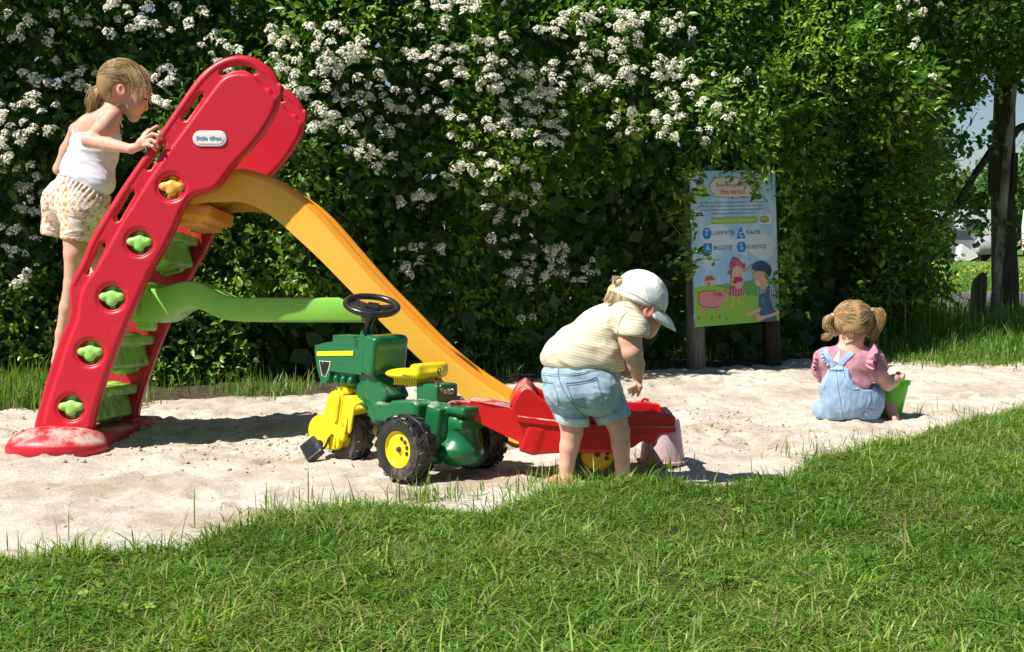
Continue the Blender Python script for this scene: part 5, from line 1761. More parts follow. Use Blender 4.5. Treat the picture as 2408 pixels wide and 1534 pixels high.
def floral():
    m = bpy.data.materials.new('flower print cotton'); m.use_nodes = True
    n, l = nt(m); b = n['Principled BSDF']; b.inputs['Roughness'].default_value = .9; b.inputs['Specular IOR Level'].default_value = .1
    tc = n.new('ShaderNodeTexCoord')
    col = None
    def mixf(base, fac, c):
        x = n.new('ShaderNodeMix'); x.data_type = 'RGBA'
        if isinstance(base, tuple): x.inputs['A'].default_value = (*base, 1)
        else: l.new(base, x.inputs['A'])
        if isinstance(c, tuple): x.inputs['B'].default_value = (*c, 1)
        else: l.new(c, x.inputs['B'])
        l.new(fac, x.inputs['Factor']); return x.outputs['Result']
    def lt(src, v, w=.04):
        r = n.new('ShaderNodeMapRange'); r.inputs[1].default_value = v; r.inputs[2].default_value = v + w; r.inputs[3].default_value = 1; r.inputs[4].default_value = 0
        l.new(src, r.inputs[0]); return r.outputs[0]
    base = (.74, .66, .56)
    out = base
    for sc, seed, cols, rad in ((34, 0, ((.62, .45, .10), (.66, .30, .20), (.58, .42, .30)), .42), (58, 5, ((.55, .12, .06), (.45, .38, .12), (.62, .28, .18)), .30), (120, 9, ((.20, .24, .10), (.50, .30, .12), (.42, .16, .10)), .26)):
        mp = n.new('ShaderNodeMapping'); mp.inputs['Location'].default_value = (seed, seed * .7, seed * .3)
        wv = n.new('ShaderNodeTexNoise'); wv.inputs['Scale'].default_value = sc * 3.2; wv.inputs['Detail'].default_value = 0
        l.new(tc.outputs['Object'], mp.inputs[0]); l.new(mp.outputs[0], wv.inputs['Vector'])
        v = n.new('ShaderNodeTexVoronoi'); v.inputs['Scale'].default_value = sc; v.inputs['Randomness'].default_value = .85
        l.new(mp.outputs[0], v.inputs['Vector'])
        ad = n.new('ShaderNodeMath'); ad.operation = 'MULTIPLY_ADD'; ad.inputs[1].default_value = .55; l.new(wv.outputs['Fac'], ad.inputs[0]); l.new(v.outputs['Distance'], ad.inputs[2])
        sp = n.new('ShaderNodeSeparateColor'); l.new(v.outputs['Color'], sp.inputs[0])
        cr = n.new('ShaderNodeValToRGB'); cr.color_ramp.interpolation = 'CONSTANT'
        e = cr.color_ramp.elements; e[0].color = (*cols[0], 1); e[1].position = .66; e[1].color = (*cols[2], 1); q = e.new(.33); q.color = (*cols[1], 1)
        l.new(sp.outputs[0], cr.inputs[0])
        out = mixf(out, lt(ad.outputs[0], rad + .18), cr.outputs[0])
        out = mixf(out, lt(v.outputs['Distance'], rad * .30), (.40, .20, .05))
    l.new(out, b.inputs['Base Color'])
    t = n.new('ShaderNodeTexNoise'); t.inputs['Scale'].default_value = 700
    bp = n.new('ShaderNodeBump'); bp.inputs['Distance'].default_value = .0006; l.new(tc.outputs['Object'], t.inputs['Vector']); l.new(t.outputs['Fac'], bp.inputs['Height']); l.new(bp.outputs[0], b.inputs['Normal'])
    return m
M_floral = floral()

def striped(axis, freq, ca, cb):
    """knit stripes running across `axis`"""
    m = bpy.data.materials.new('striped jersey'); m.use_nodes = True
    n, l = nt(m); b = n['Principled BSDF']; b.inputs['Roughness'].default_value = .95; b.inputs['Specular IOR Level'].default_value = .1
    tc = n.new('ShaderNodeTexCoord'); d = n.new('ShaderNodeVectorMath'); d.operation = 'DOT_PRODUCT'; d.inputs[1].default_value = tuple(axis)
    nz = n.new('ShaderNodeTexNoise'); nz.inputs['Scale'].default_value = 9; nz.inputs['Detail'].default_value = 1
    l.new(tc.outputs['Object'], nz.inputs['Vector']); l.new(tc.outputs['Object'], d.inputs[0])
    a = n.new('ShaderNodeMath'); a.operation = 'MULTIPLY_ADD'; a.inputs[1].default_value = .022; l.new(nz.outputs['Fac'], a.inputs[0]); l.new(d.outputs['Value'], a.inputs[2])
    s = n.new('ShaderNodeMath'); s.operation = 'MULTIPLY'; s.inputs[1].default_value = freq; l.new(a.outputs[0], s.inputs[0])
    sn = n.new('ShaderNodeMath'); sn.operation = 'SINE'; l.new(s.outputs[0], sn.inputs[0])
    r = n.new('ShaderNodeMapRange'); r.inputs[1].default_value = -.1; r.inputs[2].default_value = .5; l.new(sn.outputs[0], r.inputs[0])
    x = n.new('ShaderNodeMix'); x.data_type = 'RGBA'; x.inputs['A'].default_value = (*ca, 1); x.inputs['B'].default_value = (*cb, 1); l.new(r.outputs[0], x.inputs['Factor'])
    l.new(x.outputs['Result'], b.inputs['Base Color'])
    return m

def rotY(deg): return Matrix.Rotation(math.radians(deg), 3, 'Y')
def rotX(deg): return Matrix.Rotation(math.radians(deg), 3, 'X')

# ---------------------------------------------------------------- the child climbing the ladder
GY = 6.42
def A(x, y, dy=0.0): return P(*c8(x, y), GY + dy)
def D_(x, y, dy=0.0, Y0=GY): return P(x, y, Y0 + dy)
g_root = Vector((D_(150, 890).x, GY, D_(150, 890).z))
GIRL = thing('person', 'child in white camisole and flower print shorts climbing the back of the red slide', 'person', g_root)
body = SDF(.0042, .02)
HR = rotY(14)
body.ell(A(752, 292), (.100, .078, .094), HR, k=.02)
body.ell(A(868, 400), (.052, .060, .066), rotY(8), k=.03)
body.cap(A(800, 490), A(838, 575), .036, .025, k=.03)
body.ell(A(846, 596), (.018, .022, .016), k=.02)
for s in (-1, 1):
    body.ell(A(858, 480, .030 * s), (.032, .028, .034), k=.03)
body.cap(A(942, 428), A(950, 505), .0075, .0125, k=.014)
body.ell(A(935, 520), (.013, .012, .008), k=.010)
body.ell(A(905, 553), (.011, .016, .0055), k=.008)
body.ell(A(893, 582), (.0095, .015, .006), k=.008)
body.ell(A(953, 352), (.022, .05, .022), k=.03)
for s in (-1, 1): body.ell(A(958, 418, .034 * s), (.014, .014, .010), op='sub', k=.014)
# ears
for s in (-1, 1):
    body.ell(A(733, 352, .074 * s), (.019, .009, .029), rotY(-12), k=.006)
    body.ell(A(738, 350, .086 * s), (.010, .007, .017), rotY(-12), op='sub', k=.004)
body.cap(A(690, 420), A(600, 600), .040, .042, k=.03)
body.cap(A(345, 705, .07), A(650, 590, -.05), .036, .042, k=.04)
SP = math.degrees(math.atan2(210, 600))
body.ell(A(520, 770, .015), (.104, .066, .115), rotY(SP), k=.05)
body.ell(A(470, 960, .02), (.104, .066, .10), rotY(SP), k=.05)
body.ell(A(400, 1180, .02), (.095, .070, .08), rotY(12), k=.04)
body.ell(A(300, 1320, .02), (.085, .065, .08), k=.04)
# right (near) arm
body.chain([A(655, 590, -.075), A(560, 700, -.12), A(447, 795, -.14)], [.040, .036, .031], k=.02)
body.chain([A(447, 795, -.14), A(620, 828, -.20), A(820, 868, -.30)], [.031, .030, .0195], k=.012)
body.cap(A(820, 868, -.30), A(895, 845, -.315), .0195, .019, k=.012)
body.ell(A(918, 815, -.322), (.026, .014, .024), rotY(35), k=.014)
FG = [([A(930, 765, -.315), A(985, 712, -.312), A(1050, 668, -.300)], [.0095, .0085, .0075]),
      ([A(945, 775, -.33), A(1005, 738, -.345), A(1062, 750, -.352), A(1088, 778, -.345)], [.0095, .0085, .008, .007]),
      ([A(945, 808, -.33), A(1000, 790, -.347), A(1040, 812, -.355), A(1058, 850, -.347)], [.0095, .0085, .008, .007]),
      ([A(930, 838, -.33), A(975, 832, -.347), A(1012, 848, -.353), A(1036, 878, -.345)], [.009, .008, .0075, .0065]),
      ([A(905, 790, -.31), A(940, 735, -.30), A(975, 700, -.285)], [.010, .009, .008])]
for p, r in FG: body.chain(p, r, k=.004)
# left (far) arm
body.chain([A(345, 715, .10), A(262, 880, .13), A(192, 1045, .15)], [.036, .031, .028], k=.02)
body.chain([A(192, 1045, .15), A(330, 1060, .24), A(560, 930, .34)], [.028, .026, .019], k=.012)
body.ell(A(600, 900, .36), (.024, .016, .022), k=.01)
for q in range(4): body.chain([A(610, 890 + q * 26, .37), A(660, 870 + q * 26, .38), A(690, 890 + q * 26, .37)], [.008, .0075, .0065], k=.003)
# legs: near leg reaches down, far leg is bent on a higher step
body.chain([D_(170, 520, -.05), D_(176, 598, -.06), D_(172, 668, -.05), D_(160, 725, -.04), D_(146, 785, -.03), D_(137, 826, -.03)], [.050, .047, .040, .037, .028, .021], k=.015)
body.cap(D_(137, 826, -.03), D_(133, 852, -.03), .022, .021, k=.01)
body.chain([D_(133, 850, -.03), D_(150, 878, -.035), D_(168, 892, -.04)], [.021, .020, .015], k=.012)
body.chain([D_(150, 500, .07), D_(200, 560, .09), D_(238, 615, .08)], [.05, .05, .044], k=.015)
body.chain([D_(238, 615, .08), D_(222, 680, .08), D_(205, 745, .08)], [.042, .036, .024], k=.02)
body.chain([D_(202, 755, .08), D_(222, 768, .07), D_(240, 772, .06)], [.022, .019, .014], k=.012)
b_me = body.mesh('body', M_skin, 1)
put('body', b_me, GIRL)
S = SDF(.0022, .005); S.ell(A(733, 352, -.080), (.019, .009, .030), rotY(-12)); S.ell(A(739, 350, -.090), (.0115, .008, .019), rotY(-12), op='sub'); put('ear', S.mesh('ear', M_ear, 1), GIRL)
g_bvh = bvh_of(b_me)
# camisole
S = SDF(.0045, .03)
S.ell(A(518, 790, .012), (.110, .072, .105), rotY(SP), k=.04)
S.ell(A(478, 950, .015), (.111, .074, .10), rotY(SP), k=.04)
S.ell(A(430, 1090, .02), (.122, .090, .085), rotY(20), k=.04)
S.ell(A(505, 1150, -.01), (.088, .075, .07), rotY(28), k=.03)
nrm = (A(300, 742) - A(760, 742)).cross(Vector((0, 1, 0)))
S.cut(A(400, 735), Vector((-.10, -.05, 1)))
a, b = A(190, 1092), A(650, 1292); dd = (b - a).normalized(); S.cut((a + b) / 2, dd.cross(Vector((0, 1, 0))) * (1 if dd.cross(Vector((0, 1, 0))).z < 0 else -1))
fd = A(300, 1000) - A(620, 1100)
cm = S.mesh('camisole', M_camisole, 2, disp=wrinkle(.0050, 24, fd, 4, 3))
cam_o = put('camisole', cm, GIRL); c_bvh = bvh_of(cm)
hm = (a + b) / 2
for nm, pts, w in (('strap', [A(505, 745, -.075), A(520, 620, -.073), A(570, 545, -.07), A(640, 510, -.05), A(700, 560, -.01), A(745, 680, .0)], .007),
                   ('strap', [A(318, 745, -.02), A(305, 700, .0), A(335, 655, .04), A(390, 640, .06)], .007)):
    tube(nm, [p - g_root for p in pts], .0035, M_camisole, cam_o if False else GIRL, 6)
# waist ruffle below the camisole
pts = [A(x, y, -.09 + .02 * abs(x - 400) / 200) for x, y in ((195, 1095), (250, 1112), (310, 1128), (370, 1150), (430, 1180), (490, 1210), (560, 1250), (630, 1292))]
# shorts
S = SDF(.0045, .03)
S.ell(A(395, 1225, .01), (.125, .098, .07), rotY(24), k=.03)
S.ell(A(245, 1345, .05), (.108, .085, .115), rotY(6), k=.03)
S.ell(A(400, 1370, -.015), (.118, .095, .12), k=.03)
S.cap(A(170, 1430, .07), A(150, 1600, .07), .062, .060, k=.02)
S.cap(A(365, 1420, -.04), A(345, 1650, -.05), .080, .070, k=.02)
S.cap(A(430, 1400, .07), A(560, 1480, .09), .08, .068, k=.02)
a2, b2 = A(60, 1606), A(460, 1668)
d2 = (b2 - a2).normalized(); n2_ = d2.cross(Vector((0, 1, 0))); n2_ = n2_ if n2_.z < 0 else -n2_
S.cut(A(250, 1650), n2_)
S.cap(A(360, 1600, -.05), A(345, 1720, -.055), .054, .060, op='sub', k=.003)
a3, b3 = A(190, 1082), A(650, 1282); d3 = (b3 - a3).normalized(); n3_ = d3.cross(Vector((0, 1, 0))); n3_ = n3_ if n3_.z > 0 else -n3_
S.cut((a3 + b3) / 2, n3_)
def gather(V, N):
    # elastic gathers under the waistband
    pa, pb = np.array(a3), np.array(b3); dn = np.array(n3_)
    h = -(V - (pa + pb) / 2) @ dn
    t = (V - pa) @ np.array(d3)
    amp = .0045 * np.exp(-np.clip(h, 0, 1) / .035)
    return V + N * (amp * np.sin(t * 300 + 2 * np.sin(V[:, 1] * 90)))[:, None]
sh = S.mesh('shorts', M_floral, 2, disp=wrinkle(.0042, 20, (1, 0, .15), 3, 8, gather))
put('shorts', sh, GIRL); s_bvh = bvh_of(sh)
stitch('hem_seam', s_bvh, [c1(298, 1240), c1(340, 1245), c1(385, 1245)], .0012, principled('hem thread', (.5, .44, .38)), GIRL)
stitch('hem_seam', s_bvh, [c1(405, 1268), c1(480, 1275), c1(560, 1275)], .0012, bpy.data.materials['hem thread'], GIRL)
stitch('pocket_seam', s_bvh, [c8(190, 1395), c8(270, 1450), c8(380, 1455), c8(500, 1455)], .0016, bpy.data.materials['hem thread'], GIRL)
stitch('centre_seam', s_bvh, [c8(165, 1250), c8(140, 1340), c8(150, 1440), c8(175, 1530)], .002, bpy.data.materials['hem thread'], GIRL, lift=-.001)
# face details
for s in (-1, 1):
    S = SDF(.0016, .003); S.ell(A(948, 432, .034 * s), (.0085, .006, .0045), rotY(12)); put('eye', S.mesh('eye', M_eye, 1), GIRL)
    tube('eyebrow', [A(928, 385, .038 * s) - g_root, A(950, 378, .036 * s) - g_root, A(968, 385, .030 * s) - g_root], .0022, M_brow, GIRL, 5)
S = SDF(.0016, .003); S.cap(A(885, 568, -.012), A(903, 566, -.006), .0035, .004); S.cap(A(903, 566, -.006), A(903, 566, .006), .004); put('mouth', S.mesh('mouth', M_lip, 1), GIRL)
# hair
S = SDF(.004, .02)
S.ell(A(742, 272), (.108, .085, .098), HR, k=.02)
S.ell(A(640, 330), (.055, .072, .075), k=.03)
S.ell(A(905, 520), (.115, .2, .112), rotY(10), op='sub', k=.012)
S.ell(A(740, 400), (.030, .2, .042), rotY(-10), op='sub', k=.01)
M_hb = hair_base(M_hair1, 'light brown hair mass', .42)
put('hair', S.mesh('hair', M_hb, 2), GIRL)
S = SDF(.004, .02); S.chain([A(568, 330, .0), A(525, 400, -.01), A(495, 480, -.015), A(474, 545, -.015)], [.030, .024, .019, .007]); put('ponytail', S.mesh('ponytail', M_hb, 1), GIRL)
hc = np.array(A(742, 272)); tie = np.array(A(562, 325, -.005))
Rm = np.array(HR)
def on_head(u, c=hc, r=(.110, .087, .100), R=Rm):
    u = u / np.linalg.norm(u, axis=-1, keepdims=True)
    return c + (u * np.array(r)) @ R.T
def sweep(starts, end, n=9, c=hc, r=(.110, .087, .100), R=Rm, jit=.03, sag=0):
    out = []
    for s in starts:
        e = end + RNG.normal(0, jit, 3)
        p = []
        for t in np.linspace(0, 1, n):
            u = s * (1 - t) + e * t
            p.append(u)
        p = np.array(p); q = on_head(p, c, r, R)
        q += RNG.normal(0, .0012, 3)
        out.append(q)
    return np.array(out)
st = []
while len(st) < 1300:
    v = RNG.normal(0, 1, 3); v /= np.linalg.norm(v)
    if v[2] > -.15 and v[0] > -.2 and (v[0] < .9): 
        # temples: stay above the ear line
        if v[2] < .25 and v[0] > .25: continue
        st.append(v)
strands('hair_strands', sweep(np.array(st), np.array([-.93, -.05, -.12]), jit=.06), .00095, M_hair1, GIRL, g_root)
# ponytail strands and wisps over the cheek
pt = []
for k in range(320):
    j = RNG.normal(0, .0105, 3); e = RNG.normal(0, .008, 3)
    pt.append(catmull([np.array(A(600, 315)) + j, np.array(A(560, 335)) + j * .8, np.array(A(522, 400, -.01)) + j * 1.5, np.array(A(492, 480, -.015)) + j * 1.3, np.array(A(468 + RNG.normal(0, 14), 560 + RNG.normal(0, 20), -.015)) + e], 9))
strands('ponytail_strands', pt, .0010, M_hair1, GIRL, g_root)
w = []
for k in range(46):
    x = RNG.normal(860, 45); 
    w.append(catmull([A(x - 60, 150 + RNG.normal(0, 12), -.075), A(x, 230, -.088), A(x + 35 + RNG.normal(0, 12), 330, -.082), A(x + RNG.normal(10, 25), 400 + RNG.normal(0, 30), -.075)], 9))
for k in range(14):
    w.append(catmull([A(900, 130, -.05), A(960 + RNG.normal(0, 10), 210, -.06), A(985 + RNG.normal(0, 12), 320, -.05), A(985 + RNG.normal(0, 14), 440 + RNG.normal(0, 60), -.05)], 9))
for k in range(10):
    w.append(catmull([A(640 + RNG.normal(0, 20), 360, -.08), A(650 + RNG.normal(0, 20), 440, -.075), A(700 + RNG.normal(0, 25), 490, -.07), A(760 + RNG.normal(0, 20), 470, -.075)], 9))
strands('loose_strands', w, .0011, M_hair1, GIRL, g_root, rnd=RNG.uniform(.4, 1, len(w)))

# ---------------------------------------------------------------- the boy bending over the trailer
BY_ = 5.14
def B4(x, y, dy=0.0): return P(*c4(x, y), BY_ + dy)
b_root = Vector((B4(900, 1400).x, BY_, gz(B4(900, 1400).x, BY_)))
BOY = thing('person', 'toddler in white cap, striped shirt and denim shorts bending over the red trailer', 'person', b_root)
body = SDF(.0042, .02)
body.ell(B4(1150, 300), (.094, .080, .088), rotY(23), k=.02)
body.ell(B4(1215, 400), (.058, .062, .066), rotY(23), k=.03)
body.cap(B4(1190, 440), B4(1218, 500), .042, .026, k=.03)
body.ell(B4(1268, 440), (.010, .012, .010), k=.012)
for s in (-1, 1):
    body.ell(B4(1218, 455, .028 * s), (.034, .03, .034), k=.02)
body.cap(B4(1130, 360), B4(1070, 430), .052, .055, k=.03)
body.ell(B4(800, 780), (.105, .075, .09), k=.03)
body.ell(B4(865, 610), (.09, .07, .09), rotY(40), k=.03)
body.cap(B4(1010, 440, .09), B4(1090, 440, -.085), .045, .045, k=.03)
body.chain([B4(1085, 440, -.09), B4(1104, 545, -.11), B4(1118, 625, -.12)], [.044, .0405, .037], k=.012)
body.chain([B4(1118, 625, -.12), B4(1142, 705, -.10), B4(1152, 785, -.08)], [.036, .030, .019], k=.01)
body.ell(B4(1145, 830, -.075), (.019, .015, .026), rotY(12), k=.01)
for p, r in (([B4(1150, 845, -.07), B4(1158, 872, -.06), B4(1150, 893, -.05)], [.0085, .0075, .0065]), ([B4(1140, 850, -.08), B4(1128, 875, -.075), B4(1118, 890, -.07)], [.0085, .0075, .0065]),
             ([B4(1132, 845, -.088), B4(1112, 862, -.088), B4(1098, 878, -.085)], [.0085, .0075, .0065]), ([B4(1128, 835, -.09), B4(1106, 845, -.092), B4(1090, 855, -.09)], [.008, .007, .006]),
             ([B4(1150, 815, -.09), B4(1168, 838, -.095), B4(1166, 858, -.09)], [.009, .008, .007])): body.chain(p, r, k=.003)
body.chain([B4(1020, 440, .10), B4(1075, 590, .14), B4(1085, 690, .13)], [.045, .040, .024], k=.02)
body.ell(B4(1088, 730, .12), (.018, .014, .022), k=.01)
for q in range(4): body.chain([B4(1078 + q * 9, 745, .11), B4(1074 + q * 9, 765, .10), B4(1070 + q * 9, 775, .09)], [.008, .007, .006], k=.003)
body.chain([B4(715, 900, .0), B4(745, 1060, 0), B4(748, 1120, .0), B4(732, 1210, 0), B4(716, 1320, 0), B4(712, 1400, 0)], [.07, .046, .040, .036, .028, .025], k=.008)
body.chain([B4(940, 900, .03), B4(1015, 1040, .03), B4(1040, 1110, .03), B4(1046, 1190, .03), B4(1056, 1310, .03), B4(1058, 1400, .03)], [.07, .043, .038, .035, .028, .025], k=.008)
for (cx, cy, dx, dd_) in ((712, 1412, -.055, .02), (1058, 1412, .06, .05)):
    f = B4(cx, cy, .0 if cx < 900 else .03); body.chain([f, f + Vector((dx * .6, .02 + dd_ * .4, -.012)), f + Vector((dx, .03 + dd_, -.018))], [.029, .024, .019], k=.015)
b_me = body.mesh('body', M_skin2, 1); put('body', b_me, BOY); bb = bvh_of(b_me)
# sandals
for cx, s in ((712, -1), (1058, 1)):
    f = B4(cx, 1412, .0 if s < 0 else .03); S = SDF(.004, .01)
    S.cap(f + Vector((0, -.02, -.03)), f + Vector((s * .058, .045, -.034)), .026, .024); S.cap(f + Vector((0, 0, -.012)), f + Vector((0, -.01, 0)), .030)
    S.cut(f + Vector((0, 0, -.045)), (0, 0, -1)); S.cut(f + Vector((0, 0, -.012)), (0, 0, 1)); put('sandal', S.mesh('sandal', M_purple, 1), BOY)
# ear
S = SDF(.0024, .006); S.ell(B4(1220, 375, -.076), (.020, .009, .029), rotY(24)); S.ell(B4(1227, 378, -.088), (.0125, .009, .019), rotY(20), op='sub'); put('ear', S.mesh('ear', M_ear, 1), BOY)
S = SDF(.003, .006); S.ell(B4(1222, 372, .076), (.023, .009, .034), rotY(20)); put('ear', S.mesh('ear', M_ear, 1), BOY)
for s in (-1, 1):
    S = SDF(.0016, .003); S.ell(B4(1262, 415, .030 * s), (.008, .006, .006)); put('eye', S.mesh('eye', M_eye, 1), BOY)
# shirt
ax = (B4(1050, 380) - B4(800, 760)).normalized()
M_stripe = striped((.22, 0, .97), 600, (.80, .74, .57), (.66, .57, .37))
S = SDF(.0045, .03)
S.cap(B4(1062, 415, -.080), B4(1120, 500, -.112), .056, .060, k=.02)
S.cap(B4(1000, 430, .08), B4(1050, 520, .12), .056, .056, k=.02)
S.box(B4(1130, 545, -.12) + Vector((0, 0, -.036)), (.085, .075, .045), rotY(6), 0, op='sub', k=.004)
S.cap(B4(1118, 500, -.115), B4(1130, 590, -.12), .047, .052, op='sub', k=.003)
S.ell(B4(798, 678), (.142, .096, .060), rotY(4), k=.03)
S.ell(B4(770, 640), (.105, .092, .070), rotY(20), k=.04)
S.ell(B4(842, 608), (.114, .090, .080), rotY(34), k=.03)
S.ell(B4(925, 515), (.098, .085, .080), rotY(42), k=.03)
S.ell(B4(1005, 440), (.080, .076, .066), rotY(35), k=.03)
S.cap(B4(975, 640, -.04), B4(1018, 715, -.04), .05, .028, k=.03)
a, b = B4(545, 706), B4(1040, 738)
dd = (b - a).normalized(); nn_ = dd.cross(Vector((0, 1, 0))); nn_ = nn_ if nn_.z < 0 else -nn_
S.cut(B4(800, 722), nn_, k=.006)
S.cap(B4(1110, 380), B4(1200, 330), .060, .08, op='sub', k=.006)
sm_ = S.mesh('shirt', M_stripe, 2, disp=wrinkle(.0060, 17, (B4(1000, 640) - B4(700, 560)), 4, 21))
put('shirt', sm_, BOY); sb = bvh_of(sm_)
stitch('collar', sb, [c4(1028, 330), c4(1075, 345), c4(1130, 365), c4(1180, 400)], .004, cloth('jersey rib', (.74, .66, .47)), BOY, lift=.001)
stitch('sleeve_seam', sb, [c4(1085, 380), c4(1050, 420), c4(1032, 470), c4(1028, 520)], .0013, bpy.data.materials['jersey rib'], BOY)
# denim shorts
S = SDF(.0045, .03)
S.ell(B4(798, 762), (.138, .100, .066), k=.025)
S.ell(B4(735, 860, -.01), (.096, .104, .090), rotY(-8), k=.025)
S.ell(B4(885, 860, -.01), (.100, .106, .095), rotY(8), k=.025)
S.cap(B4(722, 930), B4(755, 1050), .060, .060, k=.012)
S.cap(B4(945, 910, .01), B4(1008, 1035, .02), .070, .062, k=.012)
S.cap(B4(868, 1005, -.12), B4(880, 1130, -.12), .004, .02, op='sub', k=.02)
S.cap(B4(868, 1020, .0), B4(885, 1130, .0), .004, .02, op='sub', k=.01)
S.cut(B4(800, 690), Vector((.12, 0, 1)))
def legcut(S, p, q):
    d = (q - p).normalized(); n = d.cross(Vector((0, 1, 0))); n = n if n.z < 0 else -n
    return n
# hems: trim each leg with its own sloping plane by subtracting a slab below it
l1, l2 = B4(650, 1042), B4(850, 1082)
S.box((l1 + l2) / 2 + legcut(S, l1, l2) * .052, (.075, .13, .052), rotY(-math.degrees(math.atan2((l2 - l1).z, (l2 - l1).x))), 0, op='sub', k=.004)
r1, r2 = B4(885, 1072), B4(1105, 1012)
S.box((r1 + r2) / 2 + legcut(S, r1, r2) * .052, (.068, .13, .052), rotY(-math.degrees(math.atan2((r2 - r1).z, (r2 - r1).x))), 0, op='sub', k=.004)
S.cap(B4(750, 1050), B4(750, 1120), .050, .058, op='sub', k=.003)
S.cap(B4(1018, 1035, .02), B4(1040, 1110, .03), .048, .056, op='sub', k=.003)
dn = S.mesh('denim_shorts', M_denim, 2, disp=wrinkle(.0055, 24, (1, 0, -.3), 3, 31))
put('denim_shorts', dn, BOY); db = bvh_of(dn)
def st4(name, pts, r=.0013, mat=M_thread, lift=.0006): return stitch(name, db, [c4(*p) for p in pts], r, mat, BOY, lift=lift)
st4('waistband_seam', [(562, 765), (660, 775), (800, 765), (900, 740), (1010, 745)])
st4('waistband_seam', [(562, 755), (660, 765), (800, 755), (900, 730), (1010, 735)], .0009)
st4('back_seam', [(668, 700), (665, 770), (690, 850), (740, 930), (790, 990), (825, 1015)], .0018)
st4('pocket', [(712, 818), (740, 890), (765, 945), (850, 970), (930, 920), (915, 850), (900, 778)], .0016)
st4('pocket', [(712, 818), (780, 812), (850, 798), (900, 778)], .0020)
st4('pocket', [(718, 832), (790, 824), (855, 812), (904, 792)], .0012)
st4('pocket', [(572, 810), (600, 815), (630, 820)], .0018)
st4('pocket', [(630, 820), (655, 880), (665, 945), (640, 955)], .0015)
st4('side_seam', [(1005, 750), (1030, 830), (1050, 900), (1062, 950)], .0015)
ribbon('turn_up', db, [c4(*p) for p in ((655, 1028), (700, 1050), (770, 1062), (845, 1062))], .030, M_denimc, BOY, lift=.004, thick=.006)
ribbon('turn_up', db, [c4(*p) for p in ((893, 1052), (950, 1048), (1020, 1020), (1095, 985))], .032, M_denim, BOY, lift=.004, thick=.006)
# cap
S = SDF(.004, .01)
CR = rotY(21)
S.ell(B4(1158, 296), (.106, .088, .102), CR)
S.cut(B4(1155, 322), (CR @ Vector((0, 0, -1))), k=.003)
S.ell(B4(1008, 185, -.045), (.030, .045, .020), rotY(-20), op='sub', k=.006)
S.ell(B4(1150, 310), (.100, .080, .090), CR, op='sub', k=.004)
cpm = S.mesh('cap', M_cap, 1, disp=wrinkle(.0032, 20, (1, 0, -.5), 2, 41))
cap_o = put('cap', cpm, BOY); cb_ = bvh_of(cpm)
fwd = CR @ Vector((1, 0, 0)); upv = CR @ Vector((0, 0, 1)); cc = B4(1155, 318)
bm = bmesh.new(); T0, T1 = [], []
bdir = rotY(21 + 40) @ Vector((1, 0, 0))
for i in range(25):
    t = math.radians(-66 + 132 * i / 24)
    rimp = cc + fwd * (.108 * math.cos(t)) + Vector((0, 1, 0)) * (.088 * math.sin(t))
    ext = .080 * max(.05, math.cos(t * 90 / 70)) ** .55
    T0.append(rimp - upv * .004); T1.append(rimp + bdir * ext - upv * (.022 * math.sin(t) ** 2))
rows = []
for k in range(6):
    u = k / 5
    rows.append([bm.verts.new(p.lerp(q, u) + upv * (.008 * math.sin(u * math.pi))) for p, q in zip(T0, T1)])
for r0_, r1_ in zip(rows, rows[1:]):
    for k in range(24): bm.faces.new((r0_[k], r0_[k + 1], r1_[k + 1], r1_[k]))
bm.verts.ensure_lookup_table()
o = bm_obj('cap_brim', bm, M_cap, BOY); o.location = -b_root
md = o.modifiers.new('s', 'SOLIDIFY'); md.thickness = .003; md.offset = -1; o.data.materials.append(M_brimu)
stitch('cap_band', cb_, [c4(980, 238), c4(1040, 243), c4(1120, 270), c4(1200, 312), c4(1270, 350), c4(1320, 385)], .0022, cloth('cap seam', (.5, .47, .4)), BOY, lift=.0)
stitch('cap_seam', cb_, [c4(1060, 130), c4(1130, 150), c4(1190, 210), c4(1220, 300)], .0010, bpy.data.materials['cap seam'], BOY, lift=.0)
stitch('cap_seam', cb_, [c4(1200, 120), c4(1260, 170), c4(1300, 260), c4(1310, 370)], .0010, bpy.data.materials['cap seam'], BOY, lift=.0)
# hair under the cap
S = SDF(.004, .01)
S.ell(B4(1098, 300), (.086, .076, .052), rotY(27)); S.ell(B4(1032, 196, -.02), (.022, .040, .020)); S.ell(B4(1150, 350, -.02), (.055, .06, .03), rotY(25))
S.cut(B4(1165, 322) + Vector((0, 0, .0)), (CR @ Vector((1, 0, .0))), k=.01)
M_hb2 = hair_base(M_hair2, 'pale blond hair mass', .5)
put('hair', S.mesh('hair', M_hb2, 2), BOY)
w = []
for k in range(520):
    u = RNG.random(); x0 = 975 + 220 * u; y0 = 245 + 80 * u
    dep = -.08 + .03 * abs(u - .6) + RNG.uniform(0, .03)
    w.append(catmull([B4(x0, y0, dep + .005), B4(x0 - 14 + RNG.normal(0, 6), y0 + 38, dep - .006), B4(x0 - 26 + RNG.normal(0, 10), y0 + 78 + RNG.normal(0, 8) - 15 * u, dep)], 6))
for k in range(30):
    w.append(catmull([B4(1055, 165 + RNG.uniform(0, 40), -.04), B4(1015 + RNG.normal(0, 8), 172 + RNG.normal(0, 10), -.055), B4(1002 + RNG.normal(0, 5), 205 + RNG.normal(0, 8), -.05)], 6))
strands('hair_strands', w, .0010, M_hair2, BOY, b_root)

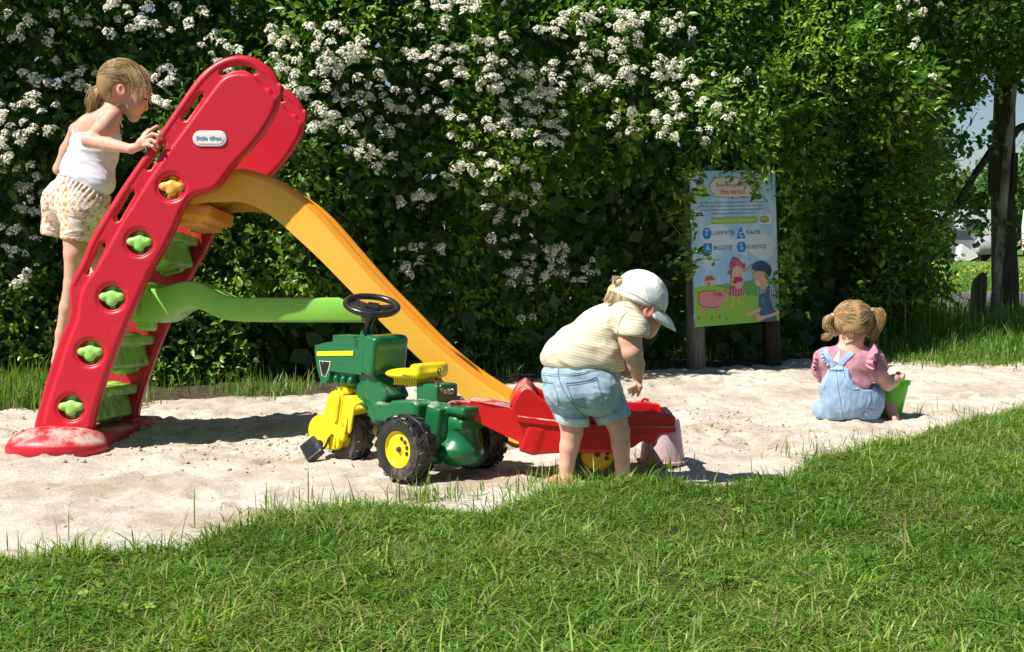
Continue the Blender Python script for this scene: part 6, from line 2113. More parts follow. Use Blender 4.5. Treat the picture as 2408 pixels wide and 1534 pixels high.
# ---------------------------------------------------------------- the seated child with the green bucket
CY_ = 6.95
def C6(x, y, dy=0.0): return P(*c6(x, y), CY_ + dy)
c_root = Vector((C6(680, 1270).x, CY_, gz(C6(680, 1270).x, CY_)))
CHD = thing('person', 'small child with pigtails in denim dungarees sitting on the sand, seen from behind', 'person', c_root)
body = SDF(.0042, .02)
body.ell(C6(682, 400, .01), (.090, .092, .090), k=.02)
body.ell(C6(690, 480, .06), (.066, .055, .06), k=.03)
for s, (x, y) in ((-1, (530, 500)), (1, (815, 512))): body.ell(C6(x, y, .02), (.012, .016, .024), rotY(-12 * s), k=.006)
body.cap(C6(680, 520, .0), C6(650, 650, .0), .056, .060, k=.03)
body.cap(C6(450, 720), C6(820, 730), .045, .048, k=.04)
body.ell(C6(640, 820, .01), (.135, .085, .10), k=.05)
body.ell(C6(665, 1080, .02), (.12, .095, .10), k=.04)
body.chain([C6(850, 740, 0), C6(905, 865, -.02), C6(985, 955, -.02)], [.045, .038, .034], k=.02)
body.chain([C6(985, 955, -.02), C6(1035, 930, .02), C6(1078, 900, .05)], [.034, .030, .022], k=.015)
body.ell(C6(1095, 888, .055), (.022, .018, .018), k=.01)
for p, r in (([C6(1100, 872, .05), C6(1122, 872, .045), C6(1134, 888, .05)], [.0085, .008, .007]), ([C6(1098, 885, .04), C6(1122, 888, .036), C6(1132, 904, .04)], [.0085, .008, .007]),
             ([C6(1092, 898, .035), C6(1114, 902, .03), C6(1124, 916, .035)], [.008, .0075, .0065]), ([C6(1084, 908, .035), C6(1102, 916, .03), C6(1110, 926, .035)], [.0075, .007, .006]),
             ([C6(1080, 878, .06), C6(1070, 862, .075), C6(1086, 856, .085)], [.009, .008, .007])): body.chain(p, r, k=.003)
body.chain([C6(430, 750), C6(430, 900, .12), C6(600, 960, .26)], [.042, .034, .024], k=.02)
body.chain([C6(800, 1120, .05), C6(870, 1050, .18), C6(945, 1010, .22)], [.06, .048, .040], k=.015)
body.chain([C6(950, 1010, .22), C6(1000, 1120, .14), C6(1035, 1225, .06)], [.046, .036, .024], k=.02)
body.chain([C6(1035, 1235, .06), C6(1050, 1262, .02), C6(1062, 1262, .10)], [.024, .02, .018], k=.012)
body.chain([C6(520, 1180, .06), C6(450, 1200, .22), C6(440, 1180, .34)], [.08, .055, .045], k=.02)
body.chain([C6(440, 1190, .34), C6(455, 1240, .16), C6(462, 1272, .0)], [.04, .03, .020], k=.02)
b_me = body.mesh('body', M_skin2, 1); put('body', b_me, CHD); bc = bvh_of(b_me)
# pink blouse
S = SDF(.0045, .03)
S.ell(C6(640, 830, .005), (.136, .095, .115), k=.04)
S.cap(C6(455, 725), C6(825, 735), .053, .056, k=.04)
S.ell(C6(640, 960, .01), (.140, .10, .08), k=.03)
S.cap(C6(850, 745, -.0), C6(895, 850, -.015), .060, .058, k=.02)
S.cap(C6(430, 745, .0), C6(400, 830, .03), .050, .042, k=.02)
S.cap(C6(655, 560), C6(652, 640), .066, .064, op='sub', k=.006)
n_ = (C6(985, 955) - C6(880, 830)).normalized(); 
S.box(C6(905, 885, -.02) + n_ * .05, (.05, .09, .09), (Matrix.Rotation(math.atan2(-n_.z, n_.x), 3, 'Y')), 0, op='sub', k=.004)
bl = S.mesh('blouse', M_pinkc, 2, disp=wrinkle(.0062, 22, (.6, 0, -.5), 3, 51)); put('blouse', bl, CHD); blb = bvh_of(bl)
# ruffles at the shoulders
def ruffle(pts, w, amp, freq):
    c = catmull(pts, 60); bm = bmesh.new(); rows = []
    for i, p in enumerate(c):
        p = Vector(p); t = Vector(c[min(i + 1, 59)] - c[max(i - 1, 0)]).normalized()
        out = (p - Vector(C6(640, 830, .0))); out = (out - t * out.dot(t)).normalized()
        nn2 = t.cross(out)
        row = []
        for k in range(5):
            u = k / 4; row.append(bm.verts.new(p + out * (w * u) + nn2 * (amp * u * math.sin(i * freq + .6 * k)) + Vector((0, 0, -.004 * u))))
        rows.append(row)
    for r0, r1 in zip(rows, rows[1:]):
        for k in range(4): bm.faces.new((r0[k], r0[k + 1], r1[k + 1], r1[k]))
    o = bm_obj('ruffle', bm, M_pinkc, CHD); o.location = -c_root; md = o.modifiers.new('s', 'SOLIDIFY'); md.thickness = .002
ruffle([C6(800, 655, .05), C6(815, 680, -.05), C6(800, 750, -.075), C6(785, 800, -.07), C6(800, 840, -.06)], .056, .014, .8)
ruffle([C6(830, 700, .06), C6(860, 740, -.03), C6(835, 800, -.055), C6(825, 850, -.05)], .040, .012, .9)
ruffle([C6(445, 690, .05), C6(420, 710, -.02), C6(395, 770, -.03), C6(392, 830, -.02)], .036, .012, .9)
# keyhole opening
patch('keyhole', blb, [c6(556, 672), c6(566, 672), c6(560, 770), c6(506, 750)], M_white, CHD, lift=.002, nx=6)
# dungarees
S = SDF(.0045, .03)
S.ell(C6(660, 1100, .015), (.146, .120, .113), k=.04)
S.ell(C6(610, 930, .0), (.13, .107, .13), k=.04)
S.cap(C6(815, 1120, .05), C6(875, 1050, .18), .082, .056, k=.03)
S.cap(C6(800, 1200, .0), C6(760, 1230, .0), .062, .06, k=.03)
S.cap(C6(500, 1180, .05), C6(450, 1195, .22), .085, .065, k=.03)
S.cut(C6(540, 800), (0, 0, 1))
S.ell(C6(345, 860, -.08), (.068, .3, .105), rotY(8), op='sub', k=.006)
S.ell(C6(765, 838, -.0), (.094, .3, .093), rotY(4), op='sub', k=.006)
S.cut(Vector((0, 0, c_root.z + .004)), (0, 0, -1), k=.01)
dg_ = S.mesh('dungarees', M_denim2, 2, disp=wrinkle(.0048, 20, (.2, 0, 1), 3, 61)); put('dungarees', dg_, CHD); dgb = bvh_of(dg_)
# straps over the blouse
ribbon('strap', blb, [c6(*p) for p in ((515, 800), (478, 740), (450, 690), (440, 655))], .026, M_denim2, CHD, lift=.005, thick=.006)
ribbon('strap', blb, [c6(*p) for p in ((560, 800), (610, 740), (680, 680), (760, 632))], .026, M_denim2, CHD, lift=.005, thick=.006)
ribbon('strap_ruffle', blb, [c6(*p) for p in ((468, 790), (430, 750), (412, 700), (412, 660))], .012, M_denim2, CHD, lift=.008, thick=.004, wav=.004, n=24)
ribbon('strap_band', dgb, [c6(*p) for p in ((478, 812), (535, 812), (598, 812))], .030, M_denim2, CHD, lift=.004, thick=.005)
for pts, r in ((((472, 848), (535, 846), (598, 850)), .0013), (((540, 855), (548, 950), (570, 1080), (590, 1200), (608, 1262)), .0016), (((472, 870), (440, 955), (402, 1040)), .0022), (((602, 870), (612, 940), (680, 998), (760, 990), (815, 975)), .0022),
               (((830, 985), (840, 1080), (800, 1170), (740, 1250)), .0015), (((800, 1165), (840, 1180), (880, 1188)), .0018), (((800, 1165), (782, 1215), (775, 1245)), .0016)):
    stitch('seam', dgb, [c6(*p) for p in pts], r, M_thread if r < .002 else cloth('pale seam', (.55, .66, .78)), CHD, lift=.0006)
patch('tag', dgb, [c6(786, 1206), c6(812, 1210), c6(808, 1236), c6(780, 1230)], M_denimc, CHD, lift=.003, nx=5)
# hair with two bunches
S = SDF(.004, .02)
S.ell(C6(682, 392, .008), (.097, .098, .096), k=.02)
S.ell(C6(675, 470, -.015), (.060, .070, .05), k=.03)
S.cut(C6(670, 548, 0), Vector((0, -.3, -1)), k=.02)
for _s in (-1, 1): S.ell(C6(680 + _s * 165, 520, -.03), (.035, .08, .045), op='sub', k=.02)
M_hb3 = hair_base(M_hair3, 'golden hair mass', .38)
put('hair', S.mesh('hair', M_hb3, 2), CHD)
hc2 = np.array(C6(682, 392, .008)); I3 = np.eye(3)
for sgn, tie_px, chain_, wd in ((-1, (515, 350), [(515, 350), (462, 392), (450, 450), (492, 500), (455, 545), (430, 548)], .013), (1, (835, 312), [(838, 312), (900, 325), (922, 380), (900, 450), (868, 515), (850, 548)], .018)):
    tv = (np.array(C6(*tie_px)) - hc2); tv = tv / np.array((.097, .098, .096))
    st = []
    while len(st) < 750:
        v = RNG.normal(0, 1, 3); v /= np.linalg.norm(v)
        if v[0] * sgn < .02 or v[1] > .35: continue
        if v[2] < -.75: continue
        st.append(v)
    strands('hair_strands', sweep(np.array(st), tv / np.linalg.norm(tv), c=hc2, r=(.099, .100, .098), R=I3, jit=.07), .0010, M_hair3, CHD, c_root)
    pts = [C6(x, y, -.01) for x, y in chain_]
    S = SDF(.004, .01); S.chain(pts, [.010, wd, wd * 1.15, wd * .9, wd * .7, .004]); bn = put('pigtail', S.mesh('pigtail', M_hb3, 1), CHD)
    w = []
    for k in range(260):
        j = np.clip(RNG.normal(0, 1, 3), -1.8, 1.8) * wd * .62
        w.append(catmull([np.array(p) + j * f for p, f in zip(pts, (.4, 1, 1.2, 1, 1, 1.1))], 11))
    strands('pigtail_strands', w, .0010, M_hair3, CHD, c_root)
    bm = bmesh.new(); c0 = pts[0]; d0 = (pts[1] - pts[0]).normalized(); Mx = Matrix.Translation(c0 + d0 * .004) @ d0.to_track_quat('Z', 'Y').to_matrix().to_4x4()
    bm_tube(bm, [Mx @ Vector((.011 * math.cos(t), .011 * math.sin(t), 0)) for t in np.linspace(0, 2 * math.pi, 16, endpoint=False)], .003, 6, closed=True)
    o = bm_obj('hair_tie', bm, M_white, CHD); o.location = -c_root
w = []
for k in range(60):
    x = RNG.uniform(580, 790)
    w.append(catmull([C6(x + (680 - x) * .1, 500, -.075), C6(x, 545, -.078 + .02 * abs(x - 680) / 110), C6(x + RNG.normal(0, 10), 585 + RNG.normal(0, 12), -.06)], 5))
strands('loose_strands', w, .0009, M_hair3, CHD, c_root)

# green bucket
M_bk = principled('bright green bucket plastic', (.10, .55, .02), rough=.35, spec=.5, sss=0)
bk = Vector((C6(998, 1235, .16).x, CY_ + .16, 0)); bk.z = gz(bk.x, bk.y)
BK = thing('sand_bucket', 'bright green bucket standing in the sand at the right hand of the seated child', 'bucket', bk, (0, math.radians(7), 0))
bm = bmesh.new(); bm_lathe(bm, [(0, .004), (.055, .004), (.057, .0), (.060, .004), (.076, .165), (.083, .165), (.084, .172), (.083, .188), (.079, .190), (.075, .186), (.058, .010), (0, .010)], Matrix.Identity(4), 40)
bm_obj('bucket_wall', bm, M_bk, BK)
bm = bmesh.new()
bm_tube(bm, [Vector((.087 * math.cos(t), .087 * math.sin(t) , .186 + .012 * math.sin(t))) for t in np.linspace(math.radians(0), math.radians(180), 24)], .006, 8)
bm_obj('bucket_handle', bm, principled('white handle plastic', (.72, .66, .64), rough=.4), BK)
bm = bmesh.new(); bm_lathe(bm, [(0, .10), (.068, .10), (.0, .125)], Matrix.Identity(4), 24); bm_obj('sand_fill', bm, M_sand, BK)
# ================================================================ information board
SBL, SBR, STL = P(*c5(222, 1210), 9.72), P(*c5(797, 1163), 10.16), P(*c5(175, 143), 9.72)
_u = (SBR - SBL); SW = _u.length; _u.normalize()
_v = (STL - SBL); SH_ = _v.length; _v = (_v - _u * _v.dot(_u)).normalized()
_n = _u.cross(_v)                                       # towards the back or front
if _n.y > 0: _n = -_n                                   # facing the sand
SGM = Matrix(((_u.x, -_n.x, _v.x, SBL.x), (_u.y, -_n.y, _v.y, SBL.y), (_u.z, -_n.z, _v.z, SBL.z), (0, 0, 0, 1)))
sg_foot = Vector((SBL.x + .3, SBL.y + .1, gz(SBL.x + .3, SBL.y)))
SIGN = thing('sign_board', 'tall colourful children information board on two wooden posts in front of the shrubs', 'sign', sg_foot)
SIGN.matrix_world = SGM
SIGN.location = SGM.to_translation(); SIGN.rotation_euler = SGM.to_euler()
def sg(x, y):
    """frame point (sign crop) -> board coordinates"""
    p = SGM.inverted() @ onplane(*c5(x, y), SBL, _n)
    return (p.x, p.z)
_flat = {}
def flat(col, rough=.6):
    k = tuple(round(c, 3) for c in col)
    if k not in _flat: _flat[k] = principled('print %d' % len(_flat), col, rough=rough, spec=.2)
    return _flat[k]
def art(name, pts, col, lift, parent=None, px=True, mat=None, sm=0):
    q = [sg(*p) for p in pts] if px else pts
    if sm: q = smooth_poly(q, sm)
    bm = bmesh.new()
    f = bm.faces.new([bm.verts.new((a, -lift, b)) for a, b in q])
    bmesh.ops.triangulate(bm, faces=[f])
    return bm_obj(name, bm, mat or flat(col), parent or SIGN, smooth=False)
def arc(cx, cy, r, n=28, ky=1.0, a0=0, a1=360):
    return [(cx + r * math.cos(math.radians(a0 + (a1 - a0) * i / n)), cy - r * ky * math.sin(math.radians(a0 + (a1 - a0) * i / n))) for i in range(n + (a1 - a0 < 360))]
def write(body, x, y, h, col, lift=.0045, name='lettering', align='CENTER', bold=0, space=1.0, w=None):
    a, b = sg(x, y); s = (Vector(sg(x, y - h)) - Vector((a, b))).length * 1.35
    me = text_mesh(body, s, .0002, align, bold * s, space)
    if w:
        xs = [v.co.x for v in me.vertices]; cur = max(xs) - min(xs); want = (Vector(sg(x + w, y)) - Vector((a, b))).length
        me.transform(Matrix.Scale(want / cur, 4, (1, 0, 0)))
    me.transform(Matrix(((1, 0, 0, a), (0, 0, -1, -lift), (0, 1, 0, b), (0, 0, 0, 1))))
    me.materials.append(flat(col)); return obj(name, me, SIGN)
def board_mat():
    m = bpy.data.materials.new('printed sky'); m.use_nodes = True
    n, l = nt(m); b = n['Principled BSDF']; b.inputs['Roughness'].default_value = .45
    tc = n.new('ShaderNodeTexCoord'); t = n.new('ShaderNodeTexNoise'); t.inputs['Scale'].default_value = 4.5; t.inputs['Detail'].default_value = 3
    l.new(tc.outputs['Object'], t.inputs['Vector'])
    r = n.new('ShaderNodeValToRGB'); r.color_ramp.elements[0].position = .46; r.color_ramp.elements[0].color = (.30, .52, .72, 1); r.color_ramp.elements[1].position = .60; r.color_ramp.elements[1].color = (.52, .68, .78, 1)
    l.new(t.outputs['Fac'], r.inputs[0]); l.new(r.outputs[0], b.inputs['Base Color']); return m
bm = bmesh.new(); bm_box(bm, SW / 2, .006, SH_ / 2, SW, .012, SH_); bm_obj('board', bm, board_mat(), SIGN, bevel=.001)
art('cloud', [(590, 600), (640, 560), (700, 570), (755, 600), (765, 680), (745, 730), (680, 760), (620, 720), (585, 690)], (.62, .70, .76), .001, sm=2)
art('cloud', [(240, 560), (300, 510), (400, 505), (455, 540), (450, 620), (380, 650), (280, 650)], (.58, .68, .76), .001, sm=2)
# hills
art('hill', [(560, 900), (640, 880), (720, 878), (783, 884), (789, 1010), (600, 1010), (400, 960), (330, 925)], (.13, .35, .12), .0014, sm=0)
art('meadow', [(217, 948), (260, 930), (330, 926), (420, 940), (520, 965), (600, 990), (700, 1010), (788, 1010), (796, 1163), (222, 1209)], (.26, .50, .08), .002)
# farmhouse
art('farmhouse', [(290, 892), (290, 930), (355, 927), (353, 888)], (.62, .45, .30), .0024); art('farmhouse_roof', [(285, 893), (300, 862), (338, 860), (358, 888)], (.42, .12, .08), .0028); art('farmhouse_door', [(307, 900), (307, 928), (321, 927), (320, 898)], (.18, .28, .10), .0028)
# title plaque
art('plaque_border', [(318, 240), (330, 215), (345, 205), (350, 182), (640, 188), (655, 210), (668, 235), (668, 265), (655, 290), (645, 328), (350, 326), (340, 300), (322, 280)], (.22, .24, .26), .0018, sm=1)
art('plaque', [(324, 241), (335, 219), (351, 208), (356, 187), (634, 193), (649, 213), (662, 237), (662, 263), (650, 287), (639, 323), (356, 321), (345, 297), (327, 278)], (.62, .58, .50), .0024, sm=1)
write('Boerderijspeurtocht', 490, 240, 27, (.08, .07, .07), w=245, lift=.003)
write('Het varken', 478, 285, 38, (.50, .03, .07), w=165, lift=.003, bold=.01)
tb = [(357, 150), (357, 190)]
art('nail', arc(355, 190, 6), (.1, .1, .1), .003); art('nail', arc(474, 330, 6), (.1, .1, .1), .003)
# number badge and little driver above it
art('number_badge', arc(261, 285, 45, ky=1.12), (.25, .46, .04), .002)
for k in range(18):
    a = math.radians(k * 20); b = a + .2
    art('badge_dash', [(261 + 38 * math.cos(a), 285 - 42 * math.sin(a)), (261 + 41 * math.cos(a), 285 - 45.5 * math.sin(a)), (261 + 41 * math.cos(b), 285 - 45.5 * math.sin(b)), (261 + 38 * math.cos(b), 285 - 42 * math.sin(b))], (.7, .75, .55), .0026)
write('2', 261, 285, 62, (.72, .76, .62), lift=.0028)
art('driver_body', [(225, 240), (235, 205), (270, 200), (280, 225), (262, 238)], (.05, .06, .08), .003, sm=1); art('driver_head', arc(262, 186, 14), (.60, .38, .26), .0034); art('driver_cap', [(246, 180), (252, 165), (274, 163), (280, 180)], (.08, .12, .20), .0038); art('driver_scarf', arc(222, 213, 9), (.5, .06, .08), .0034)
# running text
for i, (tx, y, w) in enumerate((("Dit is Boer de Wit, hij is varkensboer. De stallen op zijn boerderij zitten", 358, 430), ("vol met varkens. Deze varkens zijn er voor het vlees. Hamburgers,", 382, 410), ("worstjes, karbonades en nog veel meer. Een mannetjesvarken noem", 407, 420), ("je een beer, een vrouwtjesvarken een zeug.", 432, 280))):
    write(tx, 478, y, 14, (.20, .24, .28), w=w, lift=.002)
art('question_bar', [(332, 462), (640, 452), (641, 498), (334, 506)], (.30, .48, .05), .002)
write('Hoe noem je een babyvarken?', 485, 480, 22, (.70, .76, .56), w=275, lift=.0026)
art('tag_plate', [(656, 442), (735, 437), (745, 450), (745, 498), (735, 506), (660, 508)], (.66, .66, .60), .002); art('tag_ring', arc(693, 473, 33, ky=.8), (.45, .42, .22), .0025); art('tag_field', arc(693, 478, 30, ky=.72, a0=180, a1=360), (.18, .36, .10), .003)
for k in range(7):
    a = math.radians(20 + k * 23); art('tag_ray', [(693 + 12 * math.cos(a), 474 - 9 * math.sin(a)), (693 + 29 * math.cos(a - .1), 474 - 23 * math.sin(a - .1)), (693 + 29 * math.cos(a + .1), 474 - 23 * math.sin(a + .1))], (.25, .14, .08), .0032)
BL_ = (.02, .22, .58)
art('answer_circle', arc(302, 570, 32, ky=1.25), BL_, .002); write('T', 300, 568, 44, (.72, .78, .82), lift=.0026)
art('answer_triangle', [(532, 520), (567, 602), (502, 606)], BL_, .002); write('C', 535, 578, 38, (.72, .78, .82), lift=.0026)
art('answer_square', [(278, 640), (335, 636), (336, 700), (280, 705)], BL_, .002); write('A', 307, 670, 44, (.72, .78, .82), lift=.0026)
art('answer_hexagon', arc(538, 662, 36, n=6, ky=1.1), BL_, .002); write('S', 537, 662, 44, (.72, .78, .82), lift=.0026)
for tx, x, y, w in (('LAMMETJE', 417, 567, 145), ('KALFJE', 620, 562, 95), ('BIGGETJE', 412, 668, 125), ('KUIKENTJE', 642, 661, 125)): write(tx, x, y, 30, (.12, .11, .12), w=w, lift=.002)
# pig
PK_ = (.62, .26, .24); OUT = (.16, .07, .06)
for pts in ([(262, 1060), (270, 1120), (286, 1120), (288, 1060)], [(292, 1050), (294, 1098), (306, 1100), (308, 1050)], [(350, 1060), (368, 1115), (382, 1112), (372, 1050)], [(376, 1050), (386, 1105), (398, 1104), (396, 1050)]): art('pig_leg', pts, PK_, .0026)
art('pig_outline', [(238, 1010), (250, 970), (290, 958), (340, 962), (380, 950), (400, 990), (400, 1050), (370, 1080), (300, 1076), (250, 1066)], OUT, .0030, sm=2)
art('pig_body', [(242, 1010), (254, 974), (292, 962), (340, 966), (380, 954), (396, 992), (396, 1048), (368, 1075), (302, 1071), (254, 1062)], PK_, .0034, sm=2)
art('pig_head', [(345, 990), (370, 950), (410, 962), (442, 1000), (432, 1032), (390, 1044), (355, 1035)], PK_, .0040, sm=2)
art('pig_ear', [(330, 978), (350, 965), (378, 975), (372, 1008)], (.48, .16, .16), .0044, sm=1); art('pig_ear', [(412, 960), (436, 946), (438, 985)], (.48, .16, .16), .0044)
art('pig_snout', arc(428, 1014, 15, ky=1.15), (.68, .34, .32), .0048); art('nostril', arc(424, 1012, 2.6), OUT, .0052); art('nostril', arc(433, 1012, 2.6), OUT, .0052); art('pig_eye', arc(392, 990, 3.2), OUT, .0052); art('pig_eye', arc(414, 990, 3.2), OUT, .0052)
art('pig_patch', arc(388, 985, 15), (.30, .12, .10), .0046); art('neckerchief', [(345, 1015), (352, 1045), (385, 1064), (408, 1052), (395, 1045), (365, 1035)], (.58, .30, .30), .0050); art('pig_tail', [(240, 990), (236, 968), (246, 965), (252, 985)], (.30, .30, .08), .0042)
# farm girl with a spotted headscarf
art('clog', [(462, 1062), (472, 1040), (486, 1045), (490, 1068), (475, 1074)], (.55, .50, .06), .003, sm=1); art('clog', [(508, 1040), (530, 1032), (552, 1042), (548, 1056), (518, 1054)], (.55, .50, .06), .003, sm=1)
art('leg', [(470, 990), (472, 1045), (486, 1045), (488, 990)], (.42, .48, .14), .0034); art('leg', [(508, 990), (512, 1038), (526, 1038), (526, 990)], (.42, .48, .14), .0034)
art('skirt', [(462, 930), (448, 990), (500, 1000), (552, 992), (538, 928)], (.42, .06, .12), .0038); 
for x in (470, 488, 506, 524, 540): art('skirt_stripe', [(x, 938), (x - 4, 992), (x + 2, 994), (x + 4, 938)], (.62, .36, .42), .0042)
art('blouse', [(470, 880), (462, 930), (500, 940), (540, 934), (556, 892), (530, 862), (490, 866)], (.48, .03, .09), .0046, sm=1)
art('arm', [(462, 895), (458, 925), (500, 930), (540, 915), (556, 885), (546, 882), (535, 908), (475, 915)], (.66, .44, .28), .0050, sm=1)
art('piglet', [(488, 930), (500, 905), (540, 898), (550, 920), (530, 948), (500, 952)], (.62, .36, .34), .0054, sm=1)
art('face', arc(507, 832, 38, ky=.92), (.68, .46, .30), .0058); art('hair', [(470, 850), (476, 800), (520, 782), (546, 820), (540, 800), (510, 790), (484, 812)], (.58, .44, .14), .0062)
art('headscarf', [(462, 838), (458, 780), (480, 728), (512, 740), (545, 780), (552, 815), (530, 790), (498, 782), (478, 800), (470, 838)], (.46, .05, .14), .0066)
art('headscarf_tip', [(462, 830), (440, 828), (446, 850), (466, 856)], (.46, .05, .14), .0066); art('headscarf_tip', [(550, 812), (546, 780), (560, 770), (560, 805)], (.46, .05, .14), .0066)
for x, y in ((480, 760), (470, 785), (492, 755), (505, 762), (486, 775), (500, 775), (518, 772), (530, 785), (465, 805), (540, 797)): art('dot', arc(x, y, 3, n=8), (.72, .60, .66), .0070)
art('braid', [(548, 828), (570, 820), (590, 800), (600, 780), (607, 785), (600, 805), (578, 828), (552, 836)], (.58, .44, .14), .0062); art('braid', [(470, 850), (466, 885), (474, 910), (482, 885), (480, 855)], (.58, .44, .14), .0066)
for x, y in ((493, 835), (520, 828)): art('eye', arc(x, y, 2.6, n=8), (.02, .02, .02), .0072)
art('smile', [(500, 850), (510, 855), (520, 850), (510, 858)], (.4, .08, .08), .0072); art('cheek', arc(486, 846, 6), (.66, .30, .22), .0064); art('cheek', arc(526, 842, 6), (.66, .30, .22), .0064)
# farm lad with a flat cap and checked shirt
art('shirt', [(648, 950), (680, 935), (720, 910), (760, 940), (790, 1080), (730, 1090), (700, 1060), (655, 1040)], (.60, .62, .68), .003)
for k in range(12):
    y = 935 + k * 12; art('check', [(650, y), (650, y + 5), (782, y + 5), (780, y)], (.12, .16, .34), .0034) if y < 1085 else None
for k in range(9):
    x = 655 + k * 14; art('check', [(x, 945), (x + 5, 945), (x + 8, 1080), (x + 3, 1080)], (.12, .16, .34), .0036)
art('dungarees', [(655, 985), (700, 975), (712, 930), (730, 925), (728, 1000), (740, 1060), (770, 1100), (776, 1166), (668, 1170), (655, 1060)], (.06, .12, .26), .0040)
art('bib_pocket', [(668, 1010), (694, 1006), (696, 1050), (672, 1054)], (.10, .18, .36), .0044)
art('forearm', [(790, 1090), (760, 1110), (690, 1132), (655, 1128), (630, 1105), (625, 1118), (640, 1140), (632, 1165), (660, 1168), (700, 1150), (792, 1122)], (.66, .44, .28), .0050, sm=1)
art('forearm', [(665, 1070), (620, 1095), (575, 1105), (556, 1120), (578, 1122), (566, 1140), (590, 1135), (630, 1115), (668, 1095)], (.66, .44, .28), .0050, sm=1)
art('neck', [(672, 925), (672, 955), (705, 945), (705, 910)], (.62, .40, .25), .0046)
art('face', [(618, 850), (622, 905), (645, 935), (680, 938), (712, 905), (716, 850), (690, 820), (640, 822)], (.68, .46, .30), .0050, sm=1)
art('hair', [(612, 845), (640, 820), (690, 818), (718, 850), (720, 895), (706, 880), (700, 850), (670, 832), (632, 850), (618, 870)], (.60, .48, .16), .0056)
art('flat_cap', [(602, 808), (612, 780), (650, 758), (700, 760), (740, 800), (740, 845), (722, 875), (700, 835), (660, 825), (625, 826)], (.05, .09, .17), .0060, sm=1)
for x, y in ((640, 868), (630, 885)): art('eye', arc(x, y, 3, n=8), (.02, .02, .02), .0062)
art('grin', [(642, 905), (662, 906), (655, 922), (646, 920)], (.75, .72, .70), .0060); art('nose', [(626, 870), (620, 892), (632, 893)], (.60, .34, .24), .0058); art('cheek', arc(678, 898, 9), (.66, .34, .24), .0054)
for x, y in ((245, 1150), (335, 1148), (388, 1138), (434, 1158), (580, 985)): art('clover_tuft', [(x - 7, y - 8), (x, y - 14), (x + 7, y - 8), (x + 2, y), (x + 2, y + 12), (x - 2, y + 12), (x - 2, y)], (.08, .22, .05), .0026)
# posts
def bark_post(name, top, bot, Y, r0, r1, mat, parent, seg=14, wob=.004):
    a = P(*bot, Y); b = P(*top, Y); a.z = gz(a.x, a.y) - .05
    pts = [a.lerp(b, t) for t in np.linspace(0, 1, 9)]
    bm = bmesh.new(); bm_tube(bm, pts, [r0 + (r1 - r0) * t for t in np.linspace(0, 1, 9)], seg)
    for v in bm.verts: v.co += Vector((RNG.normal(0, wob), RNG.normal(0, wob), 0)) * .6
    return bm_obj(name, bm, mat, parent)
def woodmat(name, a, b, sc=(30, 30, 2.2)):
    m = bpy.data.materials.new(name); m.use_nodes = True
    n, l = nt(m); bs = n['Principled BSDF']; bs.inputs['Roughness'].default_value = .9; bs.inputs['Specular IOR Level'].default_value = .15
    tc = n.new('ShaderNodeTexCoord'); mp = n.new('ShaderNodeMapping'); mp.inputs['Scale'].default_value = sc
    t = n.new('ShaderNodeTexNoise'); t.inputs['Scale'].default_value = 1.6; t.inputs['Detail'].default_value = 8; t.inputs['Roughness'].default_value = .7
    l.new(tc.outputs['Object'], mp.inputs[0]); l.new(mp.outputs[0], t.inputs['Vector'])
    r = n.new('ShaderNodeValToRGB'); r.color_ramp.elements[0].position = .35; r.color_ramp.elements[0].color = (*a, 1); r.color_ramp.elements[1].position = .65; r.color_ramp.elements[1].color = (*b, 1)
    l.new(t.outputs['Fac'], r.inputs[0]); l.new(r.outputs[0], bs.inputs['Base Color'])
    bp = n.new('ShaderNodeBump'); bp.inputs['Distance'].default_value = .006; l.new(t.outputs['Fac'], bp.inputs['Height']); l.new(bp.outputs[0], bs.inputs['Normal'])
    return m
M_post = woodmat('weathered grey post', (.09, .08, .06), (.24, .21, .165))
M_post2 = woodmat('dark brown post', (.045, .032, .022), (.085, .06, .042))  # darker brown wood for the second post and the trunk board
SINV = SGM.inverted()
for top, bot, Y, m in ((c5(200, 150), c5(232, 1512), 9.90, M_post), (c5(716, 170), c5(754, 1452), 10.34, M_post2)):
    o = bark_post('post', top, bot, Y, .066, .062, m, None)
    o.parent = SIGN; o.matrix_parent_inverse = SINV
# ================================================================ the far side: path, field, tree, posts, camp site
def sheet(name, pts, z, mat):
    bm = bmesh.new(); bm.faces.new([bm.verts.new((x, y, z + 0)) for x, y in pts]); o = bm_obj(name, bm, mat, None, smooth=False); return tag(o, kind='structure')
def flatz(x, y): return float(ground_h(np.array([x]), np.array([y]), False)[0])
M_asph = principled('worn asphalt', (.10, .10, .105), rough=.95, col2=(.15, .145, .14), vscale=3, bump=(80, .004))
M_kerb = principled('concrete kerb', (.36, .34, .31), rough=.9, col2=(.22, .21, .18), vscale=5, bump=(50, .003))
PZ = .062
bm = bmesh.new()
for i in range(40):
    x0 = -60 + i * 4; 
    vs = [bm.verts.new((x0, 17.9, PZ)), bm.verts.new((x0 + 4, 17.9, PZ)), bm.verts.new((x0 + 4, 19.9, PZ)), bm.verts.new((x0, 19.9, PZ))]; bm.faces.new(vs)
bmesh.ops.remove_doubles(bm, verts=bm.verts, dist=.001)
tag(bm_obj('path', bm, M_asph, None, smooth=False), kind='structure')
kb = thing('kerb', 'low concrete kerb along the shaded path behind the sand', 'kerb', (4, 19.98, PZ))
for i in range(60):
    bm = bmesh.new() if i == 0 else None
    if i == 0:
        bm_box(bm, 0, 0, .03, .985, .14, .16); k0 = bm_obj('kerb_stone', bm, M_kerb, kb, bevel=.012); k0.location = (-16, 0, 0)
    else:
        k = k0.copy(); link(k, kb); k.location = (-16 + i, 0, RNG.normal(0, .004))
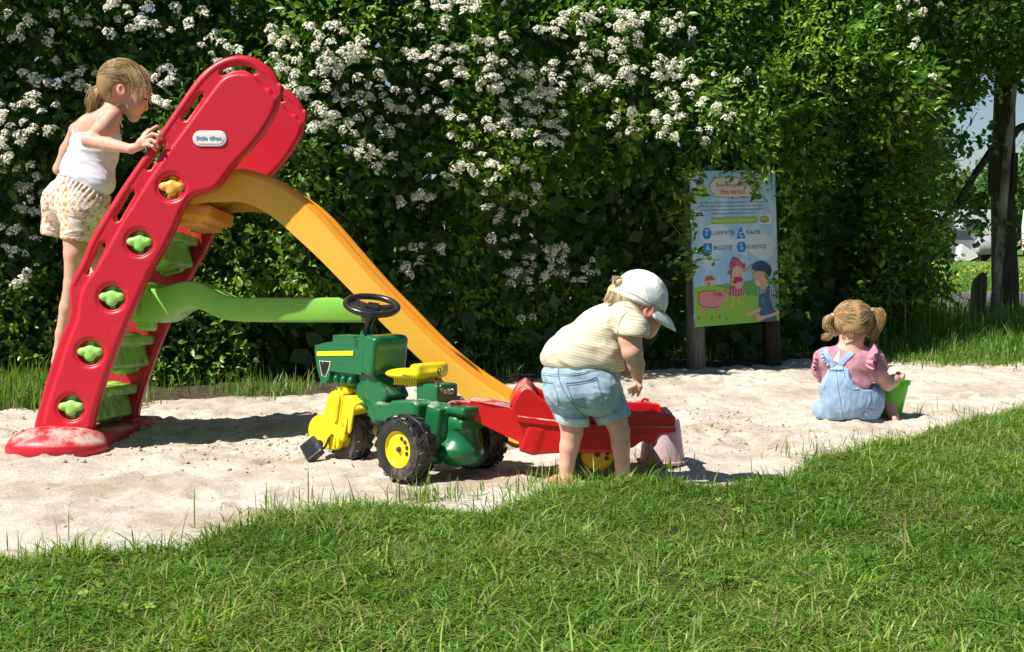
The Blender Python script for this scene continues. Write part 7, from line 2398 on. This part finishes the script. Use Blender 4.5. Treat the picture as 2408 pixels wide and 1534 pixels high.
# yellow field flowers
M_bc = principled('buttercup yellow', (.75, .58, .02), rough=.6)
n = 5200
X = RNG.uniform(2, 26, n); Y = RNG.uniform(21.5, 46, n); dn_ = fbm(X * .35, Y * .12, oct=3)
ok = (RNG.random(n) < np.clip(.35 + 1.6 * dn_, 0, 1)) & (np.abs(X / Y - .33) < .12) ; X, Y = X[ok], Y[ok]; n = len(X)
Z = ground_h(X, Y, False) + RNG.uniform(.12, .25, n); s = .016
B = basis_from(RNG.normal(0, 1, (n, 3)), RNG.normal(0, .6, (n, 3)) + np.array([0, -.6, 1]), RNG.uniform(0, 6, n))
T = np.array([(-1, 0, 0), (0, -1, 0), (1, 0, 0), (0, 1, 0)], float) * s
V = np.einsum('nij,kj->nki', B, T) + np.stack([X, Y, Z], 1)[:, None]
q = np.arange(n)[:, None] * 4 + np.array([0, 1, 2, 3])
tag(obj('field_flowers', mesh_np('field_flowers', V.reshape(-1, 3), [q], M_bc)), 'yellow wild flowers scattered in the far lawn', None, kind='stuff')
# longer field grass so that the far lawn is not a bare sheet
_t = []
X = RNG.uniform(2.2, 24, 60000); Y = 13.2 * np.exp(RNG.uniform(0, 1.25, 60000)); ok = (np.abs(X / Y - .335) < .11) & ((Y < 17.8) | (Y > 20.15)); X, Y = X[ok], Y[ok]; n = len(X)
_t.append(blades(X, Y, ground_h(X, Y, False), RNG.uniform(.05, .16, n), RNG.uniform(.2, 1.2, n), .010 * (Y / 14), np.clip(RNG.beta(2, 2, n), 0, .89)))
grass_obj('field_grass', 'grass of the far lawn', _t, M_tall)

def leaf_cloud(name, root, regs, mat, size, seed=0, small=True, clump=10, spread=.12, down=.3):
    """regs: (x0,x1,y0,y1, Y0,Y1, clumps) in frame units -> leaves gathered in twigs at their depth"""
    pos, dr = [], []; tw = []
    for (x0, x1, y0, y1, Ya, Yb, nc) in regs:
        for k in range(nc):
            Yd = RNG.uniform(Ya, Yb); p = np.array(P(RNG.uniform(x0, x1), RNG.uniform(y0, y1), Yd))
            d = RNG.normal(0, 1, 3); d[2] = d[2] * .5 + .1; d /= np.linalg.norm(d)
            t = RNG.uniform(-1, 1, clump)[:, None]
            q = p + d * t * spread * 1.6 + RNG.normal(0, spread * .28, (clump, 3))
            pos.append(q); e = RNG.normal(0, .6, (clump, 3)) + d; e[:, 2] -= down * .35; dr.append(e)
            tw.append((p - d * spread * 1.7, p + d * spread * 1.7))
    pos = np.concatenate(pos); dr = np.concatenate(dr); n = len(pos)
    B = basis_from(dr, np.array([-.3, -.6, .8]) + RNG.normal(0, .5, (n, 3)), RNG.normal(0, .6, n))
    o = obj(name, leaves_mesh(name, pos - np.array(root.location), B, size * RNG.uniform(.7, 1.25, n), RNG.uniform(0, .85, n), mat, small=small), root)
    tag(o, kind='stuff')
    bm = bmesh.new()
    for a, b in tw[::2]: bm_tube(bm, [Vector(a) - root.location, Vector(b) - root.location], .004, 3, cap=False)
    tag(bm_obj('twigs', bm, M_twig, root), kind='stuff')
M_treeleaf = leafy('tree leaf', (.035, .095, .014), (.07, .16, .022), (.14, .25, .04), trans=.35, rough=.4)
leaf_cloud('overhanging_leaves', shrub_roots[6], [(2060, 2190, 300, 560, 11.2, 12.0, 170), (2130, 2240, 500, 600, 11.2, 12.2, 42), (2070, 2190, 600, 705, 11.2, 12, 130), (2190, 2240, 655, 700, 11.2, 12, 10), (2060, 2190, 150, 330, 10.8, 11.6, 200),
                                                  (2030, 2130, 560, 760, 11.3, 12, 200)], M_leafb, .07, small=False, spread=.13, clump=9)
leaf_cloud('sign_overhang', shrub_roots[5], [(1740, 1815, 395, 430, 9.45, 9.7, 12), (1765, 1805, 440, 470, 9.5, 9.75, 3), (1610, 1660, 385, 405, 9.4, 9.6, 5), (1600, 1640, 450, 560, 9.45, 9.6, 7), (1585, 1625, 420, 640, 9.5, 9.7, 14), (1610, 1660, 590, 640, 9.45, 9.6, 5), (1840, 1880, 420, 740, 9.9, 10.3, 36)],
           M_leafb, .062, small=False, spread=.06, clump=7)

# big tree at the right
TY = 15.5
tb_ = P(2363, 765, TY); tb_.z = flatz(tb_.x, TY) - .05
TREE = thing('deciduous_tree', 'tall dark tree with overhanging crown at the right edge beyond the sand', 'tree', tb_)
M_bark = woodmat('dark tree bark', (.035, .03, .022), (.10, .085, .06), (14, 14, 1.6))
def branch(pts, r, name='branch', seg=10):
    bm = bmesh.new(); c = catmull([np.array(p) for p in pts], 14)
    bm_tube(bm, [Vector(p) - tb_ for p in c], list(np.linspace(r[0], r[1], 14)), seg)
    for v in bm.verts: v.co += Vector((RNG.normal(0, .004), RNG.normal(0, .004), 0))
    return bm_obj(name, bm, M_bark, TREE)
top = P(2372, 0, TY); branch([tb_, P(2363, 650, TY), P(2358, 420, TY), P(2364, 200, TY), top, top + Vector((.1, .1, 1.6)), top + Vector((.0, .2, 3.2))], (.15, .075), 'trunk', 14)
branch([P(2350, 330, TY), P(2300, 400, TY - .5), P(2255, 470, TY - .9), P(2215, 516, TY - 1.3)], (.045, .022))
branch([P(2372, 330, TY), P(2400, 300, TY + .1), P(2450, 285, TY + .2), P(2560, 200, TY)], (.05, .025))
branch([P(2366, 150, TY), P(2280, 80, TY - .6), P(2180, 40, TY - 1.5), P(2080, -60, TY - 2.2)], (.06, .02))
branch([P(2368, 80, TY), P(2440, 0, TY - .4), P(2560, -120, TY - 1)], (.06, .02))
branch([P(2370, 0, TY), P(2300, -120, TY - .5), P(2200, -260, TY - 1)], (.06, .02))
bm = bmesh.new()
for x0 in (2330, 2386):
    a = P(x0, 360, TY - .2); b = P(x0, 458, TY - .2); c = (a + b) / 2
    bm_box(bm, c.x, c.y, c.z, .05, .05, (a - b).length)
a = P(2358, 405, TY - .17); bm_box(bm, a.x, a.y, a.z, .30, .02, .40)
o = bm_obj('nailed_board', bm, M_post2, TREE); o.location = -tb_
leaf_cloud('crown', TREE, [(2050, 2420, -260, 80, 12.4, 17.5, 900), (2050, 2260, 60, 240, 12.6, 16.5, 380), (2260, 2420, 60, 150, 13, 17, 110), (2250, 2345, 150, 215, 13, 16, 26), (2060, 2215, 220, 420, 12.5, 15.5, 260), (2380, 2440, 100, 190, 13.5, 16, 30), (2215, 2330, 300, 345, 13.5, 15, 10),
                           (2420, 2900, -300, 200, 12, 18, 600), (2050, 2900, -760, -240, 12, 18, 1300), (2215, 2290, 480, 520, 13.3, 14.5, 5), (2285, 2335, 480, 540, 14, 15, 8), (1850, 2070, -400, 30, 12, 14.5, 260)], M_treeleaf, .085, spread=.17, clump=11)
# leaning pole and broken stump post
M_pole = woodmat('mottled pale pole', (.035, .03, .02), (.36, .33, .25), (7, 7, 3))
pa = P(2331, 797, 13.1); pa.z = flatz(pa.x, 13.1) - .04; pb = P(2366, 395, 13.35); pc = P(2384, 200, 13.5)
LP = thing('wooden_pole', 'pale mottled wooden pole leaning in front of the dark tree trunk', 'pole', pa)
bm = bmesh.new(); bm_tube(bm, [Vector((0, 0, 0)), (pb - pa) * .5 + Vector((.01, 0, 0)), pb - pa, pc - pa], [.042, .040, .038, .034], 12); bm_obj('pole_shaft', bm, M_pole, LP)
bm = bmesh.new(); bm_lathe(bm, [(.0435, 0), (.0435, .07)], Matrix.Translation((pb - pa).normalized() * .10) @ (pb - pa).to_track_quat('Z', 'Y').to_matrix().to_4x4(), 12); bm_obj('paint_mark', bm, principled('pale blue paint', (.32, .42, .50), rough=.8, col2=(.12, .14, .12), vscale=25), LP)
sa = P(2297, 792, 13.3); sa.z = flatz(sa.x, 13.3) - .03; sb_ = P(2302, 652, 13.3)
ST = thing('stump_post', 'short broken brown wooden post beside the leaning pole in the grass', 'post', sa)
bm = bmesh.new(); h = (sb_ - sa).length
bm_tube(bm, [Vector((0, 0, 0)), Vector((.004, 0, h * .5)), Vector((.012, 0, h * .9)), Vector((.02, 0, h))], [.078, .074, .070, .058], 16)
for v in bm.verts:
    v.co += Vector((RNG.normal(0, .004), RNG.normal(0, .004), 0))
    if v.co.z > h * .95: v.co.z += .05 * v.co.x / .07 + RNG.normal(0, .01)
M_stump = woodmat('brown broken wood', (.05, .035, .022), (.17, .12, .075), (20, 20, 3)); bm_obj('stump', bm, M_stump, ST)

# camp site --------------------------------------------------------------
M_wht = principled('white caravan skin', (.78, .79, .80), rough=.35)
M_glass = principled('dark caravan window', (.06, .075, .09), rough=.1)
M_gry = principled('grey trim', (.35, .37, .40), rough=.5)
M_redl = principled('red tail lamp', (.55, .02, .03), rough=.3)
M_rub = principled('rubber', (.02, .02, .02), rough=.8)
M_tarp = principled('grey tarpaulin', (.36, .35, .38), rough=.7, col2=(.28, .27, .30), vscale=4)
def caravan(x, y, rz, L, label, name='caravan', rack=True):
    r = thing(name, label, 'caravan', (x, y, flatz(x, y)), (0, 0, rz))
    pr = [(-L / 2, .45), (L / 2, .45), (L / 2 + .08, 1.2), (L / 2 - .05, 2.2), (L / 2 - .25, 2.5), (-L / 2 + .25, 2.55), (-L / 2 + .03, 2.35), (-L / 2 - .05, 1.5), (-L / 2, .8)]
    bm = bmesh.new(); bm_prism(bm, pr, lambda a, b, t: Vector((a, t, b)), -1.1, 1.1); bm_obj('body', bm, M_wht, r, bevel=.08)
    for (cx, w, z0, z1) in ((-L * .22, 1.1, 1.35, 2.0), (L * .12, .9, 1.35, 2.0)):
        bm = bmesh.new(); bm_box(bm, cx, -1.10, (z0 + z1) / 2, w + .08, .03, z1 - z0 + .08); f = bm_obj('window', bm, M_gry, r, bevel=.02)
        bm = bmesh.new(); bm_box(bm, cx, -1.12, (z0 + z1) / 2, w, .02, z1 - z0); bm_obj('pane', bm, M_glass, f, bevel=.01)
    bm = bmesh.new(); bm_box(bm, -L / 2 - .03, 0, 1.7, .03, 1.5, .7); bm_obj('rear_window', bm, M_glass, r, bevel=.02)
    bm = bmesh.new(); bm_box(bm, 0, -1.105, 1.05, L * .96, .012, .06); bm_obj('stripe', bm, M_gry, r)
    for s in (-1, 1):
        bm = bmesh.new(); bm_box(bm, -L / 2 - .0, s * .85, .68, .06, .35, .14); bm_obj('tail_lamp', bm, M_redl, r, bevel=.01)
        bm = bmesh.new(); bm_lathe(bm, [(0, -.1), (.3, -.1), (.33, -.07), (.33, .07), (.3, .1), (0, .1)], Matrix.Translation((.2, s * .98, .33)) @ Matrix.Rotation(math.pi / 2, 4, 'X'), 24); bm_obj('wheel', bm, M_rub, r)
    if rack: 
        for z in (.95, 1.25): tube('rack_bar', [(-L / 2 - .25, -.8, z), (-L / 2 - .25, .8, z)], .02, M_steel, r, 6)
        for y_ in (-.7, .7): tube('rack_post', [(-L / 2, y_, .8), (-L / 2 - .25, y_, .9), (-L / 2 - .25, y_, 1.3)], .02, M_steel, r, 6)
    return r
q = G(2452, 613, 0)
cv = caravan(q.x + 2.0, q.y, math.radians(8), 5.2, 'white caravan at the right edge beyond the field flowers')
me = text_mesh('HENDLEY', .18, .004); me.transform(Matrix(((1, 0, 0, -2.0), (0, 0, -1, -1.115), (0, 1, 0, 2.22), (0, 0, 0, 1)))) if False else None
if me.name in bpy.data.meshes: bpy.data.meshes.remove(me)
q = P(2240, 600, 74); caravan(q.x, 74, math.radians(4), 4.6, 'white camper roof showing through the leaves left of the tree', 'camper', False)
# grey tarpaulin tent on poles
q = P(2312, 605, 62); tz = flatz(q.x, 62)
TN = thing('tarpaulin_shelter', 'grey tarpaulin shelter on poles left of the leaning pole', 'shelter', (q.x, 62, tz))
bm = bmesh.new(); g = []
prf = [(-.62, .32), (-.45, .55), (-.30, .95), (-.15, 1.08), (.25, 1.12), (.6, 1.02), (.9, .85)]
for a, z in prf: g.append([bm.verts.new((a, t, z - .05 * abs(t) + .03 * math.sin(9 * a + 4 * t))) for t in np.linspace(-.5, .5, 6)])
for a, b in zip(g, g[1:]):
    for k in range(5): bm.faces.new((a[k], b[k], b[k + 1], a[k + 1]))
side = [bm.verts.new((a, -.52, z)) for a, z in prf]; low = [bm.verts.new((a, -.54, .30 + .02 * math.sin(5 * a))) for a, z in prf]
for i in range(len(prf) - 1): bm.faces.new((side[i], side[i + 1], low[i + 1], low[i]))
o = bm_obj('tarpaulin', bm, M_tarp, TN); md = o.modifiers.new('s', 'SOLIDIFY'); md.thickness = .01
for a in (-.30, .6): tube('tent_pole', [(a, -.5, 0), (a, -.5, 1.1)], .014, M_steel, TN, 6)
q = P(2268, 600, 60); WT = thing('small_tent', 'small white tent between the parked car and the grey shelter', 'tent', (q.x, 60, flatz(q.x, 60)))
bm = bmesh.new(); bm_prism(bm, [(-.30, .05), (-.22, .75), (.42, .32), (.45, .22), (.1, .05)], lambda a, b, t: Vector((a, t, b)), -.4, .4); bm_obj('canvas', bm, M_wht, WT)
# parked car
q = P(2235, 605, 63); CR_ = thing('parked_car', 'grey car half hidden by the leaves at the far camp site', 'car', (q.x, 63, flatz(q.x, 63)))
bm = bmesh.new(); bm_prism(bm, [(-1.9, .3), (1.9, .3), (1.95, .7), (1.6, .85), (1.0, .92), (.5, 1.4), (-1.1, 1.45), (-1.8, .95), (-1.95, .7)], lambda a, b, t: Vector((a, t, b)), -.85, .85); bm_obj('body', bm, principled('grey car paint', (.22, .24, .27), rough=.25, coat=.6), CR_, bevel=.05)
bm = bmesh.new(); bm_prism(bm, [(-1.5, .98), (.75, .95), (.42, 1.34), (-1.05, 1.38)], lambda a, b, t: Vector((a, t, b)), -.86, .86); bm_obj('side_window', bm, M_glass, CR_)
for a in (-1.2, 1.2):
    for s in (-1, 1):
        bm = bmesh.new(); bm_lathe(bm, [(0, -.1), (.31, -.1), (.31, .1), (0, .1)], Matrix.Translation((a, s * .8, .31)) @ Matrix.Rotation(math.pi / 2, 4, 'X'), 20); bm_obj('wheel', bm, M_rub, CR_)
# tree line at the back of the camp site
M_fl = leafy('far leaf', (.05, .12, .03), (.09, .18, .04), (.15, .25, .06), trans=.3, rough=.6)
def far_tree(x, y, h, w, label):
    z = flatz(x, y); r = thing('tree', label, 'tree', (x, y, z), group='trees at the back of the camp site')
    tube('trunk', [(0, 0, -.1), (.1, 0, h * .3), (0, .1, h * .7)], [.22, .18, .08], M_bark, r, 8)
    nc = 34; C = RNG.normal(0, 1, (nc, 3)); C /= np.linalg.norm(C, axis=1, keepdims=True); C *= RNG.uniform(.35, 1, (nc, 1)) * np.array([w / 2, w / 2, h * .36]); C[:, 2] += h * .60
    C[:, 2] = np.maximum(C[:, 2], h * .12)
    m = 52; pos = (C[:, None] + RNG.normal(0, w * .09, (nc, m, 3))).reshape(-1, 3); n = len(pos)
    B = basis_from(RNG.normal(0, 1, (n, 3)), np.array([-.4, -.6, .8]) + RNG.normal(0, .6, (n, 3)), RNG.normal(0, .5, n))
    tag(obj('crown', leaves_mesh('crown', pos, B, RNG.uniform(.35, .6, n), RNG.uniform(0, .85, n), M_fl, small=True), r), kind='stuff')
lab = ['far tree behind the white camper', 'far tree between the camper and the grey shelter', 'far tree behind the grey tarpaulin shelter', 'far tree seen just left of the dark trunk', 'tallest far tree, behind the white caravan at the right edge']
far = [(P(2190, 560, 82).x, 82, 5.5, 5.5, 0), (P(2300, 560, 84).x, 84, 4.6, 4.5, 2), (P(2345, 560, 88).x, 88, 4.2, 5, 3), (P(2415, 560, 80).x, 80, 6.4, 5, 4), (P(2250, 560, 90).x, 90, 4.4, 6, 1)]
for x, y, h, w, li in far: far_tree(x, y, h, w, lab[li])
# the wood that closes the field off beyond the right edge
n = 9000; X = RNG.uniform(32, 90, n); top = 6 + 1.5 * fbm(X * .25, X * 0, oct=3); Z = RNG.uniform(0, 1, n) ** .8 * top
pos = np.stack([X, 86 + RNG.normal(0, 1.5, n) + 2 * fbm(X * .5, Z, oct=2), Z], 1)
B = basis_from(RNG.normal(0, 1, (n, 3)), np.array([-.4, -.6, .8]) + RNG.normal(0, .6, (n, 3)), RNG.normal(0, .5, n))
tag(obj('far_wood', leaves_mesh('far_wood', pos, B, RNG.uniform(.5, .9, n), RNG.uniform(0, .85, n), M_fl, small=True)), 'distant wood closing off the field', None, kind='stuff')
# low bushes hiding the foot of the camp site
for i, (px, Yb_, h, w) in enumerate(((2275, 66, 1.5, 2.2), (2215, 66, 1.7, 2.5), (2160, 58, 1.6, 3.0))):
    x = P(px, 600, Yb_).x; r = thing('bush', ['low green bush behind the small white tent', 'low green bush left of the parked car', 'low green bush at the edge of the dark hedge'][i], 'bush', (x, Yb_, flatz(x, Yb_)), group='bushes at the camp site')
    n = 2400; pos = RNG.normal(0, 1, (n, 3)); pos /= np.linalg.norm(pos, axis=1, keepdims=True); pos *= RNG.uniform(.5, 1, (n, 1)) * np.array([w / 2, .6, h / 2]); pos[:, 2] += h / 2
    pos += .12 * np.stack([fbm(pos[:, 0] * 3 + k * 9, pos[:, 2] * 3, oct=2) for k in range(3)], 1)
    B = basis_from(RNG.normal(0, 1, (n, 3)), np.array([-.4, -.6, .8]) + RNG.normal(0, .6, (n, 3)), RNG.normal(0, .5, n))
    tag(obj('foliage', leaves_mesh('foliage', pos, B, RNG.uniform(.10, .18, n), RNG.uniform(0, .85, n), M_fl, small=True), r), kind='stuff')
